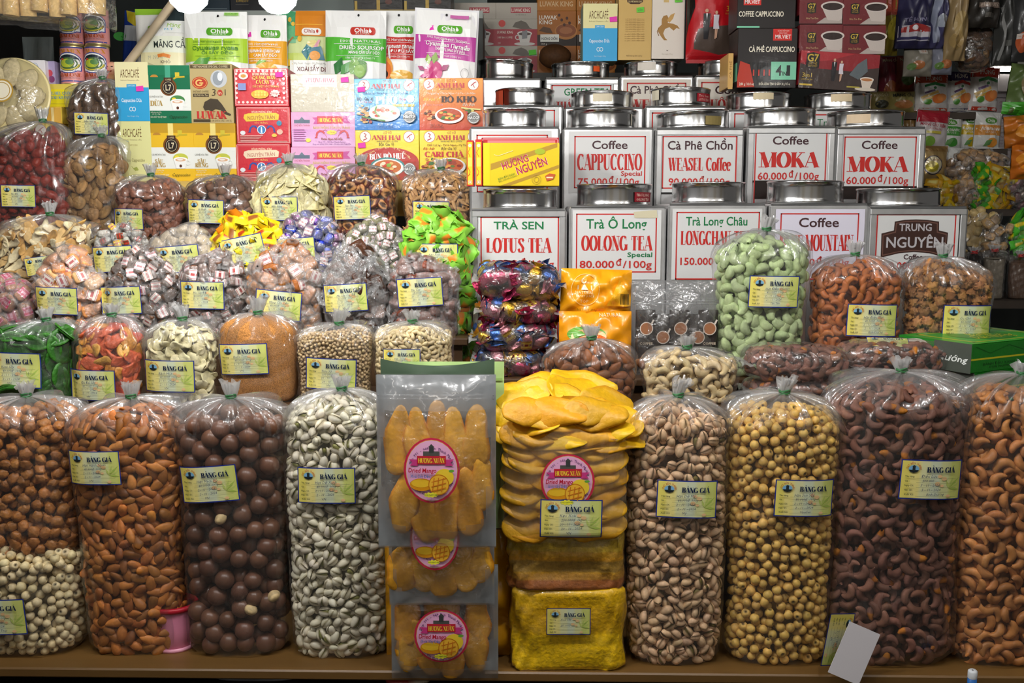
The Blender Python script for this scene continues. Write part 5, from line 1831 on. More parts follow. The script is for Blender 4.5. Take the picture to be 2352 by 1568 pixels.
# orange drink pouches
f, t = plain_pouch('crumpled orange fruit juice packet folded over, before the oolong tea tin', 1286, 618, 1448, 735, 1.47, 'f0a012', (-.05, .03, 0), .022, seed=15, wr=.0022, ops=[('o', 1340, 665, 32, 36, 1.2, 'f4d488'), ('e', 1336, 645, 6, 6, 'f4e0b0'), ('e', 1339, 643, 5, 5, 'f0a012'), ('r', 1322, 655, 1325, 665, 'f8e4b8'), ('p', [(1330, 665), (1338, 652), (1346, 665)], 'f8e4b8'), ('r', 1352, 655, 1355, 665, 'f8e4b8'), ('t', 'NATURAL', 1338, 671, 6.5, 'f8e4b8', 40), ('t', 'FRUIT JUICE', 1340, 679, 5, 'f8e4b8', 40), ('t', 'TOP', 1338, 691, 7, 'f8e4b8'), ('t', 'NET WT 300g', 1345, 710, 5, '6a4a10'), ('p', [(1388, 700), (1418, 640), (1446, 680), (1446, 700)], 'f8b424')] + [('r', 1420 + q * 3.1, 672, 1421.6 + q * 3.1, 696, '3a2c10') for q in range(7)], zb=ZP(735, 1.47))
plain_pouch('orange fruit juice packet standing behind the almond bag', 1284, 715, 1450, 850, 1.45, 'ee9a10', (-.04, 0, 0), .02, seed=16, wr=.0018, ops=[('t', 'NATURAL', 1400, 722, 8, 'f8e4b8', 50), ('e', 1345, 765, 44, 18, '6aa83c'), ('e', 1350, 770, 40, 17, 'f0c890'), ('e', 1358, 780, 34, 16, 'e86a18'), ('t', 'NAS', 1345, 800, 16, 'd8401c', 40)], zb=ZM)
# coffee pouch
f = Face(1450, 645, 1648, 850, 1.46, ZM)
t = thing('coffee_pouch', 'clear zip pouch of dark coffee sachets before the long tea tin', 'pouch', f.loc, (-.04, 0, 0))
X, Yb, Z, bb = pillow(f.w, f.h, .016, 21, 27, rng=random.Random(4))
MB().grid(np.stack((X, Yb, Z), -1), 'ffffff').build('clear_front', FILMC, t)
MB().grid(np.stack((X, .02 - Yb * .3, Z), -1)[:, ::-1], 'ffffff').build('clear_back', MILKY, t)
mb = MB()
for y in (690, 697):
    z = f.h - (y - 645) * f.kz
    mb.tube([(u * f.w / 2, -.004, z) for u in np.linspace(-.97, .97, 8)], .0012, 'e8ecee', n=6)
mb.build('zip_closure', MILKY, t)
for i, x in enumerate((1482, 1520, 1560, 1600, 1626)):
    g = Face(x - 22, 712 + (i % 2) * 10, x + 22, 848, 1.462 + .004 * (i % 2), ZM + .002)
    t2 = thing('coffee_sachet', ('dark coffee sachet at the left inside the clear zip pouch', 'second dark coffee sachet from the left in the zip pouch', 'middle dark coffee sachet in the zip pouch', 'fourth dark coffee sachet in the zip pouch', 'dark coffee sachet at the right inside the zip pouch')[i], 'sachet', g.loc, group='sachets in the zip pouch')
    mb = MB()
    X, Yb, Z, bb = pillow(g.w, g.h, .006, 9, 15, rng=random.Random(i))
    mb.grid(np.stack((X, Yb, Z), -1), '2a2422')
    mb.grid(np.stack((X, .004 - Yb, Z), -1)[:, ::-1], '2a2422')
    ink = Ink(mb, lambda px, py, l: (g.mp(np.asarray(px, float), np.asarray(py, float), 0)[0], -.0112 - l + 0 * np.asarray(px, float), g.mp(px, np.asarray(py, float), 0)[2]), 1)
    cy = 752 + (i % 2) * 20
    ink.ops([('e', x, cy, 15, 15, 'd8ccc0'), ('e', x, cy, 13, 13, '9c6848'), ('s', [(x + 11, cy - 10), (x + 16, cy - 20)], 4, 'd8ccc0'), ('t', 'COFFEE', x, cy + 34, 6, 'd8c8b0')])
    mb.build('sachet_foil', POUCHM, t2)
# ================================================================ cartons on the yellow shelf
def carton(label, x0, y0, x1, y1, Y, dep, col, ops, zb=None, rot=0.0, side=None, name='carton', m=None, group=None, cat='box', stick=None, tilt=0.0, sops=()):
    f = Face(x0, y0, x1, y1, Y, zb)
    t = thing(name, label, cat, f.loc, (tilt, 0, rot), group)
    mb = MB().box(-f.w / 2, 0, 0, f.w / 2, dep, f.h, side or col, bev=.0008)
    i = Ink(mb, f.mp, 1, .00012)
    i.r(x0 + .6, y0 + .6, x1 - .6, y1 - .6, col)
    i.ops(ops)
    if sops:
        k = Ink(mb, lambda px, py, l: (-f.w / 2 - l + 0 * np.asarray(px, float), (1 - np.asarray(px, float)) * dep, f.mp(0, np.asarray(py, float), 0)[2]), 1)
        k.ops(sops)
    mb.build('printed_carton', m or GLOSSP, t)
    for q in stick or ():
        sb = MB()
        c, d = q[0], q[1]
        Ink(sb, lambda px, py, l: (f.mp(px, py, 0)[0], -.004 - l + 0 * px, f.mp(px, py, 0)[2]), 1).ops([('p', [(c - 9, d - 5), (c + 8, d - 7), (c + 9, d + 5), (c - 8, d + 6)], q[2] if len(q) > 2 else 'e83cb4')] + ([('t', q[3], c, d, 5, '5a1a4a')] if len(q) > 3 else []))
        sb.build('price_sticker', PRINT, t, 'green price sticker' if len(q) > 2 and q[2] != 'e83cb4' else 'pink price sticker')
    return f, t


def arch(x0, y0, x1, y1, top):
    w, cx = x1 - x0, (x0 + x1) / 2
    g = (y1 - y0) / 133
    o = [('t', 'ARCHCAFÉ', cx - 4, y0 + 26 * g, 18 * g, '6a4a20', w * .56, {}), ('t', 'Authentic Vietnamese coffee', cx - 4, y0 + 41 * g, 3.6 * g, '8a7a4a', w * .56)]
    if top:
        o += [('r', x0, y0 + 57 * g, x1, y1, '35a6dc'), ('r', cx - 12, y0 + 50 * g, cx + 10, y0 + 57 * g, '35a6dc'), ('t', 'CAPPUCCINO', cx - 1, y0 + 53.5 * g, 3.6 * g, 'e8f4f8', 18), ('t', 'Cappuccino Dừa', cx - 2, y0 + 86 * g, 8 * g, 'eef6fa', w * .6, {'b': .01}), ('o', cx - 4, y0 + 106 * g, 4, 5 * g, 1.2, 'e8f4f8'), ('o', cx + 3, y0 + 106 * g, 4, 5 * g, 1.2, 'e8f4f8'), ('t', 'Net Weight 150g', cx, y0 + 122 * g, 2.8 * g, 'c8e4f0', 26)]
    else:
        o += [('t', 'CAPPUCCINO', cx - 2, y0 + 53 * g, 4 * g, '9a8a4a', 20), ('t', 'Durian Cappuccino', cx - 2, y0 + 86 * g, 7.5 * g, '6a5a20', w * .64), ('s', [(cx - 8, y0 + 100 * g), (cx - 2, y0 + 107 * g), (cx + 6, y0 + 109 * g)], 1, '9aa040'), ('p', [(cx - 4, y0 + 104 * g), (cx + 4, y0 + 101 * g), (cx + 8, y0 + 108 * g), (cx, y0 + 110 * g)], 'a8b058'), ('t', 'Net Weight 150g', cx, y0 + 122 * g, 2.8 * g, '8a7a4a', 26)]
    return o


def l7(x0, y0, x1, y1, c1, c2, word, fruit):
    cx = (x0 + x1) / 2
    w = x1 - x0
    o = [('r', x0, y0, x1, y0 + 22, c1), ('r', cx - 9, y0, cx + 3, y0 + 30, c2), ('r', x0, y0 + 55, x1, y0 + 104, 'eef0ea'), ('e', x0 + 14, y0 + 27, 9, 6, 'c08a3a', 0, 180), ('r', x0 + 62, y0 + 16, x0 + 72, y0 + 28, 'd8c43c'), ('s', [(x0 + 58, y0 + 31), (x0 + 66, y0 + 27), (x0 + 84, y0 + 26)], 4, 'c8b030'),
         ('e', cx - 2, y0 + 50, 19, 20, '7a4a1c'), ('r', cx - 12, y0 + 28, cx + 8, y0 + 42, '4a2c18'), ('t', 'COFFEE', cx - 2, y0 + 33, 4, 'e8d8a8', 13), ('e', cx - 2, y0 + 51, 15, 16, '2a2220'), ('o', cx - 2, y0 + 51, 12.5, 13.5, 1, 'd8c8a0'), ('t', 'L7', cx - 2, y0 + 51, 13, 'e0d4b0', 13, {'b': .03}),
         ('t', 'CÀ PHÊ HÒA TAN', x0 + 17, y0 + 72, 4.2, '6a6a60', 31)]
    o += [('t', q, x0 + 17, y0 + 87 + 9 * k, 9 if len(word) > 1 else 12, 'b89a58', None, {'font': 's'}) for k, q in enumerate(word)]
    o += [('e', cx + 18, y0 + 80, 17, 11, fruit), ('e', cx + 10, y0 + 78, 5, 4, 'f0d840'), ('p', [(cx + 2, y0 + 82), (cx + 34, y0 + 82), (cx + 28, y0 + 104), (cx + 8, y0 + 104)], 'f6f6f2'), ('e', cx + 18, y0 + 83, 16, 5.5, 'fbfbf8'), ('e', cx + 18, y0 + 84, 12, 3.5, 'e0b088'), ('e', cx + 17, y0 + 83.5, 7, 2, 'f8f0e8'), ('e', cx + 18, y0 + 98, 3, 3.5, '5a3018'), ('o', cx + 35, y0 + 90, 5, 6, 1.6, 'f2f2ee'),
          ('t', 'Khối lượng tịnh: 270g', x0 + 16, y0 + 108, 2.8, 'e8e8d8', 24), ('t', '(18 Gói x 15g)', x0 + 16, y0 + 112, 2.6, 'e8e8d8', 18), ('t', 'SẢN XUẤT TẠI VIỆT NAM', x0 + 21, y0 + 119, 3.4, 'f4f0d8', 36), ('t', 'Cappuccino', cx + 18, y0 + 118, 7, '2a3a20', 42, {'sh': .3})]
    return o


YB = 1.95
D8 = .075
carton('green yellow coffee carton at the left end of the shelf, no blue panel', 270, 278, 348, 416, YB, D8, 'e4e2a0', arch(270, 278, 348, 416, 0), ZS)
carton('cream and blue coffee carton on the shelf at the left end', 265, 142, 342, 278, YB, D8, 'eee6b4', arch(265, 142, 342, 278, 1), stick=[(323, 204)])
carton('yellow coffee carton beside the pale green one', 348, 283, 446, 416, YB, D8, 'eec02c', l7(348, 283, 446, 416, 'c89c28', 'f4e088', ('SẦU', 'RIÊNG'), 'c8cc50'), ZS)
carton('yellow coffee carton under the tan civet carton', 446, 283, 542, 416, YB, D8, 'eec02c', l7(446, 283, 542, 416, 'c89c28', 'f4e088', ('SẦU', 'RIÊNG'), 'c8cc50'), ZS)
carton('green coconut coffee carton with a cup picture', 342, 150, 438, 283, YB, D8, '16704c', l7(342, 150, 438, 283, '1a7a54', '4aa888', ('DỪA',), '4a8a4c'), side='0e5a3c')
carton('tan coffee carton with a civet picture and red lettering', 437, 147, 535, 283, YB, D8, 'c0ac78', [('r', 439, 149, 531, 157, '5c4c30'), ('t', 'VIETNAMESE SPECIAL COFFEE', 485, 153, 4.6, 'e4d8b0', 80), ('e', 460, 190, 18, 14, 'c03a28'), ('o', 460, 190, 16, 12, 1.2, 'e0b060'), ('o', 459, 190, 9, 8, 3.5, 'e8c070', 40, 330), ('r', 459, 189, 468, 192, 'e8c070'), ('e', 504, 181, 19, 20, 'c8ccd0'), ('e', 502, 180, 12, 16, '98a0a8'), ('e', 507, 176, 6, 10, 'e8ecf0'), ('t', 'INSTANT COFFEE', 462, 210, 4.4, '5c4c30', 35), ('r', 444, 215, 480, 222, '4a3c28'), ('t', 'Cà Phê Hòa Tan', 462, 218.5, 4.4, 'e0d0a0', 32), ('t', '3', 491, 212, 16, '4a3c28', None, {'sh': .1}), ('e', 506, 213, 6, 7, 'c03a28'), ('t', 'in', 506, 213, 8, 'f0e0c0'), ('t', '1', 518, 212, 14, '4a3c28'),
    ('p', [(466, 246), (470, 234), (484, 226), (500, 228), (510, 240), (521, 258), (530, 262), (528, 266), (516, 262), (505, 252), (494, 250), (486, 256), (478, 252), (470, 254)], '453a2a'), ('t', 'LUWAK', 485, 264, 17, 'c8302c', 68, {'font': 's'}), ('r', 443, 274, 482, 280, '4a3c28'), ('t', '18 GÓI x 17G - 306 G', 508, 277, 4, '5c4c30', 44)], side='a89464')
wv = [('e', 545 + i * 10, 163, 3, 3, 'f4dcd8') for i in range(11)] + [('e', 548 + i * 10, 235, 3, 3, 'f4dcd8') for i in range(11)] + [('e', x, 170 + i * 11, 3, 3, 'f4dcd8') for i in range(6) for x in (544, 653)]
carton('pink red cracker carton with a basket of golden pieces, top of the red column', 538, 157, 662, 244, YB, D8, 'd83a44', [('f', 540, 159, 659, 241, 1.2, 'f4dcd8')] + wv + [('e', 561, 175, 11, 8, 'f0e4e0'), ('e', 561, 175, 6, 4, 'd89a40'), ('t', 'BÁNH PHỒNG TÔM', 608, 171, 5.5, 'f8e0c0', 52, {'font': 's'}), ('t', 'QUẢNG TRÂN', 608, 179, 7, 'f4d448', 52, {'font': 's'}), ('t', 'CÁ CÂN', 605, 189, 8, 'f4d448', 30, {'font': 's'}), ('t', 'ĐẶC BIỆT SÓC TRĂNG', 612, 199, 4.4, 'e8e058', 60), ('e', 598, 217, 20, 10, 'f0c43c'), ('p', [(579, 212), (617, 212), (611, 226), (585, 226)], 'e8b030')] + [('r', 586 + (i % 4) * 7, 210 + (i // 4) * 6, 591 + (i % 4) * 7, 215 + (i // 4) * 6, 'f8d860') for i in range(8)] + [('p', [(633 + (12 if i % 2 else 9) * math.cos(i * pi / 9), 215 + (9 if i % 2 else 7) * math.sin(i * pi / 9)) for i in range(18)], 'f4d8d0'), ('t', '500gr', 633, 215, 5, 'c03040'), ('r', 549, 192, 567, 208, '8a98d0')], m=WRAPM, stick=[(643, 172)])


def shrimp(x, y, s, col, fl=1):
    return [('s', [(x + fl * a * s, y + b * s) for a, b in ((-10, 6), (-8, -2), (-2, -7), (5, -6), (10, -1))], 5 * s, col), ('s', [(x + fl * a * s, y + b * s) for a, b in ((10, -1), (14, 5), (16, 10))], 1 * s, col), ('s', [(x + fl * a * s, y + b * s) for a, b in ((6, -7), (13, -10), (18, -6))], 1 * s, col), ('p', [(x - fl * 10 * s, y + 5 * s), (x - fl * 15 * s, y + 11 * s), (x - fl * 7 * s, y + 11 * s)], col)]


for y0, y1, lb in ((245, 330, 'red cracker carton with a yellow ribbon, middle of the red column'), (330, 416, 'red cracker carton with a cream ribbon, bottom of the red column')):
    rb = 'e8c83c' if y0 == 245 else 'ecd8b8'
    g = y0
    carton(lb, 543, y0, 667, y1, YB, D8, 'cc2434', [('f', 545, g + 2, 665, y1 - 2, 1, 'f0d0c8'), ('f', 547.5, g + 4.5, 662.5, y1 - 4.5, .8, 'e88a80'), ('t', 'BÁNH PHỒNG TÔM', 602, g + 12, 4.6, 'f0c8a8', 46, {'font': 's'}), ('p', [(562, g + 18), (572, g + 15), (635, g + 14), (642, g + 18), (640, g + 30), (566, g + 34), (560, g + 26)], rb), ('t', 'NGUYÊN TRÂN', 601, g + 25, 8.5, '9c2430' if y0 == 245 else 'b05040', 62, {'rot': 2}), ('t', 'SÓC TRĂNG', 600, g + 37, 4, 'f0d070', 30)] + shrimp(582, g + 50, .8, '2a4a9c') + shrimp(622, g + 50, .8, '2a4a9c', -1) + [('e', 601, g + 53, 10, 10, 'e8f0f4'), ('e', 601, g + 53, 8.5, 8.5, '2c78b8'), ('p', [(599, g + 60), (600, g + 46), (602, g + 46), (603, g + 60)], 'f0f4f8'), ('e', 558, g + 60, 6, 5, 'e4e4e8'), ('e', 642, g + 38, 6, 6, '3c88a8'), ('e', 643, g + 58, 7, 6, 'e4b4a0'), ('e', 630, g + 66, 6, 4, 'e8c048')] + [('r', 552, g + 66 + 3.5 * k, 604 - 4 * k, g + 67.6 + 3.5 * k, 'e8a8a0') for k in range(4)] + [('r', 552, g + 79, 660, g + 80, 'f0c0b8')], ZS if y1 == 416 else None, m=WRAPM)
carton('plain beige paper parcel with a small white label on the pink cartons', 668, 170, 814, 257, YB, D8, 'c8c0ac', [('r', 762, 170, 763, 257, 'b8b09c'), ('r', 696, 172, 774, 199, 'f4eef0'), ('t', 'THƯỢNG HẠNG', 735, 184, 10, 'c87888', 66, {'font': 's'}), ('r', 700, 193, 770, 194, 'd8b8c0'), ('e', 748, 227, 1.3, 1.3, '8a7a60'), ('e', 696, 236, 1.2, 1.2, '8a7a60'), ('e', 775, 244, 1.2, 1.2, '8a7a60')], m=WRAPM, stick=[(793, 184)])
for y0, y1, lb in ((257, 338, 'pink shrimp cracker carton under the beige parcel'), (338, 416, 'pink shrimp cracker carton at the bottom of its column')):
    g = y0
    carton(lb, 669, y0, 816, y1, YB, D8, 'e0a4cc', [('r', 671, g + 40, 814, y1 - 2, 'd49ad0', 'e4b4dc'), ('r', 676, g + 18, 712, g + 26, '5a6a7c'), ('p', [(688, g + 18), (694, g + 11), (700, g + 18)], '6a7888'), ('t', 'CHỢ BẾN THÀNH', 694, g + 31, 4, 'b03c50', 36), ('p', [(718, g + 13), (732, g + 12), (732, g + 28), (720, g + 28), (724, g + 20)], 'c8509c'), ('p', [(804, g + 9), (788, g + 10), (788, g + 26), (806, g + 26), (798, g + 18)], 'c8509c'), ('r', 729, g + 10, 789, g + 27, 'd02c48'), ('t', 'HƯƠNG XUÂN', 759, g + 19, 9, 'f4dc48', 53, {'font': 's'}), ('t', 'BÁNH PHỒNG TÔM SÓC TRĂNG', 762, g + 36, 5.6, 'd8c838', 84), ('p', [(762 + (13 if i % 2 else 10) * math.cos(i * pi / 9), g + 47 + (6 if i % 2 else 4.5) * math.sin(i * pi / 9)) for i in range(18)], 'f0e058'), ('t', 'LÁ TÔM XẮC', 762, g + 47, 3.2, 'a83020', 16)] + shrimp(736, g + 50, .9, 'd04850') + shrimp(790, g + 50, .9, 'd04850', -1) + [('t', 'Thơm Ngon Nở Xốp', 762, g + 62, 5, '9a4a2c', 50, {'font': 'n', 'b': .02}), ('t', 'Shop 991 - 949 Ben Thanh Market', 762, g + 69, 3.6, '8a4a9a', 62), ('t', 'Shop tel: (028) 3520 1489 - Mobile: 070 7284 776', 762, g + 74, 3.4, '8a4a9a', 88), ('e', 708, g + 65, 6, 4.5, 'f0e058')] + [('r', 675, g + 40 + 5 * k, 700 + 3 * (k % 2), g + 41.5 + 5 * k, 'c070b0') for k in range(6)], ZS if y1 == 416 else None, m=WRAPM)


def hai(x0, y0, x1, y1, ctop, cbot, red):
    cx = (x0 + x1) / 2
    return [('r', x0 + 1, y0 + 1, x1 - 1, y1 - 1, ctop, cbot), ('e', x0 + 23, y0 + 15, 13, 13, 'f4ece4'), ('o', x0 + 23, y0 + 15, 13, 13, 1, red), ('s', [(x0 + 20, y0 + 7), (x0 + 25, y0 + 10), (x0 + 22, y0 + 15), (x0 + 27, y0 + 19), (x0 + 18, y0 + 23)], 2.5, red), ('e', x1 - 23, y0 + 15, 13, 13, 'f4ece4'), ('o', x1 - 23, y0 + 15, 13, 13, 1, red), ('s', [(x1 - 28, y0 + 18), (x1 - 22, y0 + 12), (x1 - 16, y0 + 9)], 2, red), ('s', [(x1 - 24, y0 + 14), (x1 - 20, y0 + 22)], 1.5, red), ('t', 'CƠ SỞ', cx, y0 + 6, 5, red, 20), ('t', 'ANH HAI', cx - 2, y0 + 17, 10.5, 'c02c34', 66, {'font': 's'}), ('t', 'NHÃN HIỆU ĐỘC QUYỀN', cx, y0 + 25.5, 3.6, '6a5a4a', 48)]


def bowl(cx, cy, r, inner, bits):
    rg = random.Random(int(cx))
    o = [('e', cx, cy, r, r * .55, 'f0eee8'), ('e', cx, cy - r * .05, r * .85, r * .43, inner)]
    for k in range(16):
        a, q = rg.random() * 6.28, rg.random() ** .5
        o.append(('e', cx + r * .7 * q * math.cos(a), cy - r * .05 + r * .34 * q * math.sin(a), r * .14, r * .08, rg.choice(bits)))
    return o


def spice(x, y, rg, cols):
    return [('e', x + rg.uniform(-11, 11), y + rg.uniform(-10, 10), rg.uniform(2, 6), rg.uniform(1.5, 4), rg.choice(cols)) for _ in range(16)]


HC = lambda x, y: [('e', x, y, 14, 14, '8a8a88'), ('o', x, y, 12.5, 12.5, 1.2, 'f0f0ee'), ('r', x - 14.5, y - 5, x + 14.5, y + 5, '6a6a68'), ('t', 'HACCP', x, y, 6.5, 'f4f4f2', 27, {'b': .03})]
q = random.Random(2)
carton('yellow and red beef noodle spice carton below the blue one', 817, 299, 963, 416, YB, D8, 'f0d22c', hai(817, 299, 963, 416, 'f4dc38', 'eec424', 'b02c34') + [('e', 890, 372, 72, 34, 'b8281c', 0, 180), ('r', 818, 371, 962, 414, 'a8301c'), ('t', 'Bột Gia Vị', 888, 331, 7, '3a3a2a', 34), ('a', 'Chất Lượng - Thơm Ngon - Uy Tín - Lâu Năm', 890, 404, 66, 4.2, 'f8e8a0', 90, 105), ('t', 'BÚN BÒ HUẾ', 890, 359, 13, 'f8f8f4', 82, {'font': 's', 'rot': 2}), ('e', 890, 383, 40, 22, '3c8c8c')] + bowl(890, 385, 37, 'c86c2c', ['e8b86c', '8ab848', 'd8402c', 'f0e0c0', 'b0b83c']) + spice(838, 385, q, ['e8c890', 'b03c28', 'd8b060', '6a8a3c']) + HC(941, 388) + [('t', 'Đặc Biệt', 940, 409, 7, 'f0d8d0', 26, {'sh': .3})], ZS, m=WRAPM, stick=[(832, 334)])
carton('yellow curry spice carton at the right end of the shelf', 964, 299, 1110, 416, YB, D8, 'f0d02c', hai(964, 299, 1110, 416, 'f4d838', 'f0cc2c', 'b02c34') + [('t', 'Chất Lượng - Thơm Ngon - Uy Tín', 1026, 333, 5, '8a3a20', 90), ('t', 'Đặc Biệt', 985, 341, 5.5, 'c83a28', 26, {'sh': .3}), ('t', 'Bột Gia Vị', 1030, 341, 6.5, '6a3a20', 34, {'sh': .3}), ('t', 'CARI CHÀ', 1020, 354, 12, 'c8242c', 88, {'font': 's'}), ('t', 'CURRY POWDER', 1066, 363, 4.5, 'a83020', 44)] + spice(988, 375, q, ['c88a3c', '3a6a2c', 'b8402c', 'd8b060']) + spice(980, 390, q, ['2c5a24', 'c87a30', '8a2c1c']) + bowl(1034, 382, 36, 'c8581c', ['a83a1c', 'e0a040', '8a2414', '5c7a2c']) + HC(1090, 388), ZS, m=WRAPM)
carton('blue noodle soup spice carton with a bowl picture', 814, 181, 963, 299, YB, D8, '2890d4', hai(814, 181, 963, 299, '78c8e4', '1878cc', 'b02c34') + [('t', 'Chất Lượng - Thơm Ngon - Uy Tín - Lâu Năm', 886, 214, 5, '2a3a7c', 104), ('t', 'Bột Gia Vị', 839, 227, 7, '1a2c4c', 36, {'b': .02}), ('t', 'Có Túi Lọc', 840, 234, 5.5, 'd8404c', 30), ('t', 'PHỞ', 888, 230, 17, 'fafafa', 50, {'font': 's', 'b': .02}), ('t', 'Đặc Biệt', 925, 228, 6, 'e8506c', 15), ('e', 943, 227, 9, 9, 'e0f0e8'), ('t', '100%', 943, 226, 5, '2c8a5c', 13), ('r', 902, 239, 952, 245, 'f0c440'), ('t', '"PHO" SOUP POWDER', 927, 242, 4, '8a2c20', 46)] + spice(835, 252, q, ['c89a5c', 'e0b878', '6a4a28', 'd8a048']) + spice(842, 272, q, ['7a4a24', 'd8a860', 'b8783c', '9a2c20']) + bowl(884, 260, 36, 'f0e4d4', ['c8442c', 'd86a4c', '6aa048', 'f8f4ec', 'e8d8c0']) + [('s', [(832, 268), (856, 274), (886, 278)], 3, '4a8a34'), ('s', [(868, 240), (862, 256), (872, 268)], 3, '5a9a3c')] + HC(941, 269) + [('t', 'KLT : 100 gr', 886, 286, 5.5, 'e8f0f8', 34), ('t', '(20 gói x 25gr)', 886, 292, 4.2, '1a3c7c', 36)], m=WRAPM, stick=[(831, 206)])
carton('orange beef stew spice carton with a plate picture', 963, 179, 1110, 299, YB, D8, 'd8481c', hai(963, 179, 1110, 299, 'ec9c34', 'c4381c', 'b02c34') + [('t', 'Chất Lượng - Thơm Ngon - Uy Tín - Lâu Năm', 1036, 214, 5, 'f8ecd8', 112), ('t', 'Bột Gia Vị', 991, 228, 6.5, 'f0d83c', 36, {'sh': .25}), ('t', 'BÒ KHO', 1054, 228, 14, '381814', 80, {'font': 's'}), ('t', 'BO KHO POWDER', 995, 241, 4.4, 'f0a8a0', 46), ('t', 'Đặc Biệt', 1076, 240, 6, 'f8e8d0', 28, {'sh': .3})] + spice(990, 264, q, ['7a3018', 'c85c2c', '4a2414', 'e0a060']) + spice(1082, 258, q, ['4a7a2c', 'e0d078', 'c83a4c', '3a5a24']) + [('s', [(1060, 248), (1080, 250), (1104, 252)], 3, 'd8d484')] + bowl(1032, 266, 33, 'b84418', ['d86c24', '3a7a2c', 'e8b050', '2c6a24', 'f0d060']) + HC(1088, 271) + [('t', 'KLT: 100 gr', 1004, 288, 5, '4a1c10', 28), ('t', '(20 gói x 25gr)', 1004, 293, 3.8, '4a1c10', 32)], m=WRAPM)

# cartons behind and beside at the far left
carton('yellow spice carton behind the jujube bag', -40, 283, 106, 416, 1.965, .09, 'f0cc24', hai(-10, 283, 120, 416, 'f4d82c', 'eec020', 'b02c34') + [('e', 40, 368, 66, 34, 'd83c1c', 0, 180), ('t', 'BÚN BÒ HUẾ', 42, 350, 12, 'f0a050', 76, {'font': 's'})], ZS, m=WRAPM)
carton('narrow yellow carton with a red picture beside the jujube bag', 106, 285, 146, 416, 1.965, .09, 'e8bc24', [('e', 124, 302, 16, 14, 'b83a1c'), ('e', 124, 312, 14, 8, '8a4a1c')], ZS, m=WRAPM)
carton('plain brown carton under the dark mushroom bag', 150, 348, 268, 416, 1.938, .045, 'a8824c', [], ZS, m=PRINT)
zz = ZP(284, 1.975)
carton('golden gift carton lying under the yellow bird nest carton', -60, 245, 142, 283, 1.975, .12, 'ecc84c', [('r', 104, 247, 140, 282, 'e0b050'), ('r', 118, 247, 124, 282, 'f4e0a0')], ZP(283, 1.965), m=WRAPM)
carton('plain brown carton that carries the yellow bird nest carton', 146, 245, 240, 416, 2.06, .09, 'a8824c', [], ZS, m=PRINT)
carton('long yellow carton with pale blue lettering', 82, 193, 258, 245, 1.985, .13, 'f0dc28', [('r', 82, 193, 258, 205, 'e0cc58'), ('r', 84, 206, 256, 243, 'f4e424'), ('t', 'THƯƠNG HIỆU QUỐC GIA', 137, 214, 6.5, '8ab0b8', 82, {'font': 's'}), ('t', 'YẾN SÀO KHÁNH HÒA', 140, 224, 6.5, '7aa8b4', 78, {'font': 's'}), ('p', [(82, 214), (88, 210), (88, 222)], '3c90c8'), ('r', 84, 238, 256, 239, 'c8b83c')], ZP(245, 1.975), m=WRAPM)
carton('small white carton with a vegetable picture beside the cans', 26, 138, 104, 193, 1.995, .09, 'f0ecf0', [('r', 30, 138, 36, 193, 'e4d8f0'), ('e', 84, 182, 8, 8, 'e8642c'), ('e', 93, 178, 9, 7, '6aa83c'), ('e', 100, 184, 6, 6, 'd8342c'), ('t', 'KHÔNG CÓ ĐƯỜNG', 64, 162, 4, '6a5a7a', 36, {'rot': 90}), ('o', 82, 160, 8, 16, 1, '8aa8c0'), ('t', 'NƯỚC ÉP', 82, 160, 4.4, '5a6a8a', 22, {'rot': 90})], ZP(193, 1.985), m=WRAPM, sops=[('r', 0, 138, 1, 193, 'c8b8d8')])
carton('blue and cherry printed carton end behind the white carton', 106, 140, 126, 193, 2.01, .08, 'a89cc0', [('e', 114, 168, 7, 8, 'b83a4c'), ('e', 118, 182, 7, 8, '7a3a6a')], ZP(193, 1.985), m=WRAPM)


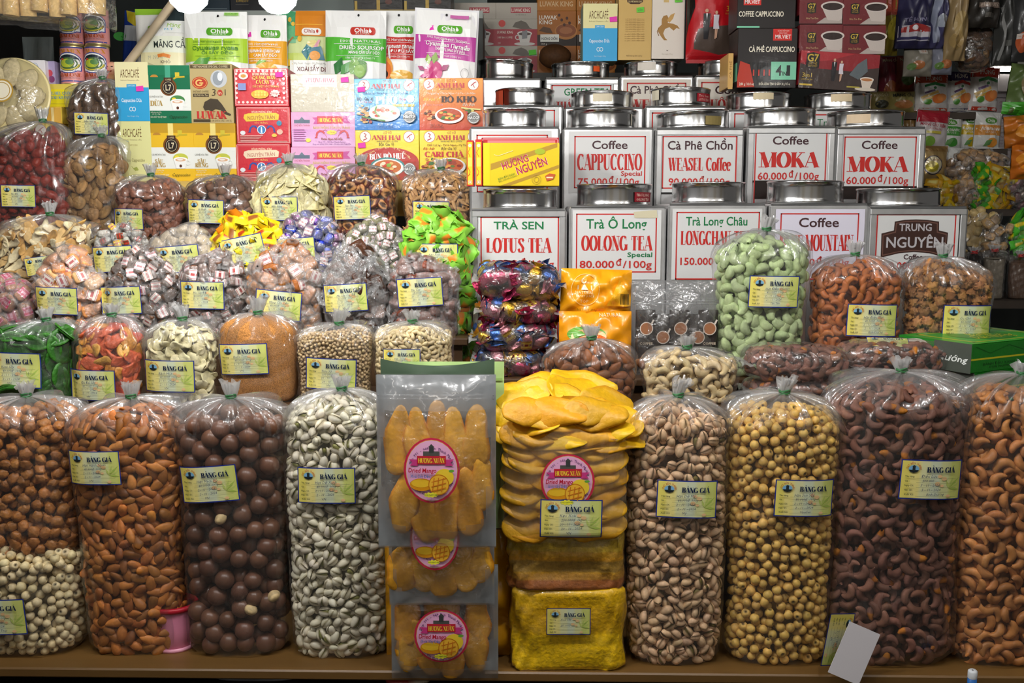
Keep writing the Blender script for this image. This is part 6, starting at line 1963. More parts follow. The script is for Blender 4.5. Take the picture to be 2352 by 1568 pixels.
def can(label, x0, y0, x1, y1, Y, zb):
    f = Face(x0, y0, x1, y1, Y, zb)
    r = f.w / 2
    t = thing('food_can', label, 'can', f.loc + Vector((0, r, 0)))
    cx, cy = (x0 + x1) / 2, (y0 + y1) / 2
    MB().lathe([(.001, .0005), (r * .95, .0005), (r * .97, .003), (r * .94, .005), (r * .94, f.h - .005), (r * .97, f.h - .002), (r * .95, f.h), (r * .9, f.h), (r * .88, f.h - .003), (.001, f.h - .003)], 'd8c890', n=36).build('tin_body', METAL, t)
    mb = MB().lathe([(r * .955, .004), (r * .955, f.h - .004)], 'e49a98', n=36)

    def mp(px, py, l):
        x, _, z = f.mp(np.asarray(px, float), np.asarray(py, float), 0)
        a = x / r * 1.25
        return (r * .957 + l) * np.sin(a), -(r * .957 + l) * np.cos(a), z
    w, h = x1 - x0, y1 - y0
    k = Ink(mb, mp, 10)
    k.ops([('r', x0, y0 + h * .9, x1, y0 + h * .93, '3a4a9c'), ('r', x0, y0 + h * .04, x1, y0 + h * .07, '3a4a9c'), ('t', 'CALMEX', cx, y0 + h * .15, h * .1, 'd08a1c', w * .86, {'font': 's'}), ('e', cx, y0 + h * .45, w * .47, h * .27, '3a4a9c'), ('r', cx - w * .44, y0 + h * .32, cx + w * .44, y0 + h * .66, '3a4a9c'), ('e', cx, y0 + h * .45, w * .44, h * .245, 'f4f2ee'), ('r', cx - w * .4, y0 + h * .36, cx + w * .4, y0 + h * .64, 'f4f2ee'), ('e', cx, y0 + h * .45, w * .4, h * .21, '1e2c34'), ('e', cx, y0 + h * .46, w * .31, h * .15, '4a6a3c'), ('e', cx - 2, y0 + h * .46, w * .22, h * .11, 'b8c43c'), ('e', cx + 3, y0 + h * .43, w * .13, h * .07, '5c8a4c'), ('o', cx, y0 + h * .45, w * .38, h * .195, 3, 'c8bc3c', 200, 350), ('e', cx - w * .18, y0 + h * .36, 3, 2.4, 'c8502c'), ('t', 'ABALONE', cx, y0 + h * .76, h * .09, 'b8542c', w * .8, {'font': 's'}), ('t', 'PRODUCTO DE MEXICO', cx, y0 + h * .84, h * .035, '8a5a6a', w * .7)])
    mb.build('paper_label', GLOSSP, t, 'pink paper label')


zc = ZP(193, 1.985)
YC = 2.0
can('pink labelled food can at the lower left of the four', 127, 103, 184, 193, YC, zc)
can('pink labelled food can at the lower right of the four', 184, 103, 241, 193, YC, zc)
zc2 = ZP(103, YC)
can('pink labelled food can at the upper left of the four', 125, 14, 182, 103, YC, zc2)
can('pink labelled food can at the upper right of the four', 182, 14, 239, 103, YC, zc2)
# clear round tray at the left edge
p = W(0, 215, 1.90)
t = thing('round_tray', 'clear round dome tray with a gold rosette label at the left edge', 'tray', p + Vector((0, .045, 0)), (math.radians(80), 0, 0))
mb = MB()
n = 64
th = np.linspace(0, 2 * pi, n, endpoint=False)
rows = [np.stack((r * np.cos(th) * (1 + .012 * np.sin(24 * th) * k), r * np.sin(th) * (1 + .012 * np.sin(24 * th) * k), z + 0 * th), -1) for r, z, k in ((.073, 0, 0), (.071, .012, .3), (.066, .026, 1), (.052, .035, 1), (.02, .038, .3), (.001, .038, 0))]
mb.grid(np.array(rows), 'ffffff', wrap=True).build('clear_dome', FILMC, t)
MB().lathe([(.001, -.004), (.072, -.004), (.076, 0), (.074, .003), (.07, .002), (.001, .002)], 'ecdca0', n=64).build('golden_base', PLAST, t)
mb = MB()
i = Ink(mb, lambda x, y, l: (x * .001, -y * .001, .0385 + l + 0 * x))
i.ops([('e', 0, 0, 22, 22, 'b8923c'), ('e', 0, 0, 19, 19, 'f0e8d0'), ('o', 0, 0, 16, 16, 1.5, 'b8923c')])
mb.build('rosette_label', GLOSSP, t, 'gold rosette label')
rg = random.Random(8)
for k in range(9):
    a = k * 2 * pi / 9
    m = MB()
    m.raw(pack(ellip(rg, .05, .036, .012, 'dccb9c', .12)))
    o = m.build('bird_nest_piece', [DRY])
    q = t.matrix_world
    v = Vector((p.x + .045 * math.cos(a), 1.945 - .012, p.z + .045 * math.sin(a)))
    o.location = v
    o.rotation_euler = (math.radians(90), -a, 0)
    tag(o, 'pale cream piece inside the clear round tray', 'dried food', 'pale pieces in the round tray')
# bag of bean curd sticks hanging in at the top left
p0, p1 = W(-60, 60, 1.75), W(264, 60, 1.75)
t = thing('stick_bag', 'clear bag of beige rolled bean sheets hanging in at the top left', 'bag', W(100, 20, 1.80))
b = W(100, 20, 1.80)
mb = MB()
wx = (p1.x - p0.x) / 2
n = 40
rows = []
for z in np.linspace(-.024, .14, 14):
    rows.append([(wx * math.copysign(abs(math.cos(a)) ** .4, math.cos(a)), .045 * math.copysign(abs(math.sin(a)) ** .6, math.sin(a)) * (1 + .1 * math.sin(5 * a + z * 40)), z + .005 * math.sin(7 * a) * (z < 0) - .008 * math.cos(a)) for a in np.linspace(0, 2 * pi, n, endpoint=False)])
mb.grid(np.array(rows), 'ffffff', wrap=True, cap=True).build('clear_film', FILMC, t)
for k in range(9):
    m = MB()
    x = b.x - wx + .02 + k * (2 * wx - .04) / 8
    m.tube([(x, 1.785 + .012 * (k % 2), b.z - .012 + .004 * math.sin(k * 2)), (x + .004, 1.785, b.z + .05), (x + .002, 1.79, b.z + .13)], .0135, 'e0bc7c', n=12)
    o = m.build('bean_curd_stick', DRY)
    tag(o, 'beige rolled bean sheet inside the bag at the top left', 'dried food', 'rolled bean sheets in the hanging bag')
# slanted wooden brace
m = MB()
a, c = W(250, 205, 2.07), W(352, 68, 2.07)
d = (c - a).normalized() * .06
m.tube([a - d * 2, c + d * 4], .009, 'd8c4a4', n=4)
o = m.build('wooden_brace', WOOD)
tag(o, 'pale slanted wooden brace behind the coffee cartons', 'brace')
# small doll peeking out
q = W(257, 158, 2.03)
t = thing('figurine', 'small smiling figurine peeking out beside the cream and blue carton', 'figurine', q)
MB().raw(pack(ellip(random.Random(2), .026, .026, .028, 'e8b090', .02, 2, 0, 20, 14)))
m = MB()
m.raw(pack(ellip(random.Random(2), .026, .024, .028, 'e8b090', .02, 2, 0, 20, 14)))
for x in (-.005, .005):
    m.tube([(x - .002, -.0126, .003), (x + .002, -.0126, .003)], .0009, '302018', n=6)
m.tube([(-.004, -.0125, -.005), (0, -.0132, -.0065), (.004, -.0125, -.005)], .0009, 'a83a30', n=6)
m.build('head', PLAST, t)
m = MB()
m.lathe([(.001, -.05), (.016, -.05), (.018, -.03), (.010, -.012), (.001, -.012)], 'd8a878', n=20)
m.build('body', PLAST, t)

# ================================================================ zip pouches behind the cartons
def ohla(x0, y0, x1, y1, yb, band, l1, l2, l3, logo, top='f4f4f2', fruit=(), lc='5aaa2c', tc='f8f8f4', sub='DRIED FRUIT', off=0.0, hole=.55, rot=0):
    w = x1 - x0
    cx = (x0 + x1) / 2 + off
    k = w / 135
    o = [('r', x0, y0, x1, y1, top), ('p', [(x0, yb), (cx, yb + 5), (x1, yb + 2), (x1, yb + 58), (cx, yb + 55), (x0, yb + 56)], band), ('e', x0 + w * hole, y0 + 11, 2.5, 3.2, '2a2a2a'),
         ('r', *[logo[0] - 22 * k, logo[1] - 10, logo[0] + 22 * k, logo[1] + 8], lc), ('e', logo[0] - 22 * k, logo[1] - 1, 6 * k, 9, lc), ('e', logo[0] + 22 * k, logo[1] - 1, 6 * k, 9, lc), ('t', 'Ohla', logo[0] - 3, logo[1] - 2, 10, 'fafaf8', 31 * k, {'b': .05}), ('p', [(logo[0] + 15 * k, logo[1] - 8), (logo[0] + 20 * k, logo[1]), (logo[0] + 16 * k, logo[1] + 4), (logo[0] + 13 * k, logo[1])], 'fafaf8'), ('t', sub, logo[0], logo[1] + 5.5, 3, 'e8f4e0', 30 * k),
         ('t', l1, cx, yb + 11, 6, tc, w * .66, {'rot': rot}), ('r', x0 + w * .16, yb + 17, x1 - w * .1, yb + 17.8, tc), ('t', l2, cx + 2, yb + 26, 8.5, tc, w * .72, {'b': .04, 'rot': rot}), ('t', l3, cx + 8, yb + 37, 6.5, tc, w * .5, {'b': .03, 'rot': rot}), ('r', x0 + w * .2, yb + 44, x1 - w * .1, yb + 44.7, tc), ('t', 'SẢN PHẨM CỦA CÔNG TY', cx, yb + 50, 4, tc, w * .48, {'rot': rot})]
    return o + list(fruit)


def leaf(x, y, ln, a, col, w=.28):
    c, s = math.cos(math.radians(a)), math.sin(math.radians(a))
    return ('p', [(x, y), (x + ln * .5 * c - ln * w * s, y - ln * .5 * s - ln * w * c), (x + ln * c, y - ln * s), (x + ln * .5 * c + ln * w * s, y - ln * .5 * s + ln * w * c)], col)


def stk(x, y):
    return ('price_sticker', [('p', [(x - 9, y - 4), (x + 8, y - 8), (x + 9, y + 3), (x - 8, y + 6)], 'e83cb4')], 'pink price sticker')


ZPb = ZS
PYs = [2.06, 2.105, 2.085, 2.12, 2.095, 2.115, 2.075]
plain_pouch('white pouch with a green corner and brush lettering, leftmost of the zip pouches', 318, 22, 440, 419, 2.105, 'f0f0ea', (-.02, 0, 0), .02, [('r', 318, 20, 380, 34, '9cd03c'), ('r', 380, 20, 440, 48, '2c3a3c'), ('r', 384, 48, 436, 76, 'f0f2ee'), ('t', 'Mãng', 408, 58, 9, '9cc840', 30, {'sh': .2}), ('t', 'M.T', 398, 68, 5, '5ab0d8', 20), ('p', [(350, 62), (362, 58), (362, 84), (350, 80)], '8cc83c'), ('e', 374, 76, 12, 9, 'f4f6f4'), ('r', 330, 84, 440, 122, 'f0f4e0'), ('t', 'MÃNG CẦU', 404, 103, 15, '24302c', 78, {'rot': 1, 'b': .01}), ('r', 334, 122, 440, 160, 'f0e8b8'), ('t', 'MÃNG CẦU', 374, 132, 9, 'b8b8a0', 44, {'rot': 5}), ('s', [(374, 130), (388, 128), (402, 132)], 8, 'e88a3c'), ('t', 'KHÔ', 392, 144, 7, '6a5a4a', 22)], name='zip_pouch', seed=31, zb=ZPb)
plain_pouch('white and green zip pouch of dried guava', 430, 26, 572, 419, 2.07, 'f4f6f2', (-.02, 0, 0), .02, ohla(430, 26, 572, 419, 86, 'b4dc3c', '100% Натуральный Продукт', 'Сушеная гуава', 'ỔI SẤY DẺO', (513, 75), top='f8faf8', tc='4a8a2c', fruit=[leaf(452, 148, 40, 10, '7ab85c'), leaf(470, 152, 30, 40, '5ca048'), ('e', 520, 160, 30, 16, 'c8e090'), ('r', 524, 30, 556, 37, 'a8e070'), ('t', 'БЕЗ САХАРА', 540, 33.5, 4, '3a7a2c', 28)]), name='zip_pouch', seed=32, zb=ZPb)
plain_pouch('white and orange zip pouch of dried orange', 556, 34, 662, 419, 2.105, 'fafaf6', (-.02, 0, 0), .02, ohla(556, 34, 662, 419, 92, 'f4b02c', '100% Натуральный', 'Сушеный апельсин', 'CAM SẤY DẺO', (628, 80), top='fcfcfa', fruit=[leaf(596, 150, 26, 20, '8ac048'), leaf(580, 152, 24, 150, '5ca048'), ('e', 620, 165, 26, 20, 'f0b840')]), name='zip_pouch', seed=33, parts=[stk(576, 82)], zb=ZPb)
plain_pouch('green and orange zip pouch with a mango tree picture', 640, 25, 762, 419, 2.145, 'd8e4a4', (-.02, 0, 0), .02, [('r', 640, 25, 686, 100, '8ac8a0'), ('e', 668, 50, 30, 26, '4aa070'), ('e', 656, 72, 24, 16, '5cb07c'), ('e', 680, 76, 20, 16, '6ab884'), ('s', [(656, 160), (660, 130), (650, 108), (640, 96)], 7, 'a87a48'), ('s', [(658, 125), (668, 100), (680, 86)], 4, 'a87a48'), ('e', 672, 46, 4, 6, 'f0c048'), ('e', 660, 60, 4, 6, 'f0c048'), ('e', 695, 90, 5, 7, 'f0c048'), ('e', 680, 56, 4, 5, 'f0c048'), ('r', 685, 25, 762, 84, 'e08a28'), ('r', 686, 57, 746, 58.2, 'f0c048'), ('r', 708, 66, 736, 82, 'f8f4ec'), ('e', 708, 74, 8, 8, 'f8f4ec'), ('e', 736, 74, 8, 8, 'f8f4ec'), ('t', 'Ohla', 718, 73, 9, 'a8342c', 25), ('e', 735, 73, 2.5, 4, 'c83a2c'), ('r', 662, 124, 762, 142, 'c8d870'), ('e', 726, 105, 14, 11, 'e8d890'), ('p', [(712, 104), (700, 122), (712, 140), (724, 112)], '2c7c88'), ('p', [(738, 92), (742, 94), (730, 124), (722, 118)], 'e8a8b8'), ('p', [(722, 112), (744, 108), (752, 140), (716, 140)], '5a8a9c'), ('e', 730, 130, 12, 11, 'f0a858'), ('e', 668, 146, 14, 8, 'f0c840'), ('r', 674, 141, 768, 178, 'f8f8f4'), ('t', '2Kg Fresh Mango - 1Kg Dried Mango', 722, 148, 4.5, '9a9a90', 78), ('t', 'XOÀI SẤY DẺO', 728, 161, 9.5, '6a2c2c', 76, {'b': .02})], name='zip_pouch', seed=34, zb=ZPb)
plain_pouch('white and green zip pouch of dried soursop with a red logo', 744, 24, 882, 419, 2.10, 'f0f0ee', (-.02, .02, 0), .02, ohla(744, 24, 882, 419, 85, '58b83c', '100% NATURAL', 'DRIED SOURSOP', 'MÃNG CẦU SẤY DẺO', (831, 73), lc='c8382c', sub='BY LUGIA', off=14, fruit=[leaf(770, 175, 44, 70, '3a7c44'), leaf(782, 176, 40, 55, '6aa868'), leaf(835, 160, 30, 160, '2c6a2c'), ('e', 822, 158, 20, 24, '6aa03c'), leaf(808, 150, 22, 20, '8ab85c'), leaf(820, 140, 24, -20, '4a8a34'), ('e', 826, 165, 12, 14, '8cb84c')]), name='zip_pouch', seed=35, zb=ZPb)
plain_pouch('white and red zip pouch of dried papaya', 848, 24, 962, 419, 2.135, 'f0f0ee', (-.02, .01, 0), .02, ohla(858, 24, 962, 419, 82, 'c8302c', '100% Натуральный', 'Сушеная папайя', 'ĐU ĐỦ SẤY', (926, 70), off=6, fruit=[('e', 880, 160, 24, 30, 'f0a040'), ('e', 884, 164, 16, 22, 'e8783c'), ('e', 886, 172, 7, 9, '2c2420'), ('e', 924, 176, 26, 14, 'f0b848')]), name='zip_pouch', seed=36, parts=[stk(872, 38)], zb=ZPb)
plain_pouch('white and magenta zip pouch of dried dragon fruit', 936, 19, 1082, 419, 2.07, 'ecebee', (-.02, .05, 0), .02, ohla(940, 24, 1078, 419, 80, 'c44ca4', '100% Натуральный Продукт', 'Сушеная Питайя', 'THANH LONG SẤY DẺO', (1018, 69), off=4, rot=-6, fruit=[('e', 985, 166, 21, 24, 'c83a7c'), leaf(975, 152, 26, 100, '9cb858'), leaf(985, 150, 28, 80, '8aac4c'), leaf(966, 165, 20, 150, 'b85c88'), leaf(1002, 165, 24, 40, 'a84878'), leaf(972, 176, 18, 190, 'd8689c'), ('o', 1056, 168, 9, 12, 1, '8a8a8a'), ('r', 1018, 36, 1060, 44, 'c86aa8')], hole=.5), name='zip_pouch', seed=37, parts=[stk(980, 66)], zb=ZPb)

# ================================================================ back shelf
mb = MB().box(-1.45, 0, -.02, .1, .5, 0, '8a928e')
zk = ZP(26, 2.45)
t = thing('back_shelf', 'grey green back shelf above the zip pouches', 'shelf', (0, 2.44, zk))
MB().box(-.87, 0, -.018, -.07, .45, 0, '9aa29c').build('board', PLAST, t)
MB().box(-.87, .44, -.8, -.07, .45, .35, '8c9894').build('back_panel', PLAST, t)
for x in (-.86, -.08):
    MB().box(x - .01, .0, -zk + 0, x + .01, .45, -.018, '4a4c4a').build('side_panel', DARK, t)
for x0, x1, lb in ((812, 925, 'black and gold gift box on the back shelf, left of two'), (926, 1036, 'black and gold gift box on the back shelf, right of two')):
    carton(lb, x0, -60, x1, 26, 2.46, .12, '1c1a18', [('r', x0 + 2, 2, x0 + 8, 24, 'b89a3c'), ('r', (x0 + x1) / 2 - 4, 0, (x0 + x1) / 2 + 4, 26, 'b8963c'), ('r', x0, 22, x1, 25, 'a88a3c'), ('e', x0 + 80, 4, 8, 6, '5a2a1c')], zk, m=WRAPM)
carton('black coffee carton on the back shelf near the bulbs', 528, -70, 606, 26, 2.46, .1, '1a1c22', [('t', 'ESPRESSO', 556, 2, 5, 'b8983c', 28), ('r', 540, 10, 570, 11, '6a6a60')], zk)
carton('dark blue coffee carton on the back shelf near the bulbs', 455, -70, 526, 26, 2.46, .1, '26343e', [('r', 460, 20, 520, 21, '8a9a9c')], zk)
# dark shapes in the corner behind the cans
plain_pouch('blue packet in the dark corner behind the cans', 258, 26, 335, 420, 2.3, '1c3a8c', (0, .1, 0), .02, [('p', [(262, 26), (290, 30), (296, 66), (268, 50)], 'c8b428'), ('r', 262, 60, 300, 95, 'b8bcc0'), ('e', 252, 86, 16, 10, '3c9a3c')], seed=44, zb=ZS - .0)
plain_pouch('pale grey packet standing in the dark corner at the left', 62, 85, 132, 420, 2.3, '8a9494', (0, 0, 0), .02, seed=45, zb=ZS)

zl = ZP(168, 2.6)
t = thing('back_shelf', 'dark back shelf that carries the drip coffee cartons', 'shelf', (0, 2.59, zl))
MB().box(-.16, 0, -.02, .75, .3, 0, '5c5c58').build('board', DARK, t)
MB().box(-.16, .28, -zl, .75, .3, -.02, '4a4a48').build('back_panel', DARK, t)


def luwak(x0, y0):
    cx = x0 + 47
    return [('r', x0, y0, x0 + 95, y0 + 22, 'b4ada0'), ('r', x0, y0 + 23, x0 + 95, y0 + 61, 'a83440'), ('p', [(x0 + 38, y0 + 18), (x0 + 44, y0 + 8), (x0 + 58, y0 + 3), (x0 + 70, y0 + 8), (x0 + 78, y0 + 20), (x0 + 84, y0 + 22), (x0 + 60, y0 + 23)], '6a6258'), ('e', x0 + 14, y0 + 10, 8, 8, 'd84a44'), ('t', 'LUWAK KING', x0 + 21, y0 + 30, 6, 'e8ddd0', 36, {'b': .03}), ('t', 'DRIP BAG COFFEE', x0 + 21, y0 + 42, 4.4, 'e8ddd0', 34), ('p', [(x0 + 50, y0 + 32), (x0 + 82, y0 + 32), (x0 + 76, y0 + 56), (x0 + 56, y0 + 56)], 'd8d4ce'), ('e', x0 + 66, y0 + 33, 17, 6, 'e4e0da'), ('e', x0 + 66, y0 + 34, 14, 4, '5a4a44'), ('p', [(x0 + 60, y0 + 28), (x0 + 72, y0 + 25), (x0 + 72, y0 + 44), (x0 + 60, y0 + 46)], '8a8a8c'), ('o', x0 + 50, y0 + 42, 6, 6, 2, 'd8d4ce'), ('e', x0 + 66, y0 + 57, 24, 4, 'd0ccc6'), ('t', '10', x0 + 8, y0 + 55, 5, 'f0e8e0')]


LW = [('r', 1045, 0, 1140, 50, 'b0a99c')]
pos = ['left', 'right']
for r, (y0, y1) in enumerate(((106, 168), (44, 106))):
    for c, x0 in enumerate((1044, 1139)):
        carton(f'grey and red drip coffee carton, {"lower" if r == 0 else "middle"} row {pos[c]} column', x0, y0, x0 + 95, y1, 2.61, .1, 'b4ada0', luwak(x0, y0), zl if r == 0 else None, stick=[(x0 + 84, 121, '58d030')] if (r, c) == (0, 1) else None)
for c, x0 in enumerate((1044, 1139)):
    carton(f'grey drip coffee carton lying on top, {pos[c]} column', x0, 6, x0 + 95, 44, 2.61, .1, 'b2aa9e', [('r', x0 + 34, 17, x0 + 80, 30, 'a83440'), ('t', 'LUWAK KING', x0 + 57, 23.5, 8, 'e4d8cc', 42, {'b': .04}), ('t', 'CÀ PHÊ ARABICA', x0 + 57, 34, 3, '7a7268', 24)])


def lorange(x0, y0):
    return [('r', x0, y0 + 55, x0 + 91, y0 + 80, '2c201a'), ('t', 'LUWAK', x0 + 25, y0 + 15, 9, 'f0e8d8', 42, {'b': .05}), ('t', 'KING', x0 + 19, y0 + 26, 9, 'f0e8d8', 30, {'b': .05}), ('e', x0 + 66, y0 + 47, 26, 19, 'b87838'), ('e', x0 + 66, y0 + 45, 23, 15, '8a4a20'), ('e', x0 + 66, y0 + 45, 15, 8, 'a8683c')] + [('e', x0 + 50 + q * 6, y0 + 10 + (q * 11) % 26, 3, 3.6, '4a2414') for q in range(5)] + [('p', [(x0 + 4, y0 + 46), (x0 + 14, y0 + 36), (x0 + 30, y0 + 40), (x0 + 36, y0 + 52), (x0 + 20, y0 + 50)], '5a3a1c'), ('r', x0 + 7, y0 + 54, x0 + 50, y0 + 71, 'ecece4'), ('t', 'HƯƠNG CHỒN', x0 + 28, y0 + 64, 5.5, '2c2824', 36, {'b': .04}), ('t', '324 g', x0 + 16, y0 + 76, 4, 'e0d8c8')]


for c, x0 in enumerate((1234, 1324)):
    nm = ('beside the drip coffee cartons', 'partly hidden behind the blue carton')[c]
    carton(f'orange coffee carton {nm}, lower of its column', x0, 104, x0 + 89, 168, 2.61, .1, 'a8641c', lorange(x0, 104)[1:9], zl)
    carton(f'orange coffee carton {nm}, middle of its column', x0, 25, x0 + 89, 104, 2.61, .1, 'a8641c', lorange(x0, 25), stick=None)
    carton(f'orange coffee carton {nm}, top of its column', x0, -20, x0 + 89, 25, 2.61, .1, 'b07028', [('t', 'LUWAK KING', x0 + 44, 9, 11, 'd8b888', 76, {'b': .05})])
m = MB()
m.grid(wob(sph(20, 12), random.Random(4), .06, 3) * (.04, .035, .03), '5a3a20', wrap=True)
o = m.build('brown_sack', DRY, loc=W(1275, 150, 2.52))
o.location.z = zl + .03
tag(o, 'small brown sack in front of the orange coffee cartons', 'sack')
# ================================================================ square steel tins
RD, GN, BR = 'b82a24', '1a7040', '40262a'


def tin(label, x0, x1, ytop, Y, zb, ops, lab, lid, frame=True, gap=0, lidtilt=0.0, stickers=(), bg='cccccb', rot=0.0):
    """x0..x1, ytop: front face; lab: printed panel rectangle; lid: (x0, x1, ytop, ybottom)"""
    f = Face(x0, ytop, x1, PY(zb, Y), Y, zb)
    w, h, d = f.w, f.h, f.w * .93
    t = thing('steel_tin', label, 'tin', f.loc, (0, 0, rot))
    mb = MB().box(-w / 2, .0, 0, w / 2, d, h, 'cccccc', bev=.003)
    mb.tube([(-w / 2 + .001, .001, .01), (-w / 2 + .001, .001, h - .004)], .0022, 'cccccc', n=6)
    mb.tube([(w / 2 - .001, .001, .01), (w / 2 - .001, .001, h - .004)], .0022, 'cccccc', n=6)
    mb.tube([(-w / 2 + .002, .001, h - .001), (w / 2 - .002, .001, h - .001)], .0022, 'cccccc', n=6)
    mb.lathe([(w * .36, h), (w * .36, h + .006)], 'a8a8a8', 0, d * .48, n=40)
    mb.build('tin_body', METAL, t)
    lx0, ly0, lx1, ly1 = lab
    if frame:                   # raised metal border that holds the card
        m = MB()
        bw = .0095
        X0, X1, Zt = -w / 2 + .002, w / 2 - .002, h - .003
        for a in ((X0, Zt - bw, X1, Zt), (X0, .01, X0 + bw, Zt - bw - .0003), (X1 - bw, .01, X1, Zt - bw - .0003)):
            m.box(a[0], -.004, a[1], a[2], .0, a[3], 'cccccc', bev=.001)
        m.build('card_frame', METAL, t)
    m = MB()
    k = Ink(m, lambda px, py, l: tuple(np.asarray(q) - (0, .0012, 0)[i] for i, q in enumerate(f.mp(np.asarray(px, float), np.asarray(py, float), l))), 1, .00008)
    if gap:
        k.r(lx0 - gap, ly0 - gap, lx1 + gap, ly1 + 4, '14100e')
    k.r(lx0, ly0, lx1, ly1, bg)
    k.ops(ops)
    m.build('price_panel', PRINT, t, 'white price panel')
    if lid:
        a0, a1, b0, b1 = lid
        Yc = Y + d * .48
        r = (a1 - a0) / 2 * S((b0 + b1) / 2, Yc - .06)
        X = W((a0 + a1) / 2, b1, Yc - .0).x - f.loc.x
        hh = (b1 - b0) * S((b0 + b1) / 2, Yc - r)
        z0 = h + .0005
        ll = thing('tmp', '', '') if False else None
        m = MB()
        q = random.Random(int(x0 + ytop))
        n = 72
        th = np.linspace(0, 2 * pi, n, endpoint=False)
        dent = 1 + .006 * np.sin(3 * th + q.random() * 6) + .004 * np.sin(7 * th + q.random() * 6)
        prof = [(.97, 0), (1.0, .001), (1.012, .003), (1.0, .005), (.995, hh * .3), (.99, hh * .7), (.995, hh - .004), (1.012, hh - .003), (1.012, hh - .001), (.99, hh), (.96, hh - .002), (.5, hh - .0025), (.01, hh - .003)]
        P = np.array([np.stack((X + r * p * dent * np.cos(th), d * .48 + r * p * dent * np.sin(th), z0 + z + lidtilt * r * np.cos(th) * min(1, z / hh + .0) + (abs(lidtilt) * r * min(1, z / hh))), -1) for p, z in prof])
        m.grid(P, 'd4d4d4', wrap=True)
        m.build('round_lid', LIDM, t)
        for sx, sy, sw, sh, col, txt in stickers:
            m = MB()

            def mp(px, py, l):
                x = (np.asarray(px, float) - (a0 + a1) / 2) * (2 * r / (a1 - a0))
                x = np.clip(x, -r * .97, r * .97)
                zz = z0 + (b1 - np.asarray(py, float)) / (b1 - b0) * hh
                return X + x, d * .48 - np.sqrt((r * 1.014) ** 2 - x ** 2) - l, zz
            k = Ink(m, mp, 8)
            k.r(sx - sw / 2, sy - sh / 2, sx + sw / 2, sy + sh / 2, col)
            for i, q_ in enumerate(txt):
                k.t(q_, sx, sy - sh * .2 + i * sh * .45, sh * .28, 'f0d8c8' if col in ('a82430', '8a1c28') else '8a7a5a', sw * .75)
            m.build('lid_sticker', PRINT, t, 'small sticker on the lid')
    return f


def sign(x0, y0, x1, y1, *txt):
    return [('f', x0, y0, x1, y1, 3, RD)] + list(txt)


def price(s, cx, cy, w, h=16):
    a, b = s.split('đ')
    wa = w * .58
    return [('t', a, cx - w * .5 + w * .24, cy, h, RD, w * .48, {'b': .025}), ('t', 'đ', cx + w * .045, cy - h * .3, h * .95, RD, w * .075, {'b': .02}), ('t', b, cx + w * .3, cy, h, RD, w * .4, {'b': .01})]


Zt1 = TZ[0]
tin('steel tin with a white lotus tea panel, leftmost of the front tin row', 1082, 1300, 480, T1Y, Zt1, sign(1104, 497, 1283, 800, ('t', 'TRÀ SEN', 1191, 517, 17, GN, 114, {'b': .035}), ('t', 'LOTUS TEA', 1191, 562, 33, RD, 148, {'font': 's'}), *price('52.000đ/100g', 1194, 604, 156)), (1098, 488, 1289, 815), (1106, 1282, 425, 471), gap=3)
tin('steel tin with a white oolong tea panel', 1307, 1526, 474, T1Y, Zt1, sign(1322, 490, 1506, 624, ('t', 'Trà Ô Long', 1414, 513, 21, GN, 138, {'b': .03}), ('t', 'OOLONG TEA', 1415, 557, 33, RD, 161, {'font': 's'}), ('t', 'Special', 1468, 583, 10, GN, 57, {'b': .03}), *price('80.000đ/100g', 1413, 605, 165), ('p', [(1452, 486), (1505, 482), (1507, 500), (1455, 500)], 'c4bca0')), (1314, 482, 1516, 640), (1322, 1499, 415, 467), frame=False, stickers=[(1470, 446, 42, 22, '8a1c28', ('TRÀ Ô LONG', 'OOLONG TEA'))])
tin('steel tin with a white long tea panel', 1532, 1754, 468, T1Y, Zt1, sign(1550, 486, 1740, 640, ('t', 'Trà Long Châu', 1642, 507, 19, GN, 140, {'b': .02}), ('t', 'LONGCHAU TEA', 1641, 545, 31, RD, 160, {'font': 's'}), *price('150.000đ/100g', 1640, 598, 158)), (1541, 479, 1745, 640), (1540, 1711, 414, 464), frame=False)
tin('steel tin with a blue mountain coffee panel behind the green cashews', 1762, 1986, 468, T1Y, Zt1, sign(1787, 489, 1966, 640, ('t', 'Coffee', 1875, 510, 20, BR, 91, {'b': .02}), ('t', 'BLUE MOUNTAIN', 1872, 556, 36, RD, 166, {'font': 's'}), *price('75.000đ/100g', 1872, 600, 150)), (1776, 480, 1979, 640), (1759, 1936, 412, 465), frame=False, bg='d2cedc')
BN = '3a241e'
tin('steel tin with a brown banner emblem, rightmost of the front tin row', 1988, 2212, 475, T1Y, Zt1, sign(2006, 491, 2187, 640,
    ('p', [(2047, 508), (2070, 504), (2095, 503), (2120, 504), (2148, 508), (2149, 528), (2170, 533), (2168, 590), (2130, 580), (2095, 577), (2060, 580), (2019, 590), (2018, 535), (2046, 528)], BN), ('p', [(2050, 511), (2072, 507), (2095, 506), (2120, 507), (2145, 511), (2146, 531), (2167, 536), (2165, 586), (2130, 577), (2095, 574), (2060, 577), (2022, 586), (2021, 538), (2049, 531)], '6a4a40'), ('p', [(2052, 513), (2072, 509), (2095, 508), (2120, 509), (2143, 513), (2144, 533), (2165, 538), (2163, 583), (2130, 575), (2095, 572), (2060, 575), (2024, 583), (2023, 540), (2051, 533)], BN),
    ('t', 'TRUNG', 2095, 521, 16, 'b4b0b4', 74, {'b': .03}), ('t', 'NGUYÊN', 2095, 555, 23, 'b4b0b4', 130, {'b': .035}), ('t', 'Coffee', 2093, 588, 11, BR, 44, {'b': .02}), *price('60.000đ/100g', 2096, 608, 140)), (2000, 485, 2194, 640), (1967, 2156, 428, 471), gap=3)
Zt2 = TZ[1]
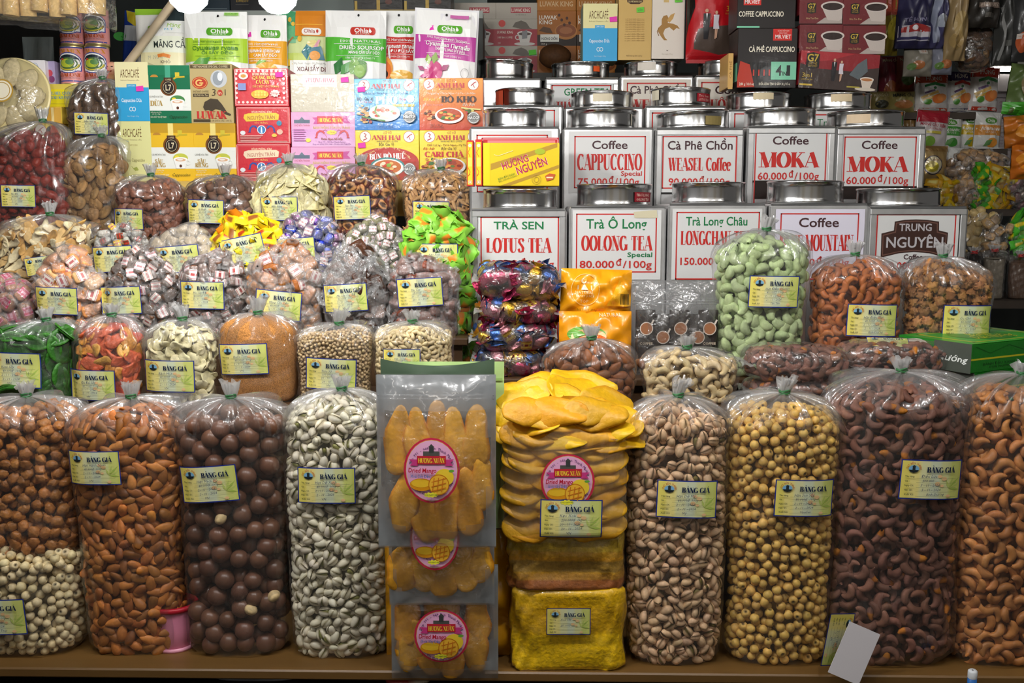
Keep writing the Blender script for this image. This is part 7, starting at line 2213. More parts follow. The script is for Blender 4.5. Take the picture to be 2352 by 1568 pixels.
tin('steel tin mostly hidden behind the yellow bean cake cartons', 1080, 1284, 292, T2Y, Zt2, sign(1095, 309, 1258, 440), (1086, 300, 1266, 440), (1106, 1257, 248, 293), frame=False)
tin('steel tin with a white cappuccino coffee panel', 1292, 1498, 294, T2Y, Zt2, sign(1318, 312, 1481, 431, ('t', 'Coffee', 1399, 332, 18, BR, 81, {'b': .02}), ('t', 'CAPPUCCINO', 1399, 371, 36, RD, 148, {'font': 's'}), ('t', 'Special', 1449, 397, 10, RD, 48, {'b': .03}), *price('75.000đ/100g', 1397, 416, 140)), (1306, 302, 1490, 441), (1299, 1466, 245, 291), frame=False, stickers=[(1446, 270, 3, 26, 'b8b0a0', ())])
tin('steel tin with a white weasel coffee panel', 1503, 1704, 294, T2Y, Zt2, sign(1519, 312, 1689, 432, ('t', 'Cà Phê Chồn', 1605, 333, 19, BR, 148, {'b': .04}), ('t', 'WEASEL Coffee', 1605, 376, 29, RD, 142, {'font': 's'}), *price('90.000đ/100g', 1604, 416, 140)), (1516, 308, 1692, 440), (1505, 1673, 254, 292), gap=4, lidtilt=.05, stickers=[(1625, 274, 40, 20, '8a7a4a', ())])
tin('steel tin with a moka coffee panel, left of two', 1712, 1913, 290, T2Y, Zt2, sign(1730, 303, 1894, 470, ('t', 'Coffee', 1811, 322, 18, BR, 82, {'b': .02}), ('t', 'MOKA', 1808, 366, 34, RD, 134, {'font': 's'}), *price('60.000đ/100g', 1808, 403, 140), ('r', 1732, 413, 1889, 455, '1c100c')), (1727, 299, 1898, 413), (1707, 1873, 247, 291), gap=4)
tin('steel tin with a moka coffee panel, right of two', 1915, 2118, 292, T2Y, Zt2, sign(1933, 313, 2098, 470, ('t', 'Coffee', 2014, 332, 18, BR, 82, {'b': .02}), ('t', 'MOKA', 2011, 376, 34, RD, 136, {'font': 's'}), *price('60.000đ/100g', 2012, 413, 142), ('r', 1936, 426, 2095, 455, '1c100c')), (1929, 307, 2103, 426), (1899, 2073, 253, 293), gap=4, stickers=[(1945, 273, 46, 20, 'd0b898', ())])
Zt3 = TZ[2]
tin('steel tin with a blank panel at the left of the third tin row', 1108, 1292, 243, T3Y, Zt3, sign(1124, 252, 1274, 330), (1116, 247, 1284, 330), (1135, 1275, 198, 241), frame=False, stickers=[(1145, 220, 18, 34, 'a8442c', ())])
tin('steel tin behind the cappuccino tin in the third row', 1296, 1476, 247, T3Y, Zt3, sign(1305, 258, 1455, 330), (1303, 254, 1465, 330), (1309, 1456, 206, 246), frame=False, stickers=[(1377, 223, 44, 18, 'd8ccb0', ())])
tin('steel tin behind the weasel coffee tin in the third row', 1480, 1664, 244, T3Y, Zt3, sign(1495, 258, 1650, 330), (1490, 252, 1656, 330), (1490, 1632, 198, 243), frame=False, stickers=[(1498, 214, 14, 22, 'ddd4bc', ()), (1608, 221, 36, 19, 'a82430', ('Trà Sen', 'LOTUS TEA'))])
tin('steel tin behind the left moka tin in the third row', 1668, 1850, 253, T3Y, Zt3, sign(1683, 260, 1836, 330), (1676, 256, 1842, 330), (1667, 1816, 204, 247), frame=False, stickers=[(1735, 215, 46, 15, 'd4c4a0', ())])
tin('steel tin behind the right moka tin in the third row', 1854, 2036, 252, T3Y, Zt3, sign(1866, 262, 2024, 330, ('t', 'Trà Sen', 1908, 281, 16, GN, 70)), (1862, 257, 2030, 330), (1846, 1998, 210, 251), frame=False, stickers=[(1908, 224, 46, 17, 'd8c4a0', ())])
Zt4 = TZ[3]
tin('dented steel tin without a panel at the left of the rearmost row', 1096, 1242, 181, T4Y, Zt4, [], (1180, 300, 1190, 302), (1096, 1226, 140, 181), frame=False, lidtilt=-.06)
tin('steel tin with a green tea panel in the rearmost row', 1252, 1420, 179, T4Y, Zt4, sign(1266, 195, 1403, 300, ('t', 'GREEN TEA', 1348, 211, 16, GN, 106, {'b': .03}), ('t', 'THÁI NGUYÊN', 1336, 244, 22, RD, 120, {'font': 's'})), (1262, 190, 1408, 300), (1265, 1401, 140, 179), frame=True, gap=3, stickers=[(1366, 157, 15, 12, 'e85c28', ())])
tin('steel tin with a weasel coffee panel in the rearmost row', 1423, 1590, 175, T4Y, Zt4, sign(1438, 190, 1574, 300, ('t', 'Cà Phê Chồn', 1508, 206, 17, BR, 124, {'b': .02}), ('t', 'WEASEL', 1505, 240, 24, RD, 118, {'font': 's'})), (1430, 182, 1584, 300), (1431, 1557, 137, 174), frame=False, stickers=[(1477, 150, 40, 18, 'd8d0c4', ())], bg='d8d0c4')
tin('steel tin with a half hidden coffee panel at the right of the rearmost row', 1594, 1758, 174, T4Y, Zt4, sign(1608, 188, 1744, 300, ('t', 'Coffee', 1680, 206, 18, BR, 80, {'b': .02}), ('t', 'BUÔN MÊ', 1670, 240, 24, RD, 110, {'font': 's'})), (1601, 182, 1750, 300), (1601, 1730, 135, 173), frame=False, stickers=[(1650, 153, 15, 20, 'a82430', ())], bg='d8d0c4')

# bean cake cartons on the lotus tea tin
zt = ZP(427, 1.66)
YL = 1.665
carton('yellow bean cake carton with slanted red lettering on the lotus tea tin', 1110, 328, 1285, 426, YL, .03, 'd8b81c', [('p', [(1127, 391), (1280, 338), (1280, 328), (1127, 376)], 'a8842c'), ('p', [(1150, 426), (1284, 378), (1284, 386), (1172, 426)], 'a8842c'), ('r', 1110, 328, 1125, 426, 'd8c41c'), ('t', 'HƯƠNG', 1183, 372, 16, 'f4ece4', 64, {'rot': 19, 'b': .1}), ('t', 'HƯƠNG', 1183, 372, 16, 'a8244c', 63, {'rot': 19, 'b': .04}), ('t', 'NGUYÊN', 1221, 381, 18, 'f4ece4', 74, {'rot': 19, 'b': .1}), ('t', 'NGUYÊN', 1221, 381, 18, 'a8244c', 73, {'rot': 19, 'b': .04}), ('t', 'BÁNH ĐẬU XANH', 1163, 405, 5, '4a8a2c', 40, {'rot': 19}), ('t', 'ĐẶC SẢN HẢI DƯƠNG', 1166, 410, 4, '5a8a2c', 44, {'rot': 19}), ('e', 1240, 348, 12, 7, '9cac2c'), ('s', [(1135, 355), (1144, 358), (1178, 346)], 1, 'e8d8a8'), ('o', 1232, 412, 11, 11, 1, 'b0902c'), ('o', 1232, 412, 6, 7, 1.5, 'b0902c'), ('p', [(1252, 404), (1262, 398), (1276, 400), (1270, 412), (1256, 416)], 'b8542c'), ('r', 1255, 406, 1270, 409, 'e8d8b0')], zt)
carton('large red carton behind the yellow bean cake carton', 1106, 316, 1284, 426, YL + .034, .025, 'b02430', [('f', 1108, 318, 1282, 424, 2, 'd8a0a0'), ('r', 1120, 322, 1275, 328, 'c8747c')], zt)
for x0, lb in ((1092, 'red and yellow carton on edge beside the yellow bean cake carton'), (1072, 'red and yellow carton on edge, furthest left of the cake cartons')):
    carton(lb, x0, 320 if x0 > 1080 else 322, x0 + 16, 426 if x0 > 1080 else 428, YL + .005, .05, 'b8281c', [('r', x0 + 2, 326, x0 + 13, 424, 'e8c020'), ('s', [(x0 + 3, 330), (x0 + 8, 340), (x0 + 3, 350), (x0 + 8, 360)], 1.2, 'c83a20'), ('s', [(x0 + 3, 385), (x0 + 8, 395), (x0 + 3, 405), (x0 + 8, 400)], 1.2, 'c83a20'), ('r', x0 + 3, 362, x0 + 12, 382, 'f0d858'), ('e', x0 + 7.5, 418, 4.5, 4.5, 'f0e0b0'), ('o', x0 + 7.5, 418, 3.5, 3.5, 1, 'a82c1c'), ('e', x0 + 7.5, 334, 4, 4, 'f0e0b0')], zt)

# cartons on the rear tin lids
z4 = ZP(139, 2.12) + .0
zl4 = ZP(139, 2.155)
carton('cream and blue coffee carton standing on the rear tin lids', 1339, 8, 1418, 140, 2.19, .075, 'e8e0a4', arch(1339, 8, 1418, 140, 1), stick=[(1408, 45)], sops=[('r', 0, 8, 1, 140, '8aa898')])
carton('tan gold coffee carton with small brown print on the tin lids', 1421, -60, 1497, 138, 2.19, .07, 'd0ac64', [('p', [(1440, -10), (1476, -10), (1476, 4), (1468, 9), (1448, 9), (1440, 4)], '4a2c14'), ('t', 'CÀ PHÊ RANG XAY', 1458, 3, 4, 'e8d8a0', 32)] + [('t', 'cà phê rang xay nguyên chất thơm ngon', 1458, 43 + 4 * k, 2.4, '9a7434', 44) for k in range(8)] + [('t', 'cà phê chồn đặc biệt', 1458, 78 + 5 * k, 2.6, '9a7434', 46) for k in range(4)] + [('t', 'Khối lượng tịnh: 225 g', 1458, 128, 3.6, '7a5a24', 36)], stick=[(1470, 23, '6ad040', '250')])
carton('ivory coffee carton with a golden winged horse on the tin lids', 1498, -60, 1573, 135, 2.19, .07, 'e4dace', [('p', [(1524, -2), (1536, -4), (1536, 5), (1524, 5)], 'd8b878'), ('p', [(1520, 44), (1524, 36), (1532, 34), (1536, 42), (1534, 52), (1546, 54), (1556, 58), (1562, 66), (1554, 64), (1548, 70), (1538, 62), (1528, 66), (1524, 76), (1528, 86), (1534, 92), (1526, 92), (1518, 82), (1512, 72), (1512, 64), (1520, 56)], 'a87c3c'), ('p', [(1532, 46), (1540, 34), (1550, 29), (1546, 42), (1538, 52)], 'c89c58'), ('s', [(1514, 64), (1510, 72), (1514, 82)], 2, '8a6430'), ('p', [(1531, 114), (1534, 116), (1537, 114), (1534, 118)], '4a3a2a'), ('t', 'Net weight: 500 g', 1534, 124, 3.2, 'b0a48c', 24)], stick=[(1557, 0, '6ad040', '360')])


def couple(x, y, s):
    """two walking figures printed on the pack"""
    return [('e', x, y - 25 * s, 3 * s, 3.6 * s, 'c89a7c'), ('p', [(x - 6 * s, y - 20 * s), (x + 6 * s, y - 20 * s), (x + 5 * s, y + 2 * s), (x + 3 * s, y + 26 * s), (x - 4 * s, y + 26 * s), (x - 6 * s, y + 2 * s)], '181418'), ('p', [(x - 1.5 * s, y - 20 * s), (x + 1.5 * s, y - 20 * s), (x, y - 8 * s)], 'e8e8ec'), ('e', x + 17 * s, y - 21 * s, 2.6 * s, 3.2 * s, 'd0a488'), ('p', [(x + 12 * s, y - 17 * s), (x + 22 * s, y - 17 * s), (x + 21 * s, y - 4 * s), (x + 23 * s, y + 8 * s), (x + 12 * s, y + 8 * s)], 'd4ccd4'), ('s', [(x + 16 * s, y + 8 * s), (x + 16 * s, y + 26 * s)], 2 * s, 'd0a488'), ('s', [(x + 19 * s, y + 8 * s), (x + 18 * s, y + 24 * s)], 2 * s, 'd0a488')]


def g7(x, y, s):
    return [('p', [(x - 13 * s, y - 13 * s), (x, y - 16 * s), (x + 13 * s, y - 13 * s), (x + 13 * s, y + 14 * s), (x, y + 17 * s), (x - 13 * s, y + 14 * s)], '1a1412'), ('t', 'G7', x, y - 5 * s, 14 * s, 'c8a838', 22 * s, {'b': .03}), ('t', 'CÀ PHÊ', x, y + 6 * s, 4 * s, 'b89838', 17 * s), ('t', 'THỨ THIỆT', x, y + 11 * s, 3.4 * s, 'b89838', 19 * s)]


plain_pouch('red wrapped coffee pouch with a printed couple behind the black carton', 1577, -90, 1690, 146, 2.16, 'b8121c', (0, 0, 0), .03, [('p', [(1577, -40), (1588, -40), (1592, 20), (1580, 60), (1577, 90)], '14100e'), ('p', [(1592, 100), (1600, 70), (1690, 60), (1690, 128), (1640, 130), (1592, 118)], '4a3c34'), ('p', [(1577, 135), (1592, 115), (1650, 128), (1690, 122), (1690, 146), (1577, 146)], 'a8141c'), ('t', 'THỨ THIỆT', 1668, 0, 8, 'c8a030', 40), ('t', '3in1', 1676, 25, 12, 'c8a030', 28), ('t', 'CÀ PHÊ HÒA TAN', 1674, 37, 3.4, 'c8a030', 30)] + couple(1617, 62, 1.25), name='coffee_pouch', seed=61, m=WRAPM, zb=ZP(137, 2.155))
z3 = ZP(201, 1.99)
carton('black coffee carton with a mint green corner on the third row lids', 1694, 65, 1830, 202, 1.985, .08, '241f1e', [('r', 1774, 66, 1817, 93, 'd02c24'), ('t', 'MR.VIET', 1797, 84, 8.5, 'f4e8e4', 36, {'b': .04}), ('t', 'CÀ PHÊ VIỆT NAM', 1797, 71, 3.2, 'f4d8d0', 26), ('t', 'ĐÍCH THỰC', 1797, 76, 3.2, 'f4d8d0', 18), ('t', 'CÀ PHÊ CAPPUCCINO', 1772, 113, 12, 'f0e8d4', 105, {'b': .03})] + [('r', 1716 + 12 * k, 143, 1724 + 12 * k, 175, '0c0a0a') for k in range(5)] + [('r', 1718 + 12 * k, 160, 1721 + 12 * k, 174, 'c83020') for k in range(5)] + [('p', [(1694, 180), (1700, 140), (1722, 148), (1734, 200), (1694, 201)], 'b83420'), ('r', 1771, 142, 1829, 183, '7cc8a4'), ('t', '4', 1789, 162, 23, '14201c', 14, {'b': .02}), ('t', 'IN', 1802, 169, 9, '14201c', 10, {'b': .04}), ('t', '1', 1811, 162, 23, '14201c', 8, {'b': .02}), ('t', '240 g / 8.4 oz', 1716, 193, 6, 'f0e8d4', 34, {'b': .03}), ('t', 'KHỐI LƯỢNG TỊNH 12 GÓI × 20 g / 0.7 oz', 1780, 193, 5.4, 'f0e8d4', 72, {'b': .02})], z3, sops=[('r', 0, 66, 1, 201, '241f1e'), ('r', 0, 143, 1, 186, '7cc8a4')], rot=.0)
carton('black coffee carton stacked upside down above the mint cornered one', 1694, -40, 1828, 65, 1.99, .08, '241f1e', [('r', 1694, 60, 1746, 64, '7cc8a4'), ('r', 1708, -20, 1748, 12, 'd02c24'), ('t', 'MR.VIET', 1728, 4, 8.5, 'f4e8e4', 35, {'b': .04}), ('t', 'COFFEE CAPPUCCINO', 1749, 32, 12, 'f0e8d4', 103, {'b': .03})], None)
f, t = carton('tilted red coffee carton with a printed couple on the tin lids', 1834, 130, 2016, 216, 1.975, .06, '8a1c24', [('p', [(1834, 216), (1834, 160), (1880, 170), (1950, 172), (2016, 160), (2016, 216)], '3a2c28'), ('p', [(1834, 131), (1960, 131), (1900, 150), (1834, 158)], 'a8242c'), ('t', '3in1', 1852, 186, 10, 'c8a838', 22), ('t', 'CÀ PHÊ HÒA TAN', 1852, 196, 3.2, 'c8a838', 26), ('r', 1836, 206, 1866, 210, 'c8a838'), ('p', [(1975, 188), (2006, 188), (1998, 210), (1982, 210)], 'd8c8b8'), ('e', 1990, 188, 16, 5, 'e4d8cc'), ('e', 1990, 189, 13, 3.4, 'b87848'), ('e', 1988, 211, 24, 4, 'd0c4b4'), ('p', [(1948, 180), (1965, 155), (1985, 140), (1990, 170), (1970, 190)], '5c6468'), ('r', 1945, 206, 1975, 209, 'b0a040')] + g7(1862, 152, 1.15) + couple(1912, 172, .95), ZP(210, 1.985), m=WRAPM)
t.rotation_euler = (0, math.radians(3.5), 0)
t.location.z += .008
zz = ZP(130, 1.975) + .018
pk = ('upper left', 'upper right', 'lower left', 'lower right')
for k, (x0, y0) in enumerate(((1836, -12), (1936, -10), (1836, 56), (1934, 58))):
    carton(f'dark red coffee carton with a white cup, {pk[k]} of the wrapped four', x0, y0, x0 + 100, y0 + 67, 1.985, .07, '6a1a20', [('p', [(x0 + 40, y0 + 66), (x0 + 60, y0 + 52), (x0 + 99, y0 + 52), (x0 + 99, y0 + 66)], 'b0a49c'), ('p', [(x0 + 50, y0 + 26), (x0 + 99, y0 + 20), (x0 + 99, y0 + 54), (x0 + 92, y0 + 60), (x0 + 66, y0 + 58)], 'c4b8b0'), ('e', x0 + 76, y0 + 26, 27, 11, 'd0c4bc'), ('e', x0 + 76, y0 + 27, 23, 8.5, '2a1814'), ('t', 'Hòa Tan Đen', x0 + 30, y0 + 54, 4.2, 'c8a878', 28)] + g7(x0 + 28, y0 + 30, .8), zz if k > 1 else zz + .063, m=WRAPM)
carton('narrow tan carton on edge behind the black coffee carton', 1672, 122, 1684, 205, 1.99, .08, 'd0a45c', [('t', 'CÀ PHÊ', 1678, 160, 5, '8a5a24', 40, {'rot': 90})], z3)
# ================================================================ the next stall at the right
def shelf2(label, x0, x1, y, Y, d=.25):
    z = ZP(y, Y)
    a, c = W(x0, y, Y).x, W(x1, y, Y).x
    t = thing('side_shelf', label, 'shelf', (0, Y - .01, z))
    MB().box(a, 0, -.015, c, d, 0, '4a4038').build('board', DARK, t)
    for x in (a + .02, c - .02):
        MB().box(x - .01, d - .03, -z, x + .01, d - .01, -.015, '2a2622').build('post', DARK, t)
    return z


za = shelf2('dark shelf under the heaped sweets of the side stall', 2130, 2560, 480, 2.16, .2)
zbk = shelf2('dark shelf under the chip packets of the side stall', 2010, 2560, 425, 2.42, .2)
zc = shelf2('low dark shelf under the small bags of the side stall', 2190, 2560, 690, 1.95, .2)
zd = shelf2('dark shelf under the bag of pale balls', 2196, 2560, 590, 2.05, .1)
# heaps of sweets
hp = lambda look, g: ('small_sweet', f'{look} on the side stall', 'sweet', g)
vac = [(2135, 2215, 405, 480, 'c_tgold', 'golden yellow packet', 'golden heap'), (2195, 2270, 400, 480, 'c_tiny', 'pale brown clear wrapped sweet', 'pale brown heap'), (2232, 2300, 385, 470, 'c_tgreen', 'green packet', 'green heap'), (2266, 2345, 375, 470, 'c_tgold', 'bright yellow packet', 'bright yellow heap'), (2306, 2400, 400, 490, 'c_tred', 'small red and silver sweet', 'red and silver heap'), (2190, 2330, 345, 425, 'c_tiny', 'clear wrapped cream sweet', 'cream heap at the back')]
for k, (x0, x1, y0, y1, kd, look, g) in enumerate(vac):
    Y = 2.17 + .05 * (k == 5)
    b = Bag(x0, x1, y0, y0 + 25, za, Y, deep=.5, n=2.5, open_=True, seed=200 + k)
    t = thing('sweets_bag', f'low clear bag with the {g} of sweets on the side stall', 'bag', b.loc)
    MB().grid(b.film(), 'ffffff', wrap=True).build('clear_film', FILM, t)
    fill(b.content(), kd, b.loc, *hp(look, 'sweets of the ' + g), 26, b.rng, vis_above(478), None, 1, 1)
b = Bag(2205, 2312, 473, 500, zd, 2.06, deep=.5, n=2.6, open_=True, seed=210)
t = thing('food_bag', 'clear bag of pale round balls on the side stall', 'bag', b.loc)
MB().grid(b.film(), 'ffffff', wrap=True).build('clear_film', FILM, t)
fill(b.content(), 'ball', b.loc, 'pale_ball', 'pale round ball in the side stall bag', 'snack', 'pale balls of the side stall', 60, b.rng, None, None, 1, 1)
for k, (x0, x1, yt, col, lb) in enumerate([(2222, 2262, 582, '2c2422', 'small black tied bag low on the side stall'), (2264, 2320, 578, '8a8070', 'small grey tied bag of fine seeds low on the side stall'), (2323, 2383, 590, '6a5040', 'small brown tied bag at the right edge of the side stall')]):
    b = Bag(x0, x1, yt, yt + 14, zc, 1.97 + .02 * (k == 0), deep=.6, seed=220 + k, fill=.9)
    t = thing('food_bag', lb, 'bag', b.loc)
    MB().grid(b.film(), 'ffffff', wrap=True).build('clear_film', FILM, t)
    neck_parts(t, b, .012, 0, 'b83030')
    MB().grid(b.content(.002), col).build('fine_contents', DRY, t)
for k, (x0, x1, y0, y1, kd, look, g) in enumerate([(2262, 2325, 500, 560, 'c_tiny', 'brown clear wrapped sweet', 'brown sweets bag'), (2327, 2400, 490, 590, 'c_tgreen', 'green and yellow packet', 'green packets bag at the edge')]):
    b = Bag(x0, x1, y0, y0 + 25, zd, 2.0, deep=.4, n=2.5, open_=True, seed=230 + k)
    t = thing('sweets_bag', f'clear bag with the {g} low on the side stall', 'bag', b.loc)
    MB().grid(b.film(), 'ffffff', wrap=True).build('clear_film', FILM, t)
    fill(b.content(), kd, b.loc, *hp(look, g), 18, b.rng, None, None, 1, 1)


def chips(x0, y0, x1, y1, top, nm='HÙNG'):
    w, h = x1 - x0, y1 - y0
    cx = (x0 + x1) / 2
    return [('r', x0, y0, x1, y1, 'e8e4e0'), ('r', x0, y0, x1, y0 + h * .24, top), ('t', nm, cx, y0 + h * .12, h * .11, 'e8e0d8', w * .5, {'b': .05}), ('p', [(x0 + w * .2, y0 + h * .3), (cx, y0 + h * .22), (x1 - w * .15, y0 + h * .3), (x1 - w * .15, y0 + h * .36), (cx, y0 + h * .3), (x0 + w * .2, y0 + h * .36)], '3a8a4c' if top != '3a2c5c' else 'c83a30'), ('e', cx, y0 + h * .38, w * .1, h * .07, 'f4f4f0'), ('e', cx, y0 + h * .38, w * .05, h * .035, '3a8a4c'), ('s', [(x0 + w * .12, y0 + h * .65), (x0 + w * .6, y0 + h * .48)], h * .07, 'e8c060'), ('s', [(x0 + w * .16, y0 + h * .72), (x0 + w * .66, y0 + h * .56)], h * .06, 'd8b048'), ('s', [(x0 + w * .2, y0 + h * .52), (x0 + w * .5, y0 + h * .44)], h * .05, '6a4a7c'), ('e', x0 + w * .62, y0 + h * .68, w * .2, h * .12, 'e07a34'), ('e', x0 + w * .74, y0 + h * .64, w * .16, h * .1, 'e89048'), ('e', x0 + w * .3, y0 + h * .76, w * .12, h * .07, '5a9a3c'), ('p', [(x0, y0 + h * .8), (x0 + w * .5, y0 + h * .86), (x1, y0 + h * .74), (x1, y1), (x0, y1)], 'd8d4d0'), ('r', x0, y0 + h * .92, x1, y1, top)]


cs = ('price_sticker',)
plain_pouch('white and orange vegetable chip packet, left of three on the side stall', 2101, 172, 2174, 256, 2.36, 'e8e4e0', (0, 0, 0), .02, chips(2101, 172, 2174, 256, 'c8502c'), name='chip_packet', seed=71, parts=[('price_tag', [('r', 2108, 236, 2134, 252, '3a5a9c'), ('r', 2109.5, 237.5, 2132.5, 250.5, 'ece4d8'), ('t', 'BẢNG GIÁ', 2121, 242, 4, 'c8702c', 18)], 'white price tag')], zb=ZP(258, 2.37))
plain_pouch('purple topped vegetable chip packet, middle of three on the side stall', 2172, 165, 2228, 258, 2.38, 'e0dce0', (0, 0, 0), .02, chips(2172, 165, 2228, 258, '3a2c5c', 'HÙNG'), name='chip_packet', seed=72, zb=ZP(258, 2.37))
plain_pouch('white and red vegetable chip packet, right of three on the side stall', 2222, 155, 2288, 255, 2.37, 'ece8e4', (0, .05, 0), .02, chips(2222, 155, 2288, 255, 'c8402c'), name='chip_packet', seed=73, zb=ZP(258, 2.37))
zx = shelf2('thin shelf under the three vegetable chip packets', 2000, 2300, 259, 2.34, .2)
zy = shelf2('thin shelf under the small zip pouches of the side stall', 2080, 2310, 342, 2.30, .15)
plain_pouch('red and white soursop packet on the side stall', 2098, 254, 2172, 340, 2.33, 'd8d0d0', (0, .08, 0), .02, [('r', 2098, 254, 2172, 282, 'b82c3c'), ('t', 'MÃNG CẦU XIÊM', 2132, 288, 7, 'b83a4c', 56, {'b': .03, 'rot': -4}), ('t', 'KHÔNG HẠT', 2138, 297, 5, 'b83a4c', 30, {'rot': -4}), ('e', 2126, 326, 14, 12, '8ab84c'), ('r', 2105, 302, 2150, 308, 'd8c84c')], name='fruit_packet', seed=74, zb=zy)


def small_ohla(x0, y0, x1, y1, band, l1):
    w, h = x1 - x0, y1 - y0
    cx = (x0 + x1) / 2
    return [('r', x0, y0, x1, y1, 'e4e4e0'), ('r', x0, y0 + h * .36, x1, y0 + h * .64, band), ('e', cx, y0 + h * .24, w * .22, h * .09, '5a9a3c'), ('t', 'Ohla', cx, y0 + h * .24, h * .1, 'f0f0ec', w * .28, {'b': .05}), ('t', l1, cx, y0 + h * .46, h * .09, 'f0f0e8', w * .7, {'b': .03}), ('t', 'SẤY DẺO', cx, y0 + h * .56, h * .06, 'f0f0e8', w * .4), ('e', cx + w * .1, y0 + h * .84, w * .2, h * .13, band), leaf(cx - w * .2, y1 - h * .06, w * .4, 40, '6a9a5c')]


for x0, y0, x1, y1, band, l1, lb, Y, zz in ((2146, 264, 2206, 340, '4a9a3c', 'Ананас', 'white and green zip pouch on the side stall', 2.34, zy), (2194, 258, 2246, 340, 'd8b81c', 'Ананас', 'white and yellow zip pouch on the side stall', 2.36, zy), (2236, 258, 2296, 342, 'e0963c', 'Апельсин', 'white and orange zip pouch on the side stall', 2.33, zy), (2166, 340, 2226, 425, 'b83030', 'Папайя', 'white and red zip pouch low on the side stall', 2.28, None), (2224, 338, 2292, 420, 'e0dcd8', '', 'plain white zip pouch half hidden by the sweets', 2.30, None)):
    plain_pouch(lb, x0, y0, x1, y1, Y, 'e4e4e0', (-.03, .04, 0), .015, small_ohla(x0, y0, x1, y1, band, l1), name='zip_pouch', seed=x0, zb=zz if zz else zbk)
plain_pouch('gold pouch with a round fruit picture beside the moka tins', 2112, 335, 2172, 425, 2.26, 'b89a64', (-.03, .03, 0), .015, [('r', 2112, 335, 2172, 348, 'a88450'), ('e', 2136, 380, 20, 22, '3a3a54'), ('e', 2136, 380, 18, 20, 'e8dcb8'), ('e', 2134, 384, 14, 12, 'c8b83c'), ('e', 2132, 378, 8, 7, 'e8d890'), ('t', 'XOÀI SẤY', 2142, 368, 4, 'a85a2c', 18)], name='foil_pouch', seed=80, zb=zbk, m=SILV)
for x0, y0, x1, y1, col, c2, lb, Y, zz in ((2018, 130, 2062, 256, '8a3040', 'b86a3c', 'dark red fruit packet beside the tilted coffee carton', 2.40, zx), (2058, 128, 2102, 210, '9a4838', '5a7a3c', 'red packet with pictured vegetables in the dim corner', 2.38, None), (1998, 210, 2042, 258, '9a8a54', '3a3a2c', 'brownish soursop packet half hidden by the tins', 2.36, zx), (2040, 210, 2100, 258, 'a89a5c', 'c8844c', 'tan soursop packet with dark lettering', 2.355, zx), (2062, 254, 2104, 340, '8a6a3c', 'a8542c', 'brown packet beside the moka tins in the dim corner', 2.36, zy)):
    plain_pouch(lb, x0, y0, x1, y1, Y, col, (0, 0, 0), .02, [('e', (x0 + x1) / 2, y1 - (y1 - y0) * .35, (x1 - x0) * .35, (y1 - y0) * .2, c2), ('t', 'MÃNG CẦU', (x0 + x1) / 2, y0 + 10, 7, '2c2820' if col > 'a0' else 'd8c8a8', (x1 - x0) * .8, {'b': .02})], name='fruit_packet', seed=int(x0), zb=zz if zz else ZP(y1, Y))
# hanging packets above
rail = thing('hanging_rail', 'dark rail above the side stall that carries the hanging packets', 'rail', (0, 2.12, ZP(-120, 2.12)))
a, c = W(2000, 0, 2.12).x, W(2560, 0, 2.12).x
MB().tube([(a, 0, 0), (c, 0, 0)], .008, '3a3a3c').build('rod', METAL, rail)
for x in (a, c):
    MB().tube([(x, 0, 0), (x, 0, 2.9 - rail.location.z)], .006, '3a3a3c').build('hanger', METAL, rail)
for i, (x0, y0, x1, y1, col, ops, lb, Y) in enumerate([
        (2060, -118, 2140, 112, '2c2a48', [('r', 2062, 62, 2136, 96, 'c8c4cc'), ('p', [(2066, 68), (2098, 58), (2134, 66), (2134, 76), (2066, 78)], 'a83a38'), ('e', 2094, 68, 6, 6, 'd8d4d8'), ('t', 'TÉ HÙNG', 2098, 50, 8, '8a86a4', 54, {'b': .03}), ('r', 2062, 88, 2136, 94, '3a3860')], 'dark purple chip packet hanging above the side stall', 2.13),
        (2020, -118, 2066, 128, '7a6a24', [('r', 2022, 0, 2060, 40, '8a3a2c'), ('e', 2046, 70, 14, 26, 'a89a30')], 'olive yellow packet hanging beside the four coffee cartons', 2.16),
        (2126, -118, 2176, 112, '3c3a5c', [('s', [(2150, -20), (2136, 40), (2150, 100)], 14, '8a90a4'), ('e', 2156, 52, 12, 16, '9aa0ac')], 'shiny bluish packet edge hanging in the middle', 2.14),
        (2172, -118, 2222, 140, '8a7450', [('e', 2196, 60, 14, 30, 'a08858'), ('e', 2192, 96, 14, 20, '9a8050')], 'tan packet of chips hanging above the chip packets', 2.13),
        (2218, -118, 2296, 64, '282420', [('r', 2238, 11, 2292, 22, '7a6a60'), ('t', 'NẤM ĐÔNG CÔ', 2265, 16, 6, 'c8b8a8', 46), ('r', 2254, 34, 2278, 44, '5a5650')], 'dark mushroom packet hanging under the rail', 2.12),
        (2286, -118, 2345, 150, '30302e', [('r', 2300, 95, 2316, 108, '5c5c58'), ('s', [(2292, 20), (2300, 90), (2296, 140)], 6, '7a7a78')], 'dark shiny packet hanging near the right edge', 2.14),
        (2330, -118, 2420, 142, '2c2c2c', [('e', 2345, 100, 12, 24, 'a8502c'), ('r', 2334, 80, 2352, 92, 'b8b0a8')], 'dark packet with an orange picture at the right edge', 2.11)]):
    plain_pouch(lb, x0, y0, x1, y1, Y, col, (0, 0, 0), .03, ops, name='hanging_packet', seed=300 + i, m=WRAPM, wr=.003)
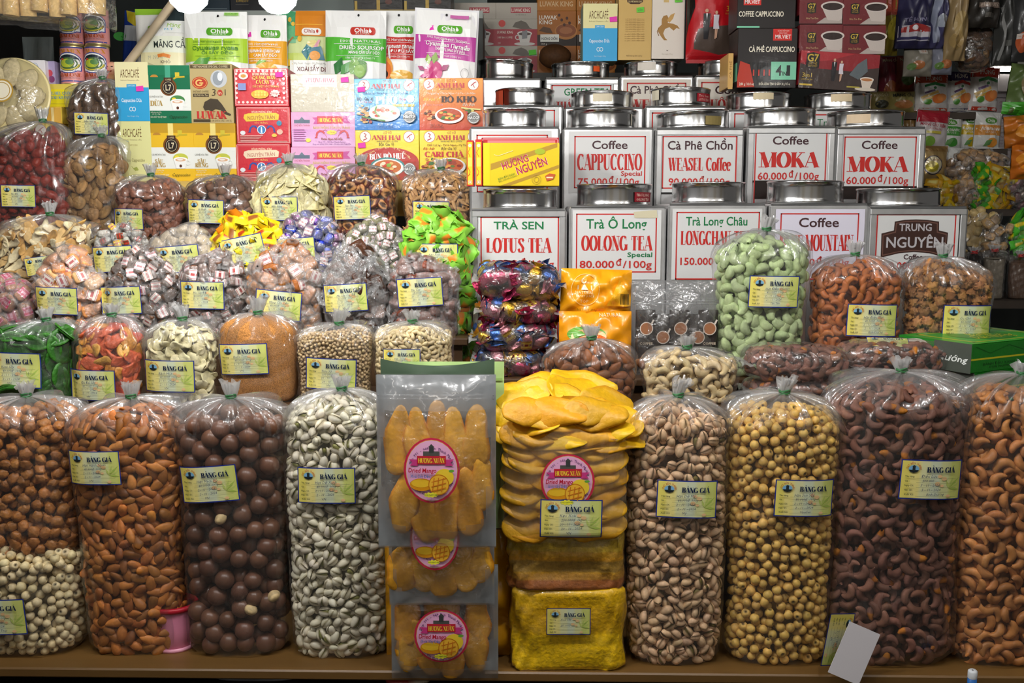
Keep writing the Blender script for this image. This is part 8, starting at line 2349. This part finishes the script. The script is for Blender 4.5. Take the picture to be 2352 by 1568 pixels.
for i, (x0, y0, x1, y1, lb, kd, g, look) in enumerate([(2216, 58, 2292, 158, 'clear bag of dried mushrooms hanging under the dark packet', 'dark_mushroom', 'mushrooms in the hanging bag', 'grey brown dried mushroom')]):
    f = Face(x0, y0, x1, y1, 2.15)
    vac_pack(lb, x0, x1, y0, y1, 2.15, .07, kd, ('dark_mushroom', look + ' in the bag hanging over the side stall', 'mushroom', g), 20, seed=400, name='hanging_bag', sc=1.1)
for i, (x0, y0, x1, y1, col, lb) in enumerate([(2075, 112, 2140, 176, '8a8478', 'clear packet of mixed chips hanging under the purple one'), (2138, 110, 2186, 172, '7a7c8a', 'small silvery packet hanging under the bluish one')]):
    plain_pouch(lb, x0, y0, x1, y1, 2.15, col, (0, 0, 0), .02, [('r', x0 + 28, y0 + 4, x0 + 48, y0 + 14, 'c8c4bc'), ('t', 'GIÁ', x0 + 38, y0 + 9, 5, 'b8642c', 14), ('e', x0 + 26, y0 + 40, 14, 10, 'a8683c'), ('e', x0 + 12, y0 + 44, 9, 8, '5a7a3c')], name='hanging_packet', seed=320 + i, m=WRAPM, zb=ZP(y1, 2.15))
# right edge hanging bags
plain_pouch('green packet with dried leaves hanging at the right edge', 2308, 150, 2420, 268, 2.0, '4a5a30', (0, .1, 0), .03, [('r', 2300, 240, 2420, 268, '3a8a24'), ('e', 2345, 200, 20, 30, '6a5c3c'), ('e', 2352, 180, 16, 20, '3a4a24')], name='hanging_packet', seed=330, m=WRAPM, wr=.004)
plain_pouch('orange packet hanging low at the right edge', 2310, 262, 2440, 335, 1.98, 'a8601c', (0, -.1, 0), .03, [('e', 2340, 300, 16, 14, 'c8842c'), ('r', 2330, 278, 2420, 282, '7a4a1c')], name='hanging_packet', seed=331, m=WRAPM, wr=.004)
plain_pouch('bright orange packet hanging lowest at the right edge', 2322, 332, 2440, 412, 1.97, 'b8641c', (0, 0, 0), .03, [('e', 2345, 370, 18, 20, 'd08428'), ('r', 2326, 345, 2420, 348, '8a4a14')], name='hanging_packet', seed=332, m=WRAPM, wr=.004)
m = MB()
p = W(2400, 160, 2.0)
m.tube([(p.x, 1.99, p.z), (p.x, 1.99, 2.88)], .003, '3a3a3a', n=6)
o = m.build('rope', PLAST)
tag(o, 'dark rope that carries the packets at the right edge', 'rope')
# white cartons with red script at the far right
zw = shelf2('shelf under the stacked white cartons far right', 2270, 2560, 425, 2.62, .2)
n = 0
for r in range(6):
    for c in range(3):
        x0, y1 = 2288 + 34 * c, 424 - 40 * r
        nm = ('left', 'middle', 'right')[c]
        rw = ('lowest', 'second', 'third', 'fourth', 'fifth', 'topmost')[r]
        carton(f'small white carton with red script far right, {rw} row, {nm} column', x0, y1 - 39, x0 + 33, y1, 2.63, .1, 'dcd6da', [('f', x0 + 1.5, y1 - 37.5, x0 + 31.5, y1 - 1.5, .8, 'c8b0b8'), ('t', 'Hương', x0 + 17, y1 - 30, 5, 'a87888', 20, {'sh': .3}), ('t', 'hộp quà', x0 + 17, y1 - 22, 4, 'a8889c', 18, {'sh': .3}), ('t', 'đặc sản', x0 + 17, y1 - 15, 4, 'a8889c', 18, {'sh': .3}), ('r', x0 + 6, y1 - 9, x0 + 28, y1 - 8, 'c8a8b4')], zw if r == 0 else ZP(y1, 2.63), group=None)
t = thing('tube_lamp', 'lit white tube lamp over the white cartons at the far right', 'lamp', W(2340, 159, 2.6))
MB().tube([(-.062, 0, 0), (.13, 0, 0)], .0055, (1, 1, 1), n=10).build('tube', emat('lit_small_tube', (1, .98, .92), 22), t)
MB().box(-.07, -.01, .006, .16, .01, .03, 'd8d8d4').build('housing', PLAST, t)
MB().box(-.1, 0, -.055, .2, .02, -.012, 'd0c8c8').build('sign_strip', PRINT, t)
# flat sign strip is carried by two rods
for x in (-.06, .15):
    MB().tube([(x, .005, .03), (x, .005, 2.9 - t.location.z)], .003, '888888', n=6).build('rod', METAL, t)
